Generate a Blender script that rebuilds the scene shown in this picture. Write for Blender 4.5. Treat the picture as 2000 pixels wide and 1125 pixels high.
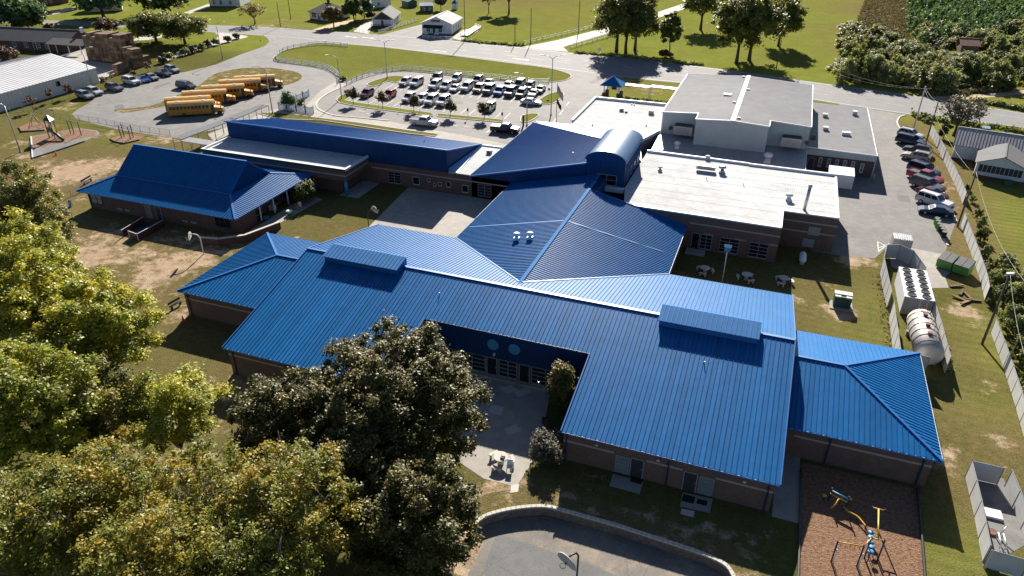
import bpy, bmesh, math, random
import numpy as np
from mathutils import Vector, Matrix

for o in list(bpy.data.objects): bpy.data.objects.remove(o)
SC = bpy.context.scene
COL = SC.collection
R = math.radians
random.seed(7)

# ------------------------------------------------------------------ camera
CAM_H = 45.0
F_PX, PITCH, ROLL, YAW = 1398.09, R(29.831), R(0.276), R(20.269)
FW = np.array([-math.sin(YAW)*math.cos(PITCH), math.cos(YAW)*math.cos(PITCH), -math.sin(PITCH)])
_r = np.array([math.cos(YAW), math.sin(YAW), 0.0]); _u = np.cross(_r, FW)
RT = _r*math.cos(ROLL)+_u*math.sin(ROLL)
UP = -_r*math.sin(ROLL)+_u*math.cos(ROLL)
cam_d = bpy.data.cameras.new('camera'); cam = bpy.data.objects.new('camera', cam_d); COL.objects.link(cam)
cam_d.sensor_width = 36; cam_d.lens = 36*F_PX/2000; cam_d.clip_start = 1; cam_d.clip_end = 6000
cam.matrix_world = Matrix(((RT[0], UP[0], -FW[0], 0), (RT[1], UP[1], -FW[1], 0), (RT[2], UP[2], -FW[2], CAM_H), (0, 0, 0, 1)))
SC.camera = cam

# ------------------------------------------------------------------ daylight
SUN_EL, SUN_AZ = R(28.0), R(-14.0)          # azimuth clockwise from +Y
w = bpy.data.worlds.new('World'); SC.world = w; w.use_nodes = True
nt = w.node_tree; nt.nodes.clear()
sky = nt.nodes.new('ShaderNodeTexSky'); sky.sky_type = 'NISHITA'; sky.sun_disc = False
sky.sun_elevation = SUN_EL; sky.sun_rotation = SUN_AZ % (2*math.pi); sky.air_density = 0.6; sky.dust_density = 0.3; sky.ozone_density = 1.4
bg = nt.nodes.new('ShaderNodeBackground'); bg.inputs[1].default_value = 0.05
wo = nt.nodes.new('ShaderNodeOutputWorld')
nt.links.new(sky.outputs[0], bg.inputs[0]); nt.links.new(bg.outputs[0], wo.inputs[0])
sd = bpy.data.lights.new('sun', 'SUN'); sd.energy = 5.0; sd.angle = R(0.53); sd.color = (1.0, 0.93, 0.82)
sun = bpy.data.objects.new('sun', sd); COL.objects.link(sun)
sv = Vector((math.sin(SUN_AZ)*math.cos(SUN_EL), math.cos(SUN_AZ)*math.cos(SUN_EL), math.sin(SUN_EL)))
sun.rotation_euler = sv.to_track_quat('Z', 'Y').to_euler(); sun.location = (0, 0, 200)
SC.view_settings.view_transform = 'Standard'; SC.view_settings.look = 'None'
SC.view_settings.exposure = 1.2; SC.view_settings.gamma = 1.0; SC.view_settings.use_curve_mapping = False
SC.render.engine = 'CYCLES'
SC.cycles.max_bounces = 6; SC.cycles.diffuse_bounces = 3; SC.cycles.glossy_bounces = 3; SC.cycles.transmission_bounces = 3
SC.cycles.transparent_max_bounces = 6; SC.cycles.caustics_reflective = False; SC.cycles.caustics_refractive = False

# ------------------------------------------------------------------ survey helper: photo point -> place on a known height
def ray(px, py): return FW*F_PX + RT*(px-1000.0) - UP*(py-562.5)
def P(px, py, z=0.0):
    d = ray(px, py); t = (z-CAM_H)/d[2]
    return Vector((d[0]*t, d[1]*t, z))
def PY(px, py, y):
    d = ray(px, py); t = y/d[1]
    return Vector((d[0]*t, y, CAM_H+d[2]*t))
def hgt(base, top):
    b = P(*base); d = ray(*top); s = (b.x*d[0]+b.y*d[1])/(d[0]*d[0]+d[1]*d[1])
    return CAM_H+s*d[2]
def pxpoly(pts, z=0.0): return [P(x, y, z) for x, y in pts]

# ------------------------------------------------------------------ object helpers
ORG = {}
def tag(o, label, cat, group=None):
    o['label'] = label; o['category'] = cat
    if group: o['group'] = group
    return o
def thing(name, label, cat, loc=(0, 0, 0), rz=0.0, group=None, org=True):
    o = bpy.data.objects.new(name, None); COL.objects.link(o)
    o.empty_display_size = 0.3; o.location = loc; o.rotation_euler = (0, 0, rz)
    ORG[o.name] = Vector(loc) if org else Vector((0, 0, 0))
    return tag(o, label, cat, group)
def link_mesh(name, me, mat=None, parent=None, loc=None):
    o = bpy.data.objects.new(name, me); COL.objects.link(o)
    if mat is not None and not me.materials: me.materials.append(mat)
    if parent is not None: o.parent = parent; ORG[o.name] = ORG.get(parent.name, Vector((0, 0, 0)))
    if loc is not None: o.location = loc
    return o
class MB:
    """collects simple shapes into one mesh"""
    def __init__(s): s.v = []; s.f = []; s.sm = []
    def add(s, vs, fs, smooth=False):
        n = len(s.v); s.v += [tuple(v) for v in vs]; s.f += [tuple(i+n for i in f) for f in fs]; s.sm += [smooth]*len(fs); return s
    def box(s, x0, x1, y0, y1, z0, z1):
        return s.add([(x0,y0,z0),(x1,y0,z0),(x1,y1,z0),(x0,y1,z0),(x0,y0,z1),(x1,y0,z1),(x1,y1,z1),(x0,y1,z1)],
                     [(0,3,2,1),(4,5,6,7),(0,1,5,4),(1,2,6,5),(2,3,7,6),(3,0,4,7)])
    def bar(s, a, b, w, h=None, up=(0,0,1)):
        a = Vector(a); b = Vector(b); h = w if h is None else h
        d = (b-a).normalized(); u = Vector(up)
        if abs(d.dot(u)) > 0.98: u = Vector((0,1,0))
        r = d.cross(u).normalized(); u = r.cross(d).normalized()
        vs = []
        for p in (a, b):
            for i, j in ((-1,-1),(1,-1),(1,1),(-1,1)): vs.append(p+r*(i*w/2)+u*(j*h/2))
        return s.add(vs, [(0,1,2,3),(7,6,5,4),(0,4,5,1),(1,5,6,2),(2,6,7,3),(3,7,4,0)])
    def tube(s, a, b, r0, r1=None, n=8, smooth=True):
        return s.path([a, b], [r0, r0 if r1 is None else r1], n, smooth)
    def path(s, pts, rs, n=8, smooth=True):
        pts = [Vector(p) for p in pts]
        if not isinstance(rs, (list, tuple)): rs = [rs]*len(pts)
        vs = []; ref = None
        for i, p in enumerate(pts):
            d = (pts[min(i+1, len(pts)-1)]-pts[max(i-1, 0)])
            d = d.normalized() if d.length > 1e-9 else Vector((0,0,1))
            if ref is None: ref = d.orthogonal().normalized()
            r = ref-d*ref.dot(d); r = r.normalized() if r.length > 1e-6 else d.orthogonal().normalized(); ref = r
            u = d.cross(r)
            for k in range(n):
                a = 2*math.pi*k/n; vs.append(p+(r*math.cos(a)+u*math.sin(a))*rs[i])
        fs = []
        for i in range(len(pts)-1):
            for k in range(n):
                a = i*n+k; b = i*n+(k+1) % n; fs.append((a, b, b+n, a+n))
        nn = len(s.v); s.v += [tuple(v) for v in vs]; s.f += [tuple(i+nn for i in f) for f in fs]; s.sm += [smooth]*len(fs)
        s.f += [tuple(nn+k for k in range(n))[::-1], tuple(nn+(len(pts)-1)*n+k for k in range(n))]; s.sm += [False, False]
        return s
    def prism(s, poly, z0, z1):
        n = len(poly); vs = [(p[0], p[1], z0) for p in poly]+[(p[0], p[1], z1) for p in poly]
        ar = sum(poly[i][0]*poly[(i+1)%n][1]-poly[(i+1)%n][0]*poly[i][1] for i in range(n))
        fs = [tuple(range(n))[::-1], tuple(range(n, 2*n))]+[(i, (i+1)%n, n+(i+1)%n, n+i) for i in range(n)]
        if ar < 0: fs = [f[::-1] for f in fs]
        return s.add(vs, fs)
    def extrude_x(s, prof, x0, x1):
        n = len(prof); vs = [(x0, p[0], p[1]) for p in prof]+[(x1, p[0], p[1]) for p in prof]
        return s.add(vs, [tuple(range(n))[::-1], tuple(range(n, 2*n))]+[(i, (i+1)%n, n+(i+1)%n, n+i) for i in range(n)])
    def extrude_y(s, prof, y0, y1):
        n = len(prof); vs = [(p[0], y0, p[1]) for p in prof]+[(p[0], y1, p[1]) for p in prof]
        return s.add(vs, [tuple(range(n)), tuple(range(n, 2*n))[::-1]]+[(i, n+i, n+(i+1)%n, (i+1)%n) for i in range(n)])
    def lathe(s, c, prof, n=12, smooth=True):
        vs = []
        for r, z in prof:
            for k in range(n):
                a = 2*math.pi*k/n; vs.append((c[0]+r*math.cos(a), c[1]+r*math.sin(a), c[2]+z))
        fs = []
        for i in range(len(prof)-1):
            for k in range(n):
                a = i*n+k; b = i*n+(k+1)%n; fs.append((a, b, b+n, a+n))
        nn = len(s.v); s.add(vs, fs, smooth)
        s.f += [tuple(nn+k for k in range(n))[::-1], tuple(nn+(len(prof)-1)*n+k for k in range(n))]; s.sm += [False, False]
        return s
    def mesh(s, name, org=None, fix=False):
        me = bpy.data.meshes.new(name)
        vs = s.v if org is None else [(v[0]-org[0], v[1]-org[1], v[2]-org[2]) for v in s.v]
        me.from_pydata(vs, [], s.f); me.polygons.foreach_set('use_smooth', s.sm)
        bm = bmesh.new(); bm.from_mesh(me); bmesh.ops.recalc_face_normals(bm, faces=bm.faces); bm.to_mesh(me); bm.free()
        me.update(); return me
    def build(s, name, mat, parent=None, kind=None):
        org = ORG.get(parent.name) if parent is not None else None
        o = link_mesh(name, s.mesh(name, org), mat, parent)
        if kind: o['kind'] = kind
        return o
def setting(o): o['kind'] = 'structure'; return o
def copy_tree(o, parent=None):
    c = o.copy(); COL.objects.link(c); c.parent = parent; ORG[c.name] = ORG.get(o.name, Vector((0,0,0)))
    for ch in o.children: copy_tree(ch, c)
    return c

# ------------------------------------------------------------------ materials
def base_mat(name):
    m = bpy.data.materials.new(name); m.use_nodes = True
    t = m.node_tree; return m, t, t.nodes['Principled BSDF']
def nd(t, typ, **kw):
    n = t.nodes.new(typ)
    for k, v in kw.items(): setattr(n, k, v)
    return n
def mapped(t, scale=(1, 1, 1)):
    g = nd(t, 'ShaderNodeNewGeometry'); m = nd(t, 'ShaderNodeMapping'); m.inputs['Scale'].default_value = scale
    t.links.new(g.outputs['Position'], m.inputs[0]); return m.outputs[0]
def noise(t, vec, scale, detail=4, rough=0.6):
    n = nd(t, 'ShaderNodeTexNoise'); n.inputs['Scale'].default_value = scale; n.inputs['Detail'].default_value = detail; n.inputs['Roughness'].default_value = rough
    t.links.new(vec, n.inputs['Vector']); return n.outputs['Fac']
def ramp(t, fac, stops):
    r = nd(t, 'ShaderNodeValToRGB'); e = r.color_ramp.elements
    while len(e) < len(stops): e.new(0.5)
    for i, (p, c) in enumerate(stops): e[i].position = p; e[i].color = (c[0], c[1], c[2], 1) if hasattr(c, '__len__') else (c, c, c, 1)
    t.links.new(fac, r.inputs[0]); return r.outputs[0]
def mix(t, fac, a, b, mode='MIX'):
    m = nd(t, 'ShaderNodeMix', data_type='RGBA', blend_type=mode)
    for k, v in ((0, fac), (6, a), (7, b)):
        if hasattr(v, 'is_linked') or hasattr(v, 'links'): t.links.new(v, m.inputs[k])
        elif isinstance(v, (int, float)): m.inputs[k].default_value = v if k == 0 else (v, v, v, 1)
        else: m.inputs[k].default_value = (v[0], v[1], v[2], 1)
    return m.outputs[2]
def bump(t, b, h, strength=0.3, dist=0.05):
    n = nd(t, 'ShaderNodeBump'); n.inputs['Strength'].default_value = strength; n.inputs['Distance'].default_value = dist
    t.links.new(h, n.inputs['Height']); t.links.new(n.outputs[0], b.inputs['Normal'])
def plain(name, col, rough=0.6, metal=0.0, spec=0.5, var=0.25, scale=3.0, coat=0.0, big=0.0, bmp=0.0, stretch=(1,1,1)):
    """a painted or raw surface with a little uneven wear"""
    m, t, b = base_mat(name)
    v = mapped(t, stretch); n = noise(t, v, scale, 5)
    lo = [c*(1-var) for c in col]; hi = [min(1, c*(1+var)) for c in col]
    c = ramp(t, n, [(0.3, lo), (0.7, hi)])
    if big:
        n2 = noise(t, v, scale*0.12, 3); c = mix(t, ramp(t, n2, [(0.4, 0.0), (0.7, big)]), c, [x*0.62 for x in col])
    t.links.new(c, b.inputs['Base Color'])
    b.inputs['Roughness'].default_value = rough; b.inputs['Metallic'].default_value = metal; b.inputs['Specular IOR Level'].default_value = spec
    if coat: b.inputs['Coat Weight'].default_value = coat; b.inputs['Coat Roughness'].default_value = 0.08
    if bmp: bump(t, b, n, bmp, 0.03)
    return m
M = {}
M['blue'] = plain('blue_standing_seam', (0.009, 0.128, 0.355), 0.42, 0.0, 0.11, 0.08, 0.5, big=0.2)
_m = M['blue']; _t = _m.node_tree; _b = _t.nodes['Principled BSDF']; _c = _b.inputs['Base Color'].links[0].from_socket
_oi = _t.nodes.new('ShaderNodeObjectInfo'); _c = mix(_t, 1.0, _c, ramp(_t, _oi.outputs['Random'], [(0.0, 0.9), (1.0, 1.1)]), 'MULTIPLY')
_c = mix(_t, ramp(_t, noise(_t, mapped(_t, (2.2, 0.12, 0.12)), 1.6, 6, 0.7), [(0.5, 0.0), (0.75, 0.35)]), _c, (0.05, 0.18, 0.40))
_t.links.new(_c, _b.inputs['Base Color']); bump(_t, _b, noise(_t, mapped(_t), 1.1, 3, 0.5), 0.25, 0.05)
M['blue_trim'] = plain('blue_trim', (0.02, 0.14, 0.40), 0.42, 0.0, 0.4, 0.12, 2)
M['blue_wall'] = plain('blue_wall_panel', (0.006, 0.042, 0.135), 0.55, 0.0, 0.2, 0.10, 0.8)
M['blue_disc'] = plain('pale_blue_disc', (0.05, 0.24, 0.46), 0.5, 0, 0.5, 0.1, 2)
M['blue_post'] = plain('blue_post', (0.010, 0.026, 0.09), 0.4, 0, 0.5, 0.2, 5)
M['grey_metal'] = plain('grey_seam_roof', (0.36, 0.355, 0.365), 0.75, 0.0, 0.12, 0.10, 0.5, big=0.25)
M['lowgrey'] = plain('low_metal_roof', (0.40, 0.38, 0.37), 0.45, 0.1, 0.5, 0.16, 0.8, big=0.3, stretch=(2.5, 0.6, 1))
M['gym_wall'] = plain('gym_wall_panel', (0.47, 0.51, 0.50), 0.5, 0, 0.4, 0.08, 0.5)
M['white_roof'] = plain('white_membrane', (0.56, 0.565, 0.57), 0.9, 0, 0.05, 0.14, 1.1, big=0.5, bmp=0.1)
M['white'] = plain('white_paint', (0.72, 0.73, 0.74), 0.5, 0, 0.5, 0.08, 2)
M['white_wear'] = plain('weathered_white', (0.58, 0.60, 0.60), 0.6, 0, 0.4, 0.18, 0.8, big=0.4)
M['galv'] = plain('galvanised_steel', (0.42, 0.43, 0.44), 0.4, 0.7, 0.5, 0.15, 4)
M['grey'] = plain('grey_paint', (0.26, 0.27, 0.28), 0.5, 0.1, 0.5, 0.15, 3)
M['darkmetal'] = plain('dark_metal', (0.05, 0.05, 0.055), 0.5, 0.3, 0.5, 0.2, 4)
M['black'] = plain('black_rubber', (0.018, 0.018, 0.018), 0.7, 0, 0.3, 0.2, 6)
M['concrete'] = plain('concrete', (0.35, 0.325, 0.29), 0.85, 0, 0.3, 0.16, 0.9, big=0.5, bmp=0.1)
M['kerb'] = plain('kerb_concrete', (0.50, 0.47, 0.42), 0.85, 0, 0.3, 0.14, 1.2, big=0.3)
M['band'] = plain('cast_stone_band', (0.34, 0.29, 0.26), 0.8, 0, 0.3, 0.10, 2)
M['wood'] = plain('weathered_timber', (0.17, 0.125, 0.085), 0.85, 0, 0.3, 0.45, 2.2, big=0.4)
_t = M['wood'].node_tree; _b = _t.nodes['Principled BSDF']; _c = _b.inputs['Base Color'].links[0].from_socket; _oi = _t.nodes.new('ShaderNodeObjectInfo')
_t.links.new(mix(_t, 1.0, _c, ramp(_t, _oi.outputs['Random'], [(0.0, (0.55, 0.5, 0.48)), (1.0, (1.5, 1.35, 1.25))]), 'MULTIPLY'), _b.inputs['Base Color'])
M['polewood'] = plain('pole_timber', (0.13, 0.105, 0.085), 0.85, 0, 0.3, 0.3, 2.5)
M['bark'] = plain('bark', (0.085, 0.065, 0.05), 0.9, 0, 0.2, 0.4, 4, bmp=0.4)
M['palebark'] = plain('pale_bark', (0.30, 0.26, 0.21), 0.9, 0, 0.2, 0.3, 4)
M['yellow'] = plain('yellow_paint', (0.62, 0.36, 0.03), 0.4, 0, 0.5, 0.1, 4)
M['bus'] = plain('bus_yellow', (0.56, 0.25, 0.015), 0.38, 0, 0.5, 0.08, 1.5, coat=0.3)
M['red'] = plain('red_plastic', (0.55, 0.045, 0.025), 0.45, 0, 0.5, 0.1, 4)
M['green'] = plain('dumpster_green', (0.09, 0.29, 0.06), 0.5, 0, 0.5, 0.2, 1.5, big=0.4)
M['greenbin'] = plain('bin_green', (0.13, 0.42, 0.03), 0.45, 0, 0.5, 0.1, 3)
M['darkgreen'] = plain('dark_green_paint', (0.02, 0.075, 0.06), 0.5, 0, 0.5, 0.1, 3)
M['rust'] = plain('rusty_metal', (0.17, 0.085, 0.06), 0.7, 0.2, 0.4, 0.4, 1.5)
M['shingle'] = plain('grey_shingle', (0.10, 0.10, 0.105), 0.85, 0, 0.3, 0.22, 3, big=0.3, bmp=0.2)
M['shingle_lt'] = plain('light_grey_shingle', (0.15, 0.15, 0.155), 0.9, 0, 0.3, 0.16, 3, big=0.2, bmp=0.2)
M['stone'] = plain('pale_table_concrete', (0.50, 0.47, 0.42), 0.8, 0, 0.3, 0.15, 4)
M['paint_line'] = plain('road_paint_white', (0.66, 0.65, 0.62), 0.7, 0, 0.3, 0.25, 2.5)
M['paint_yellow'] = plain('road_paint_yellow', (0.50, 0.36, 0.13), 0.7, 0, 0.3, 0.3, 2.5)
M['orange'] = plain('orange_cone', (0.75, 0.13, 0.02), 0.5, 0, 0.4, 0.1, 4)
M['screen'] = plain('privacy_screen', (0.56, 0.56, 0.55), 0.7, 0, 0.3, 0.12, 0.8, big=0.35)
M['porch_dark'] = plain('porch_screen', (0.035, 0.035, 0.04), 0.6, 0, 0.4, 0.1, 2)
M['redwood'] = plain('red_brown_rail', (0.12, 0.05, 0.04), 0.7, 0, 0.3, 0.2, 3)
M['maroon'] = plain('maroon_board', (0.10, 0.035, 0.035), 0.6, 0, 0.4, 0.15, 3)
def glassmat(name, col, rough=0.06):
    m, t, b = base_mat(name); b.inputs['Base Color'].default_value = (*col, 1); b.inputs['Roughness'].default_value = rough
    b.inputs['Specular IOR Level'].default_value = 0.6; return m
M['glass'] = glassmat('window_glass', (0.012, 0.016, 0.02))
M['glass_pale'] = glassmat('window_glass_blind', (0.16, 0.20, 0.20), 0.15)
M['carglass'] = glassmat('car_glass', (0.012, 0.015, 0.018), 0.14)
M['lamp_w'] = glassmat('headlight', (0.6, 0.62, 0.62), 0.15)
M['lamp_r'] = glassmat('taillight', (0.28, 0.012, 0.01), 0.15)
def brickmat(name, c1, c2, mortar, sx=4.2, sy=4.2):
    m, t, b = base_mat(name)
    g = nd(t, 'ShaderNodeNewGeometry'); sp = nd(t, 'ShaderNodeSeparateXYZ'); t.links.new(g.outputs['Position'], sp.inputs[0])
    ad = nd(t, 'ShaderNodeMath', operation='ADD'); t.links.new(sp.outputs[0], ad.inputs[0]); t.links.new(sp.outputs[1], ad.inputs[1])
    cb = nd(t, 'ShaderNodeCombineXYZ'); t.links.new(ad.outputs[0], cb.inputs[0]); t.links.new(sp.outputs[2], cb.inputs[1])
    br = nd(t, 'ShaderNodeTexBrick'); br.inputs['Scale'].default_value = sx; br.inputs['Color1'].default_value = (*c1, 1); br.inputs['Color2'].default_value = (*c2, 1)
    br.inputs['Mortar'].default_value = (*mortar, 1); br.inputs['Mortar Size'].default_value = 0.03; br.inputs['Brick Width'].default_value = 0.9; br.inputs['Row Height'].default_value = 0.32
    t.links.new(cb.outputs[0], br.inputs['Vector'])
    n = noise(t, g.outputs['Position'], 0.7, 4); c = mix(t, 0.5, br.outputs[0], ramp(t, n, [(0.3, 0.55), (0.7, 1.0)]), 'MULTIPLY')
    t.links.new(c, b.inputs['Base Color']); b.inputs['Roughness'].default_value = 0.85
    bump(t, b, br.outputs['Fac'], -0.2, 0.01); return m
M['brick'] = brickmat('red_brown_brick', (0.125, 0.066, 0.05), (0.17, 0.092, 0.068), (0.19, 0.155, 0.13))
M['brick2'] = brickmat('dark_red_brick', (0.10, 0.043, 0.036), (0.14, 0.062, 0.05), (0.16, 0.13, 0.12))
def siding(name, col, pitch=5.0, vert=False):
    m, t, b = base_mat(name); g = nd(t, 'ShaderNodeNewGeometry')
    wv = nd(t, 'ShaderNodeTexWave', bands_direction='X' if vert else 'Z', wave_profile='SAW'); wv.inputs['Scale'].default_value = pitch
    t.links.new(g.outputs['Position'], wv.inputs['Vector'])
    n = noise(t, g.outputs['Position'], 0.9, 4)
    c = mix(t, ramp(t, n, [(0.35, 0.0), (0.7, 0.35)]), col, [x*0.75 for x in col]); t.links.new(c, b.inputs['Base Color'])
    b.inputs['Roughness'].default_value = 0.6; bump(t, b, wv.outputs['Fac'], 0.5, 0.02); return m
M['siding'] = siding('white_clapboard', (0.66, 0.67, 0.68))
M['siding_green'] = siding('dark_green_boards', (0.018, 0.07, 0.06))
M['ribbed_white'] = siding('white_ribbed_sheet', (0.62, 0.62, 0.62), 1.0, True)
# ---- paving
def asphalt(name, c1, c2, patch, crack=True):
    m, t, b = base_mat(name); v = mapped(t)
    n1 = noise(t, v, 0.10, 6, 0.65); n2 = noise(t, v, 8, 3); n3 = noise(t, v, 0.55, 6, 0.7)
    c = ramp(t, n1, [(0.35, c1), (0.65, c2)])
    c = mix(t, ramp(t, n3, [(0.45, 0.0), (0.70, 0.75)]), c, patch)
    c = mix(t, ramp(t, noise(t, v, 0.9, 3, 0.5), [(0.62, 0.0), (0.72, 0.4)]), c, [x*0.62 for x in c1])
    c = mix(t, 0.35, c, ramp(t, n2, [(0.3, 0.5), (0.7, 1.2)]), 'MULTIPLY')
    if crack:
        vo = nd(t, 'ShaderNodeTexVoronoi', feature='DISTANCE_TO_EDGE'); vo.inputs['Scale'].default_value = 0.11
        wn = nd(t, 'ShaderNodeTexNoise'); wn.inputs['Scale'].default_value = 0.35; wn.inputs['Detail'].default_value = 6; t.links.new(v, wn.inputs['Vector'])
        wv = mix(t, 0.9, v, wn.outputs['Color'], 'ADD'); 
        sc = nd(t, 'ShaderNodeVectorMath', operation='SCALE'); sc.inputs['Scale'].default_value = 1.0; t.links.new(wv, sc.inputs[0]); t.links.new(sc.outputs[0], vo.inputs['Vector'])
        c = mix(t, ramp(t, vo.outputs['Distance'], [(0.0, 0.3), (0.006, 0.0)]), c, [x*0.4 for x in c1])
    t.links.new(c, b.inputs['Base Color']); b.inputs['Roughness'].default_value = 0.85; b.inputs['Specular IOR Level'].default_value = 0.35
    bump(t, b, n2, 0.3, 0.02); return m
M['asphalt'] = asphalt('worn_asphalt', (0.15, 0.143, 0.143), (0.205, 0.196, 0.192), (0.26, 0.245, 0.232))
M['road'] = asphalt('road_asphalt', (0.165, 0.163, 0.172), (0.195, 0.193, 0.20), (0.23, 0.225, 0.225), False)
M['court'] = asphalt('old_court_asphalt', (0.14, 0.13, 0.125), (0.21, 0.19, 0.17), (0.36, 0.28, 0.20))
M['court2'] = asphalt('sealed_court_asphalt', (0.13, 0.13, 0.13), (0.16, 0.16, 0.16), (0.19, 0.185, 0.18))
M['gravel'] = asphalt('gravel', (0.40, 0.38, 0.35), (0.50, 0.47, 0.43), (0.34, 0.32, 0.29), False)
M['dirt'] = asphalt('bare_dirt', (0.40, 0.28, 0.18), (0.50, 0.36, 0.24), (0.34, 0.24, 0.15), False)
M['darkgravel'] = asphalt('grey_gravel', (0.16, 0.155, 0.15), (0.24, 0.235, 0.23), (0.10, 0.10, 0.10), False)
def mulchmat():
    m, t, b = base_mat('wood_mulch'); v = mapped(t); n = noise(t, v, 3.4, 6, 0.75); n2 = noise(t, v, 7, 5, 0.7)
    c = ramp(t, n, [(0.3, (0.11, 0.056, 0.036)), (0.5, (0.255, 0.145, 0.09)), (0.75, (0.40, 0.25, 0.165))])
    c = mix(t, 0.6, c, ramp(t, n2, [(0.3, 0.5), (0.7, 1.3)]), 'MULTIPLY'); t.links.new(c, b.inputs['Base Color']); b.inputs['Roughness'].default_value = 0.95
    b.inputs['Specular IOR Level'].default_value = 0.2
    bump(t, b, n2, 0.9, 0.15); return m
M['mulch'] = mulchmat()
# ---- grass with bare ground, driven by the painted wear map 'wear' (R bare soil, G dry, B lush)
def grassmat():
    m, t, b = base_mat('lawn'); v = mapped(t)
    at = nd(t, 'ShaderNodeAttribute', attribute_name='wear'); sp = nd(t, 'ShaderNodeSeparateColor'); t.links.new(at.outputs['Color'], sp.inputs[0])
    nA = noise(t, v, 0.16, 6, 0.7); nB = noise(t, v, 1.3, 6, 0.75); nC = noise(t, v, 6, 4, 0.7); nD = noise(t, v, 0.5, 7, 0.75)
    base = ramp(t, nA, [(0.3, (0.080, 0.082, 0.024)), (0.5, (0.092, 0.105, 0.026)), (0.7, (0.130, 0.118, 0.042))])
    base = mix(t, ramp(t, nB, [(0.40, 0.0), (0.64, 0.75)]), base, (0.165, 0.132, 0.055))
    lush = ramp(t, nA, [(0.3, (0.160, 0.200, 0.030)), (0.7, (0.245, 0.262, 0.052))])
    lush = mix(t, ramp(t, nB, [(0.42, 0.0), (0.75, 0.5)]), lush, (0.27, 0.235, 0.085))
    mp = mapped(t, (0.30, 1.0, 1.0)); mp.node.inputs['Rotation'].default_value = (0, 0, 0.25)
    wv = nd(t, 'ShaderNodeTexWave', bands_direction='Y'); wv.inputs['Scale'].default_value = 0.22; wv.inputs['Distortion'].default_value = 2.5; wv.inputs['Detail'].default_value = 3; t.links.new(mp, wv.inputs['Vector'])
    lush = mix(t, 1.0, lush, ramp(t, wv.outputs['Fac'], [(0.2, 0.86), (0.8, 1.1)]), 'MULTIPLY')
    c = mix(t, sp.outputs[2], base, lush)
    dry = ramp(t, nB, [(0.3, (0.125, 0.092, 0.046)), (0.7, (0.25, 0.18, 0.095))])
    c = mix(t, sp.outputs[1], c, dry)
    soil = ramp(t, nD, [(0.3, (0.27, 0.185, 0.115)), (0.55, (0.43, 0.32, 0.22)), (0.75, (0.56, 0.45, 0.33))])
    # ragged edge of the bare soil: wear + noise thresholded
    ad = nd(t, 'ShaderNodeMath', operation='MULTIPLY_ADD'); t.links.new(nD, ad.inputs[0]); ad.inputs[1].default_value = 1.5; 
    sb = nd(t, 'ShaderNodeMath', operation='SUBTRACT'); t.links.new(sp.outputs[0], sb.inputs[0]); sb.inputs[1].default_value = 0.75; t.links.new(sb.outputs[0], ad.inputs[2])
    ma = ramp(t, ad.outputs[0], [(0.42, 0.0), (0.66, 1.0)])
    c = mix(t, ma, c, soil)
    c = mix(t, 0.7, c, ramp(t, nC, [(0.25, 0.45), (0.75, 1.35)]), 'MULTIPLY')
    t.links.new(c, b.inputs['Base Color']); b.inputs['Roughness'].default_value = 1.0; b.inputs['Specular IOR Level'].default_value = 0.0
    bump(t, b, nC, 0.7, 0.12); return m
M['grass'] = grassmat()
def leafmat(name, stops, rough=0.5, trans=0.3, spec=0.4):
    m, t, b = base_mat(name)
    at = nd(t, 'ShaderNodeAttribute', attribute_name='rnd'); c = ramp(t, at.outputs['Fac'], stops)
    t.links.new(c, b.inputs['Base Color']); b.inputs['Roughness'].default_value = rough; b.inputs['Specular IOR Level'].default_value = spec
    tr = nd(t, 'ShaderNodeBsdfTranslucent'); mx = nd(t, 'ShaderNodeMixShader'); mx.inputs[0].default_value = trans
    br = mix(t, 1.0, c, (1.25, 1.25, 0.7), 'MULTIPLY'); t.links.new(br, tr.inputs[0])
    out = t.nodes['Material Output']; t.links.new(b.outputs[0], mx.inputs[1]); t.links.new(tr.outputs[0], mx.inputs[2]); t.links.new(mx.outputs[0], out.inputs[0]); return m
M['lf_spring'] = leafmat('yellow_green_leaves', [(0.0, (0.1363, 0.166, 0.0277)), (0.45, (0.3311, 0.3459, 0.0498)), (0.85, (0.588, 0.5255, 0.0692)), (1.0, (0.588, 0.4149, 0.0552))], 0.48, 0.42, 0.42)
M['lf_dark'] = leafmat('dark_glossy_leaves', [(0.0, (0.0495, 0.0515, 0.0116)), (0.5, (0.104, 0.099, 0.021)), (0.9, (0.2104, 0.1624, 0.0395)), (1.0, (0.2722, 0.1584, 0.0407))], 0.5, 0.24, 0.32)
M['lf_autumn'] = leafmat('turning_leaves', [(0.0, (0.1262, 0.1397, 0.0247)), (0.45, (0.2396, 0.2528, 0.0413)), (0.8, (0.4035, 0.2891, 0.0454)), (1.0, (0.516, 0.3613, 0.0413))], 0.5, 0.4, 0.35)
M['lf_mid'] = leafmat('mid_green_leaves', [(0.0, (0.0485, 0.0769, 0.0194)), (0.5, (0.1148, 0.1457, 0.0387)), (1.0, (0.265, 0.2328, 0.0678))], 0.55, 0.32, 0.22)
M['lf_gold'] = leafmat('golden_leaves', [(0.0, (0.1125, 0.0975, 0.033)), (0.5, (0.225, 0.165, 0.06)), (1.0, (0.375, 0.24, 0.09))], 0.6, 0.35, 0.2)
M['lf_russet'] = leafmat('russet_leaves', [(0.0, (0.0825, 0.0525, 0.045)), (0.5, (0.15, 0.09, 0.0675)), (1.0, (0.24, 0.15, 0.09))], 0.6, 0.25, 0.2)
M['lf_grey'] = leafmat('grey_green_leaves', [(0.0, (0.063, 0.0588, 0.0448)), (0.5, (0.14, 0.133, 0.098)), (1.0, (0.308, 0.266, 0.196))], 0.6, 0.2, 0.2)
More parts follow.
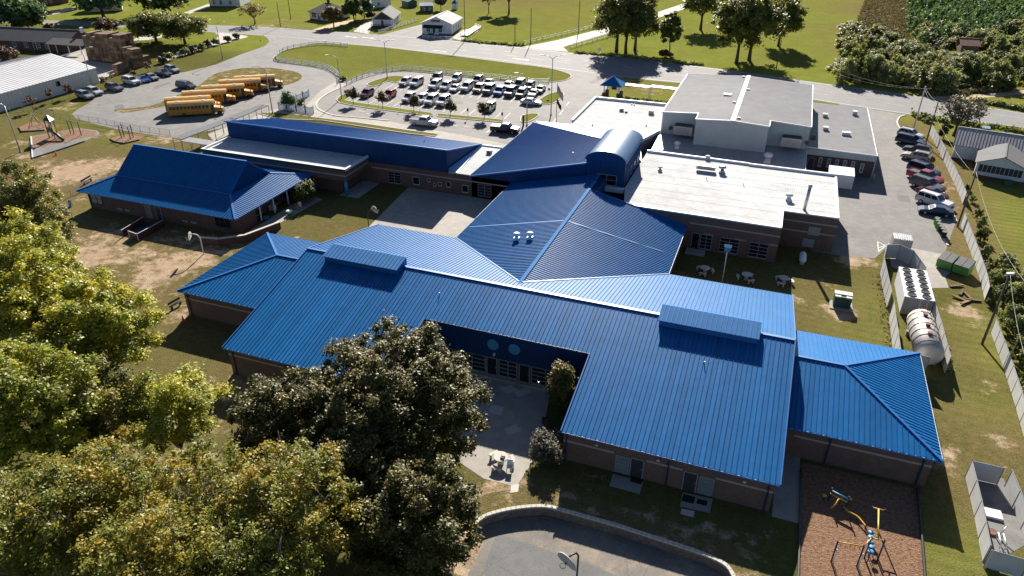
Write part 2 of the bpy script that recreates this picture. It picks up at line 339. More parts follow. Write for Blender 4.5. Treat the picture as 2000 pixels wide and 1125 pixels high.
M['lf_pine'] = leafmat('pine_needles', [(0.0, (0.0512, 0.095, 0.0419)), (0.5, (0.1026, 0.1795, 0.0779)), (1.0, (0.2083, 0.2904, 0.1198))], 0.6, 0.25, 0.2)
M['lf_thicket'] = leafmat('thicket_leaves', [(0.0, (0.1129, 0.1512, 0.056)), (0.5, (0.2622, 0.2951, 0.112)), (0.85, (0.4436, 0.4138, 0.1867)), (1.0, (0.6, 0.4679, 0.2801))], 0.55, 0.32, 0.25)
M['lf_reed'] = leafmat('dry_grass_blades', [(0.0, (0.10, 0.08, 0.045)), (0.5, (0.19, 0.155, 0.09)), (1.0, (0.28, 0.235, 0.15))], 0.8, 0.2, 0.2)
M['lf_mid2'] = leafmat('broad_green_leaves', [(0.0, (0.0882, 0.1069, 0.032)), (0.5, (0.1998, 0.205, 0.0535)), (1.0, (0.4408, 0.3452, 0.0935))], 0.48, 0.4, 0.4)
M['lf_mid3'] = leafmat('roadside_leaves', [(0.0, (0.0734, 0.0952, 0.0317)), (0.5, (0.1702, 0.1904, 0.0528)), (0.9, (0.3404, 0.2975, 0.0922)), (1.0, (0.4975, 0.2857, 0.079))], 0.5, 0.4, 0.3)
M['lf_gold2'] = leafmat('olive_gold_leaves', [(0.0, (0.0825, 0.0825, 0.027)), (0.5, (0.165, 0.15, 0.045)), (0.9, (0.285, 0.21, 0.0675)), (1.0, (0.39, 0.18, 0.075))], 0.5, 0.35, 0.25)
M['lf_russet2'] = leafmat('bronze_leaves', [(0.0, (0.075, 0.06, 0.0375)), (0.5, (0.1425, 0.1125, 0.06)), (1.0, (0.24, 0.18, 0.09))], 0.55, 0.25, 0.2)
# ================================================================== ground, roads, paving
def catmull(pts, n=4, closed=True):
    out = []; N = len(pts)
    for i in range(N if closed else N-1):
        if closed: p0, p1, p2, p3 = (pts[(i+k-1) % N] for k in range(4))
        else: p0, p1, p2, p3 = pts[max(i-1, 0)], pts[i], pts[i+1], pts[min(i+2, N-1)]
        for k in range(n):
            t = k/n; t2 = t*t; t3 = t2*t
            out.append(0.5*((2*p1)+(p2-p0)*t+(2*p0-5*p1+4*p2-p3)*t2+(3*p1-p0-3*p2+p3)*t3))
    if not closed: out.append(pts[-1].copy())
    return out
def inside(poly, X, Y):
    r = np.zeros(X.shape, bool); n = len(poly)
    for i in range(n):
        x0, y0 = poly[i][0], poly[i][1]; x1, y1 = poly[(i+1) % n][0], poly[(i+1) % n][1]
        c = ((y0 > Y) != (y1 > Y)) & (X < (x1-x0)*(Y-y0)/((y1-y0) if y1 != y0 else 1e-9)+x0)
        r ^= c
    return r
COURT_Z = -0.85
wall_px = [(928,1022),(950,1006),(1000,993),(1060,988),(1100,996),(1150,1010),(1200,1024),(1250,1040),(1330,1066),(1385,1086),(1420,1105),(1436,1135),(1446,1180)]
wall_line = catmull([P(x, y, 0) for x, y in wall_px], 5, False)
court_poly = wall_line + [Vector((8, 22, 0)), Vector((-14, 22, 0)), P(905, 1125), P(918, 1060)]
# wear map: (px, py, radius m, strength, channel)
BLOB = [  # bare soil
 (150,335,8,.85,0),(110,345,6,.7,0),(200,325,7,.7,0),(70,330,5,.6,0),
 (300,318,5,.75,0),(270,335,5,.8,0),(235,352,5,.6,0),(170,385,4,.5,0),(205,470,7,.6,0),(170,500,6,.75,0),(260,500,6,.6,0),(330,520,6,.75,0),(300,545,4,.7,0),(390,500,5,.75,0),(440,470,5,.6,0),(360,470,6,.5,0),(250,455,6,.4,0),
 (345,615,3,.6,0),(475,765,3,.75,0),(440,745,3,.5,0),(390,650,4,.3,0),(60,305,4,.6,0),(30,280,6,.5,0),(95,247,3,.5,0),(125,212,4,.6,0),(140,203,3,.6,0),(210,262,5,.5,0),(320,272,5,.6,0),(250,275,6,.35,0),(90,320,5,.5,0),(140,330,8,.35,0),
 (985,965,3,.7,0),(935,1000,3,.8,0),(1030,960,2.5,.5,0),(920,1040,3,.8,0),(905,1090,3,.7,0),(1060,975,2.5,.6,0),(1150,980,3,.45,0),(1280,1010,3,.4,0),(1380,1050,3,.5,0),(1450,1060,2.5,.5,0),(1500,1060,2.5,.45,0),(1160,920,2.5,.35,0),
 (1665,510,3,.8,0),(1690,508,3,.6,0),(1640,610,2.6,.8,0),(1610,550,3,.4,0),(1555,585,2,.5,0),(1340,540,4,.35,0),(1620,520,3,.4,0),
 (1855,915,1.6,.7,0),(1845,880,1.6,.6,0),(1900,960,2,.35,0),(1880,605,3,.7,0),(1905,640,2,.5,0),(1940,760,2,.5,0),(1955,860,2.5,.45,0),(1870,850,2,.3,0),(1930,900,2.5,.35,0),
 (1795,290,4,.5,0),(1815,330,3,.5,0),(1840,390,3,.5,0),(1865,430,2,.4,0),(1230,160,5,.5,0),(1270,178,6,.5,0),(1300,165,6,.3,0),(1405,118,4,.5,0),
 (690,470,3,.3,0),(600,450,4,.25,0),(205,215,3,.4,0),(250,214,6,.9,0),(285,212,5,.7,0),(560,215,5,.3,0),
 (520,50,6,.6,0),(555,40,8,.5,0),(760,60,8,.4,0),(300,480,9,.3,0),(420,820,5,.45,0),(300,900,6,.5,0),(380,900,4,.5,0),
 # dry / brown
 (1780,265,5,.7,1),(1800,300,5,.8,1),(1825,345,5,.8,1),(1850,400,4,.8,1),(1875,460,3,.7,1),(1895,540,3,.6,1),(1900,900,6,.4,1),(1850,760,4,.35,1),(1600,560,5,.5,1),(1580,640,6,.35,1),
 (220,330,14,.5,1),(100,330,9,.5,1),(180,420,10,.5,1),(300,570,9,.35,1),(360,590,6,.3,1),(990,975,4,.6,1),(1040,985,4,.5,1),(330,240,9,.4,1),
 (1000,-8,38,.75,1),(1130,-14,34,.6,1),(1720,100,14,.9,1),(1740,20,22,.9,1),(1950,170,14,.4,1),(1650,440,3,.3,1),(660,455,4,.5,1),(720,470,4,.4,1),(1720,60,16,1,1),
 (1775,250,6,.95,1),(1790,272,6,1,1),(1802,300,7,1,1),(1820,335,7,1,1),(1838,370,7,1,1),(1856,405,6,1,1),(1872,440,5,1,1),(1885,480,5,.9,1),(1898,530,5,.8,1),(1795,285,5,.5,0),(1830,360,5,.55,0),(1850,410,4,.5,0),
 (60,330,16,.7,1),(150,345,16,.75,1),(260,320,14,.65,1),(100,420,14,.7,1),(200,440,14,.7,1),(320,470,12,.7,1),(250,560,14,.65,1),(350,640,10,.5,1),(420,720,8,.45,1),(480,780,7,.5,1),(620,440,8,.35,1),(30,250,10,.4,1),(330,285,10,.5,1),
 (1740,560,5,.35,1),(1600,600,7,.5,1),(1700,560,5,.3,1),(1880,700,5,.4,1),(1870,820,6,.45,1),(1930,950,7,.5,1),(1960,860,5,.6,1),(1850,980,4,.3,1),(1890,640,4,.4,1),(1310,165,12,.4,1),(1250,170,9,.6,1),(1500,110,10,.3,1),(1600,60,20,.25,1),(1450,60,16,.25,1),(900,40,20,.25,1),(1080,40,18,.3,1),(560,40,14,.3,1),
 # lush
 (1950,420,14,.8,2),(1960,300,14,.7,2),(1980,480,12,.6,2),(1870,250,9,.9,2),(1920,640,4,.7,2),(1950,700,4,.7,2),(1900,790,5,.4,2),(1690,600,6,.4,2),(1680,640,6,.4,2),(180,225,9,.5,2),(270,262,8,.4,2),(130,420,5,.6,2),(1860,1080,4,.5,2),
]
def axis(segs):
    out = []
    for a, b, st in segs: out += list(np.arange(a, b, st))
    return np.array(out+[segs[-1][1]])
gx = axis([(-1500,-600,300),(-600,-250,25),(-250,-130,4),(-130,60,0.8),(60,140,4),(140,600,25),(600,1500,300)])
gy = axis([(-400,0,50),(0,24,4),(24,120,0.8),(120,190,1.6),(190,340,5),(340,800,40),(800,2400,200)])
X, Y = np.meshgrid(gx, gy)
wear = np.zeros(X.shape+(3,))
wear[..., 2] = np.clip((Y+0.12*X-150)/14, 0, 1)*0.85
for px, py, r, s, ch in BLOB:
    c = P(px, py); d2 = ((X-c.x)**2+(Y-c.y)**2)/(r*r)
    wear[..., ch] = np.maximum(wear[..., ch], s*np.exp(-d2*0.9))
shade_yard = inside([P(*q) for q in ((120,455),(460,430),(620,470),(440,560),(330,640),(250,560))], X, Y)
wear[..., 0] = np.where(shade_yard, np.maximum(wear[..., 0], 0.38), wear[..., 0])
Z = np.zeros(X.shape)
_m = inside(court_poly, X, Y)
for _p in wall_line[::2]: _m |= (X-_p.x)**2+(Y-_p.y)**2 < 0.95**2
Z[_m] = COURT_Z-0.02
# roadside ditches
def ditch(pts, wd, dp):
    global Z
    p = [P(*q) for q in pts]
    for a, b in zip(p[:-1], p[1:]):
        dx, dy = b.x-a.x, b.y-a.y; L2 = dx*dx+dy*dy
        t = np.clip(((X-a.x)*dx+(Y-a.y)*dy)/L2, 0, 1); d = np.hypot(X-a.x-t*dx, Y-a.y-t*dy)
        Z = np.minimum(Z, -dp*np.clip(1-d/wd, 0, 1))
nx_, ny_ = len(gx), len(gy)
vs = np.stack([X, Y, Z], -1).reshape(-1, 3)
ii = np.arange(nx_*ny_).reshape(ny_, nx_)
qs = np.stack([ii[:-1, :-1], ii[:-1, 1:], ii[1:, 1:], ii[1:, :-1]], -1).reshape(-1, 4)
def np_mesh(name, verts, quads, smooth=False):
    me = bpy.data.meshes.new(name); nv, nf, k = len(verts), len(quads), quads.shape[1]
    me.vertices.add(nv); me.vertices.foreach_set('co', np.ascontiguousarray(verts, np.float32).ravel())
    me.loops.add(nf*k); me.loops.foreach_set('vertex_index', np.ascontiguousarray(quads, np.int32).ravel())
    me.polygons.add(nf); me.polygons.foreach_set('loop_start', np.arange(0, nf*k, k, dtype=np.int32))
    me.update(calc_edges=True); return me
gm = np_mesh('ground', vs, qs)
ca = gm.color_attributes.new('wear', 'FLOAT_COLOR', 'POINT')
ca.data.foreach_set('color', np.concatenate([wear.reshape(-1, 3), np.ones((nx_*ny_, 1))], 1).astype(np.float32).ravel())
setting(link_mesh('ground', gm, M['grass']))

def sheet(name, poly, z, mat, wearc=None):
    me = bpy.data.meshes.new(name); me.from_pydata([(p[0], p[1], z) for p in poly], [], [tuple(range(len(poly)))])
    bm = bmesh.new(); bm.from_mesh(me); bmesh.ops.triangulate(bm, faces=bm.faces); bmesh.ops.recalc_face_normals(bm, faces=bm.faces)
    for f in bm.faces:
        if f.normal.z < 0: f.normal_flip()
    bm.to_mesh(me); bm.free()
    if wearc is not None:
        c = me.color_attributes.new('wear', 'FLOAT_COLOR', 'POINT'); c.data.foreach_set('color', list(wearc+(1,))*len(me.vertices))
    return setting(link_mesh(name, me, mat))
def strip(name, line, width, z, mat, parent=None):
    mb = MB(); L = [Vector((p[0], p[1], z)) for p in line]; n = len(L); vs = []
    for i, p in enumerate(L):
        d = (L[min(i+1, n-1)]-L[max(i-1, 0)]).normalized(); nrm = Vector((-d.y, d.x, 0)); vs += [p+nrm*width/2, p-nrm*width/2]
    return mb.add(vs, [(2*i, 2*i+1, 2*i+3, 2*i+2) for i in range(n-1)]).build(name, mat, parent)
# ---- the public road
far_px = [(-120,34),(0,38),(79,40),(153,41),(240,43),(330,46),(405,49),(520,52.5),(580,57),(660,62),(735,67),(805,72),(882,79),(940,85.5),(1005,91),(1096,101),(1180,109),(1282,119.5),(1376,131),(1470,143),(1558,156),(1670,171),(1784,186),(1890,203),(2000,221),(2150,247)]
near_px = [(-120,40),(0,44),(80,47),(159,50),(240,53.5),(330,58),(405,62.5),(520,70),(580,75),(660,83),(735,90),(805,98),(882,107),(940,114),(1005,122),(1096,135),(1180,146),(1282,158),(1376,166),(1470,177),(1558,190),(1670,208),(1784,225),(1890,237),(2000,250),(2150,278)]
fe = catmull([P(*q) for q in far_px], 4, False); ne = catmull([P(*q) for q in near_px], 4, False)
road = setting(MB().add([(p.x, p.y, 0.012) for p in fe]+[(p.x, p.y, 0.012) for p in ne],
     [(i, i+1, len(fe)+i+1, len(fe)+i) for i in range(len(fe)-1)]).build('main_road', M['road']))
def along(t, a0=0, a1=None):
    return [fe[i].lerp(ne[i], t) for i in range(len(fe))][a0:a1]
def resample(line, step):
    out = [line[0].copy()]; acc = 0.0
    for a, b in zip(line[:-1], line[1:]):
        d = (b-a).length
        while acc+d >= step:
            a = a.lerp(b, (step-acc)/d); out.append(a.copy()); d = (b-a).length; acc = 0.0
        acc += d
    return out
def dashes(name, line, wd, on, off, z, mat, parent=None):
    L = resample(line, on+off); mb = MB()
    for a, b in zip(L[:-1], L[1:]):
        d = (b-a).normalized(); n = Vector((-d.y, d.x, 0))*wd/2; e = a+d*on
        mb.add([(a+n).to_3d(), (a-n).to_3d(), (e-n).to_3d(), (e+n).to_3d()], [(0, 1, 2, 3)])
    mb.v = [(v[0], v[1], z) for v in mb.v]
    return mb.build(name, mat, parent)
for tt in (0.04, 0.96): strip('edge_line', along(tt), 0.14, 0.018, M['paint_line'], road)
for tt in (0.38, 0.62): dashes('lane_line', along(tt), 0.16, 4.5, 4.0, 0.018, M['paint_yellow'], road)
dashes('lane_dash', along(0.5, 60, 70), 0.12, 3, 6, 0.018, M['paint_line'], road)
def arrow(px, py, ang, s=1.0):
    c = P(px, py); mb = MB(); pts = [(-2.2,-.12),(0.4,-.12),(0.4,-.45),(1.9,0),(0.4,.45),(0.4,.12),(-1.2,.12),(-1.6,.55),(-2.2,.55)]
    ca, sa = math.cos(ang), math.sin(ang)
    mb.add([(c.x+s*(x*ca-y*sa), c.y+s*(x*sa+y*ca), 0.019) for x, y in pts], [tuple(range(len(pts)))]).build('turn_arrow', M['paint_line'], road)
rd = (ne[50]-ne[30]).normalized(); ra = math.atan2(rd.y, rd.x)
for q, a in (((688,72.5),0),((721,74.2),0),((857,99.5),math.pi),((1016,115.5),math.pi)): arrow(q[0], q[1], ra+a, 1.25)
# ---- school lots and drives
lot_px = [(140,223),(152,213),(171,203),(200,182),(243,165),(300,150),(360,141),(422,126),(471,106),(515,91),(526,82),(522,74),(508,66),(560,68),(700,78),(900,100),(1100,125),(1345,152),(1345,160),(1290,150),(1235,146),(1195,160),(1180,178),(1165,196),(1120,252),(1060,275),(990,300),(905,282),(820,262),(740,246),(660,238),(600,230),(540,228),(455,246),(345,268),(300,264),(231,253),(188,243),(148,231)]
sheet('school_drive', [P(*q) for q in lot_px], 0.006, M['asphalt'])
sheet('service_lot', [P(*q) for q in ((1640,203),(1693,212),(1767,224),(1757,229),(1752,240),(1758,252),(1813,316),(1841,376),(1867,433),(1851,478),(1843,500),(1773,484),(1736,480),(1708,505),(1656,501),(1590,492),(1500,420),(1560,280))], 0.007, M['asphalt'])
sheet('dumpster_pad', [P(*q) for q in ((1736,480),(1773,483),(1843,497),(1858,530),(1846,541),(1853,562),(1812,563),(1790,545),(1740,520))], 0.013, M['concrete'])
# concrete walks in front of the school
sheet('front_walk', [P(*q) for q in ((620,232),(665,226),(700,231),(760,237),(830,251),(905,264),(1000,284),(985,296),(905,283),(820,264),(740,248),(660,238),(600,232))], 0.014, M['concrete'])
sheet('bus_walk', [P(*q) for q in ((405,262),(540,212),(570,222),(600,232),(560,232),(480,250),(420,278))], 0.015, M['concrete'])
sheet('crossing_apron', [P(*q) for q in ((590,214),(625,178),(655,160),(680,163),(664,172),(640,183),(622,196),(618,207),(628,217),(655,226),(620,236))], 0.016, M['concrete'])
sheet('gravel_driveway', [P(*q) for q in ((1020,92),(1090,78),(1180,55),(1290,22),(1400,-15),(1415,-10),(1300,30),(1190,64),(1120,85),(1100,92),(1110,101),(1060,97))], 0.011, M['gravel'])
sheet('shop_parking', [P(*q) for q in ((745,68),(830,46),(880,54),(885,79),(800,72))], 0.010, M['darkgravel'])
sheet('shop_apron', [P(*q) for q in ((880,74),(905,58),(930,54),(935,60),(900,79))], 0.012, M['concrete'])
sheet('dirt_track', [P(*q) for q in ((1790,190),(1860,187),(1930,183),(2010,175),(2100,160),(2100,166),(2010,183),(1930,190),(1860,195),(1810,194))], 0.009, M['dirt'])
sheet('farm_track', [P(*q) for q in ((1965,-4),(1985,20),(2010,48),(2016,44),(1990,14),(1974,-4))], 0.008, M['dirt'])
sheet('house_drive', [P(*q) for q in ((610,58),(650,46),(690,38),(700,40),(660,51),(640,58))], 0.008, M['dirt'])
sheet('cottage_drive', [P(*q) for q in ((690,62),(715,40),(735,36),(728,50),(720,66))], 0.009, M['gravel'])
sheet('left_driveway', [P(*q) for q in ((480,70),(440,63),(420,64),(428,70),(415,80),(380,95),(320,112),(305,118),(318,121),(390,98),(440,84),(485,72))], 0.010, M['gravel'])
sheet('left_side_drive', [P(*q) for q in ((250,80),(290,66),(330,70),(290,78))], 0.009, M['gravel'])
sheet('white_house_drive', [P(*q) for q in ((358,25),(412,6),(440,-4),(450,-2),(415,12),(370,27))], 0.009, M['gravel'])
sheet('brick_house_drive', [P(*q) for q in ((72,28),(150,13),(152,17),(80,34))], 0.009, M['gravel'])
sheet('yard_slab', [P(*q) for q in ((60,125),(115,108),(170,92),(175,118),(245,128),(262,131),(232,145),(195,160),(150,140))], 0.010, M['concrete'])
# ---- school yards
sheet('courtyard_slab', [Vector(q) for q in ((-55.2,99.2,0),(-37,99.2,0),(-36.9,78,0),(-52.8,78,0))], 0.012, M['concrete'])
sheet('pavilion_porch', [Vector(q) for q in ((-68.9,75.5,0),(-66.8,75.5,0),(-65.6,89.5,0),(-68.9,91,0))], 0.012, M['concrete'])
sheet('office_walk', [Vector(q) for q in ((-64,92,0),(-60.5,92,0),(-60.5,99.2,0),(-64,99.2,0))], 0.013, M['concrete'])
sheet('front_patio', [P(*q) for q in ((838,760),(890,705),(1075,768),(1062,830),(1048,890),(1040,903),(1008,951),(945,935),(900,905)) ], 0.014, M['concrete'])
sheet('patio_step_slab', [P(*q) for q in ((998,948),(1014,945),(1012,961),(997,963))], 0.03, M['stone'])
sheet('side_walk', [Vector(q) for q in ((5.6,46.1,0),(7.7,46.1,0),(7.6,54.4,0),(5.6,54.4,0))], 0.012, M['concrete'])
for q in (((1197,926),(1256,942),(1249,966),(1190,950)), ((1333,962),(1392,975),(1386,1003),(1328,990))):
    sheet('door_slab', [P(*p) for p in q], 0.05, M['concrete'])
sheet('paver_apron', [P(*p) for p in ((1331,993),(1357,999),(1354,1011),(1329,1004))], 0.02, M['stone'])
# lower basketball court
sheet('court_floor', court_poly, COURT_Z, M['court'])
sheet('court_surface', [P(*q, COURT_Z) for q in ((970,1042),(1000,1052),(1080,1078),(1170,1110),(1230,1135),(1230,1190),(930,1190),(938,1125))], COURT_Z+0.006, M['court2'])
_out = []
for _i, _p in enumerate(wall_line):
    _d = (wall_line[min(_i+1, len(wall_line)-1)]-wall_line[max(_i-1, 0)]).normalized(); _out.append(_p+Vector((-_d.y, _d.x, 0))*2.1)
sheet('wall_top_lawn', wall_line+_out[::-1], 0.004, M['grass'], (0.40, 0.45, 0.0))
for q in (((975,758),(998,752),(1012,762),(990,770)),((1003,765),(1030,757),(1040,765),(1012,776)),((960,790),(985,795),(978,812),(955,806)),((985,838),(1008,828),(1018,842),(992,850))):
    sheet('paving_patch', [P(*p) for p in q], 0.018, M['stone'])
sheet('playground_mulch', [Vector(q) for q in ((7.75,36,0),(7.75,53.6,0),(17.0,53.6,0),(16.85,50,0),(16.45,43,0),(16.2,36,0))], 0.02, M['mulch'])
sheet('mulch_bed', [P(*q) for q in ((61,266),(110,258),(150,250),(190,255),(196,262),(170,274),(130,289),(92,300),(64,310))], 0.02, M['darkgravel'])
sheet('mulch_pile', [P(*q) for q in ((63,268),(110,259),(150,251),(188,257),(186,265),(150,272),(110,281),(66,290))], 0.03, M['mulch'])
sheet('mulch_patch', [P(*q) for q in ((37,249),(60,238),(90,240),(112,247),(90,256),(43,258))], 0.02, M['mulch'])
sheet('mulch_corner', [P(*q) for q in ((215,271),(232,265),(262,261),(288,264),(270,274),(243,280),(222,277))], 0.02, M['mulch'])
sheet('enclosure_gravel', [P(*q) for q in ((1901,925),(1960,935),(2010,1060),(1920,1110))], 0.012, M['darkgravel'])
# ---- grass islands inside the lots (raised, with kerbs)
def island(name, px, wearc, kerb=True, sm=3):
    poly = catmull([P(*q) for q in px], sm) if sm > 1 else [P(*q) for q in px]
    n = len(poly); ar = sum(poly[i].x*poly[(i+1)%n].y-poly[(i+1)%n].x*poly[i].y for i in range(n))
    if ar < 0: poly = poly[::-1]
    if not kerb: return sheet(name, poly, 0.02, M['grass'], wearc)
    inn = []
    for i, p in enumerate(poly):
        d = (poly[(i+1)%n]-poly[i-1]).normalized(); inn.append(p+Vector((-d.y, d.x, 0))*0.22)
    o = sheet(name, inn, 0.10, M['grass'], wearc)
    mb = MB(); vs = [(p.x, p.y, 0) for p in poly]+[(p.x, p.y, 0.13) for p in poly]+[(p.x, p.y, 0.13) for p in inn]+[(p.x, p.y, 0.09) for p in inn]
    fs = []
    for i in range(n):
        j = (i+1) % n
        for k in range(3): fs.append((k*n+i, k*n+j, (k+1)*n+j, (k+1)*n+i))
    mb.add(vs, fs).build('kerb', M['kerb'], o); return o
island('entrance_lawn', [(534,113),(545,103),(575,93),(612,86),(645,85),(682,87),(755,93.5),(820,101),(900,111),(1000,124),(1070,133),(1108,143),(1116,150),(1101,158),(1056,162),(980,158),(900,150),(840,143),(790,139),(755,141),(720,146),(695,154),(678,163),(668,157),(660,150),(640,136),(610,130),(575,125),(550,122),(537,119)], (0.05, 0.05, 0.55), True, 3)
island('bus_island', [(416,146),(457,135.5),(499,132),(542,134),(582,142),(589,153),(570,163),(545,166),(480,160),(428,163),(385,184),(335,204),(285,214),(240,220),(222,215),(255,211),(300,205),(350,184),(390,166)], (0.42, 0.45, 0.2), False, 3)
island('oval_island', [(716,166),(727,169.5),(742,166.5),(757,159.5),(775,162),(790,154),(793,150),(767,148.5),(745,153.5),(722,161)], (0.0, 0.1, 0.6))
island('lot_verge', [(656,195),(664,187),(682,182),(689,187),(675,196.5),(700,201),(780,212),(844,221),(846,227.5),(780,219.5),(733,213.5),(687,206.5),(662,201)], (0.0, 0.05, 0.75), True, 1)
island('lot_verge', [(853,222),(900,226),(980,234),(983,240),(900,232.5),(854,228)], (0.0, 0.05, 0.75), True, 1)
island('small_island', [(1016,233),(1020,226),(1040,222),(1054,225),(1042,234),(1030,239),(1018,239)], (0.0, 0.05, 0.6))
island('corner_island', [(1049,203),(1054,194),(1074,183),(1098,180),(1101,188),(1082,202),(1064,205)], (0.0, 0.05, 0.6))
island('wall_verge', [(505,222),(540,220),(620,230),(700,240),(800,255),(856,262),(850,267),(800,262),(700,247),(630,236),(600,235),(540,233)], (0.1, 0.25, 0.4), True, 1)
kl = setting(MB().build('kerbs', M['kerb'])) if False else None
def kerbline(px, wd=0.3, h=0.12, sm=3):
    L = catmull([P(*q) for q in px], sm, False); mb = MB()
    for a, b in zip(L[:-1], L[1:]): mb.bar(a+Vector((0,0,h/2)), b+Vector((0,0,h/2)), wd, h)
    return setting(mb.build('kerb', M['kerb']))
kerbline([(664,172),(640,183),(622,196),(618,207),(628,217),(655,226),(700,230),(760,236)], 0.45)
kerbline([(1768,225),(1757,229),(1752,240),(1758,252)], 0.35); kerbline([(1812,314),(1841,376),(1867,433)], 0.4); kerbline([(1826,440),(1851,480)], 0.3)
kerbline([(526,82),(518,90),(500,72)], 0.4) if False else None
# parking stall lines and lane dashes
lotp = thing('parking_lines', 'thin white painted stall lines across the car park asphalt', 'road markings', P(900, 190))
def line_px(a, b, wd=0.1, z=0.012): MB().add([], []); strip('stall_line', [P(*a), P(*b)], wd, z, M['paint_line'], lotp)
SD = (P(776,160)-P(753,173)).normalized()            # stall direction
def stalls(a, b, n, ln=5.0):
    A, B = P(*a), P(*b)
    for i in range(n+1):
        p = A.lerp(B, i/n); strip('stall_line', [p, p+SD*ln], 0.1, 0.012, M['paint_line'], lotp)
stalls((752,174), (1062,206), 20); stalls((690,199), (985,232), 18, 4.6)
for a, b in (((700,216),(712,218)),((716,222),(728,224)),((784,230),(794,232)),((880,244),(892,246)),((905,246),(917,248)),((862,236),(872,238)),((950,259),(957,254)),((1080,240),(1087,230)),((1093,224),(1100,214)),((1106,206),(1112,199)),((1070,254),(1074,248))):
    strip('lane_dash', [P(*a), P(*b)], 0.14, 0.02, M['paint_line'], lotp)
for a, b in (((1714,472),(1737,484)),((1714,472),(1716,492)),((1717,484),(1737,476)),((1716,491),(1730,480))): strip('hatch_line', [P(*a), P(*b)], 0.12, 0.02, M['paint_line'], lotp)

M['tar'] = asphalt('patched_asphalt', (0.105, 0.10, 0.10), (0.13, 0.126, 0.125), (0.15, 0.145, 0.14), False)
for q in (((1690,300),(1704,302),(1708,330),(1693,328)), ((1752,380),(1775,383),(1778,395),(1755,393)), ((620,120),(640,124),(636,129),(616,125)), ((430,185),(470,176),(474,179),(434,189)), ((1150,160),(1175,150),(1180,154),(1156,165)), ((880,196),(905,199),(903,204),(878,201)), ((300,170),(330,160),(333,163),(303,174)), ((222,206),(240,203),(243,212),(226,216))):
    sheet('asphalt_patch', [P(*p) for p in q], 0.0105, M['tar'])
# ================================================================== building helpers
def clip(poly, k, lim, keep_less):
    out = []; n = len(poly)
    for i in range(n):
        a, b = poly[i], poly[(i+1) % n]
        ia = (a[k] <= lim+1e-9) if keep_less else (a[k] >= lim-1e-9); ib = (b[k] <= lim+1e-9) if keep_less else (b[k] >= lim-1e-9)
        if ia: out.append(a)
        if ia != ib:
            t = (lim-a[k])/(b[k]-a[k]); out.append(tuple(a[j]+(b[j]-a[j])*t for j in range(2)))
    return out
PCACHE = {}
def roof_slope(parent, poly3, run, width, mat, single=True, thick=0.14, rib=(0.03, 0.05), name='roof_slope', seam_name='panel'):
    """a planar roof face: a slab with its standing-seam panels laid on it"""
    pts = [Vector(p) for p in poly3]
    n = Vector((0, 0, 0))
    for i in range(len(pts)): n += pts[i].cross(pts[(i+1) % len(pts)])
    n.normalize()
    if n.z < 0: n = -n; pts = pts[::-1]
    run = Vector(run); run = (run-n*run.dot(n)).normalized(); ac = run.cross(n).normalized()
    slab = MB(); N = len(pts)
    slab.add([p-n*thick for p in pts]+pts, [tuple(range(N))[::-1], tuple(range(N, 2*N))]+[(i, (i+1)%N, N+(i+1)%N, N+i) for i in range(N)])
    so = slab.build(name, mat, parent); org = ORG[so.name]
    o = pts[0]; q = [((p-o).dot(ac), (p-o).dot(run)) for p in pts]
    s0, s1 = min(a[0] for a in q), max(a[0] for a in q); k = max(1, round((s1-s0)/width)); wd = (s1-s0)/k
    joined = MB(); rib = rib if single else (0.035, 0.07 if mat is M['blue'] else 0.045)
    for j in range(k):
        a, b = s0+j*wd, s0+(j+1)*wd
        c = clip(clip(q, 0, a+0.004, False), 0, b-0.004, True)
        if len(c) < 3: continue
        tm = min(x[1] for x in c); lo = o+ac*a+run*tm
        cc = [(x[0]-a, x[1]-tm) for x in c]; M_ = len(cc); mb = MB()
        mb.add([ac*x+run*y+n*0.003 for x, y in cc]+[ac*x+run*y+n*0.018 for x, y in cc], [tuple(range(M_, 2*M_))]+[(i, (i+1)%M_, M_+(i+1)%M_, M_+i) for i in range(M_)])
        at = [y for x, y in cc if abs(x-0.004) < 0.03]
        if len(at) >= 2 and max(at)-min(at) > 0.2:
            w2 = rib[0]
            mb.bar(ac*(w2/2+0.004)+run*(min(at))+n*(rib[1]/2+0.018), ac*(w2/2+0.004)+run*(max(at))+n*(rib[1]/2+0.018), w2, rib[1], up=n)
        if single:
            key = (mat.name, tuple(round(v, 2) for p in cc for v in p), tuple(round(v, 3) for v in run), tuple(round(v, 3) for v in n))
            if key not in PCACHE: me = mb.mesh(seam_name); me.materials.append(mat); PCACHE[key] = me
            link_mesh(seam_name, PCACHE[key], None, so, lo-org)
        else: joined.add([Vector(v)+lo for v in mb.v], mb.f)
    if not single and joined.f:
        j = joined.build('seam_panels', mat, so); j['kind'] = 'stuff'
    return so
def eave(parent, a, b, mat, strap=0.65):
    a, b = Vector(a), Vector(b); d = (b-a).normalized(); mb = MB()
    g = mb.bar(a-Vector((0,0,.07)), b-Vector((0,0,.07)), 0.13, 0.13).build('gutter', mat, parent)
    if strap:
        st = MB(); n = int((b-a).length/strap)
        for i in range(1, n): p = a+d*(i*strap); st.bar(p+Vector((0,0,-.05)), p+Vector((0,0,0.015)), 0.10, 0.07)
        st.build('gutter_straps', M['white'], g, 'stuff')
    return g
def cap(parent, a, b, mat, w=0.34, name='ridge_cap'):
    return MB().bar(Vector(a)+Vector((0,0,.06)), Vector(b)+Vector((0,0,.06)), w, 0.1).build(name, mat, parent)
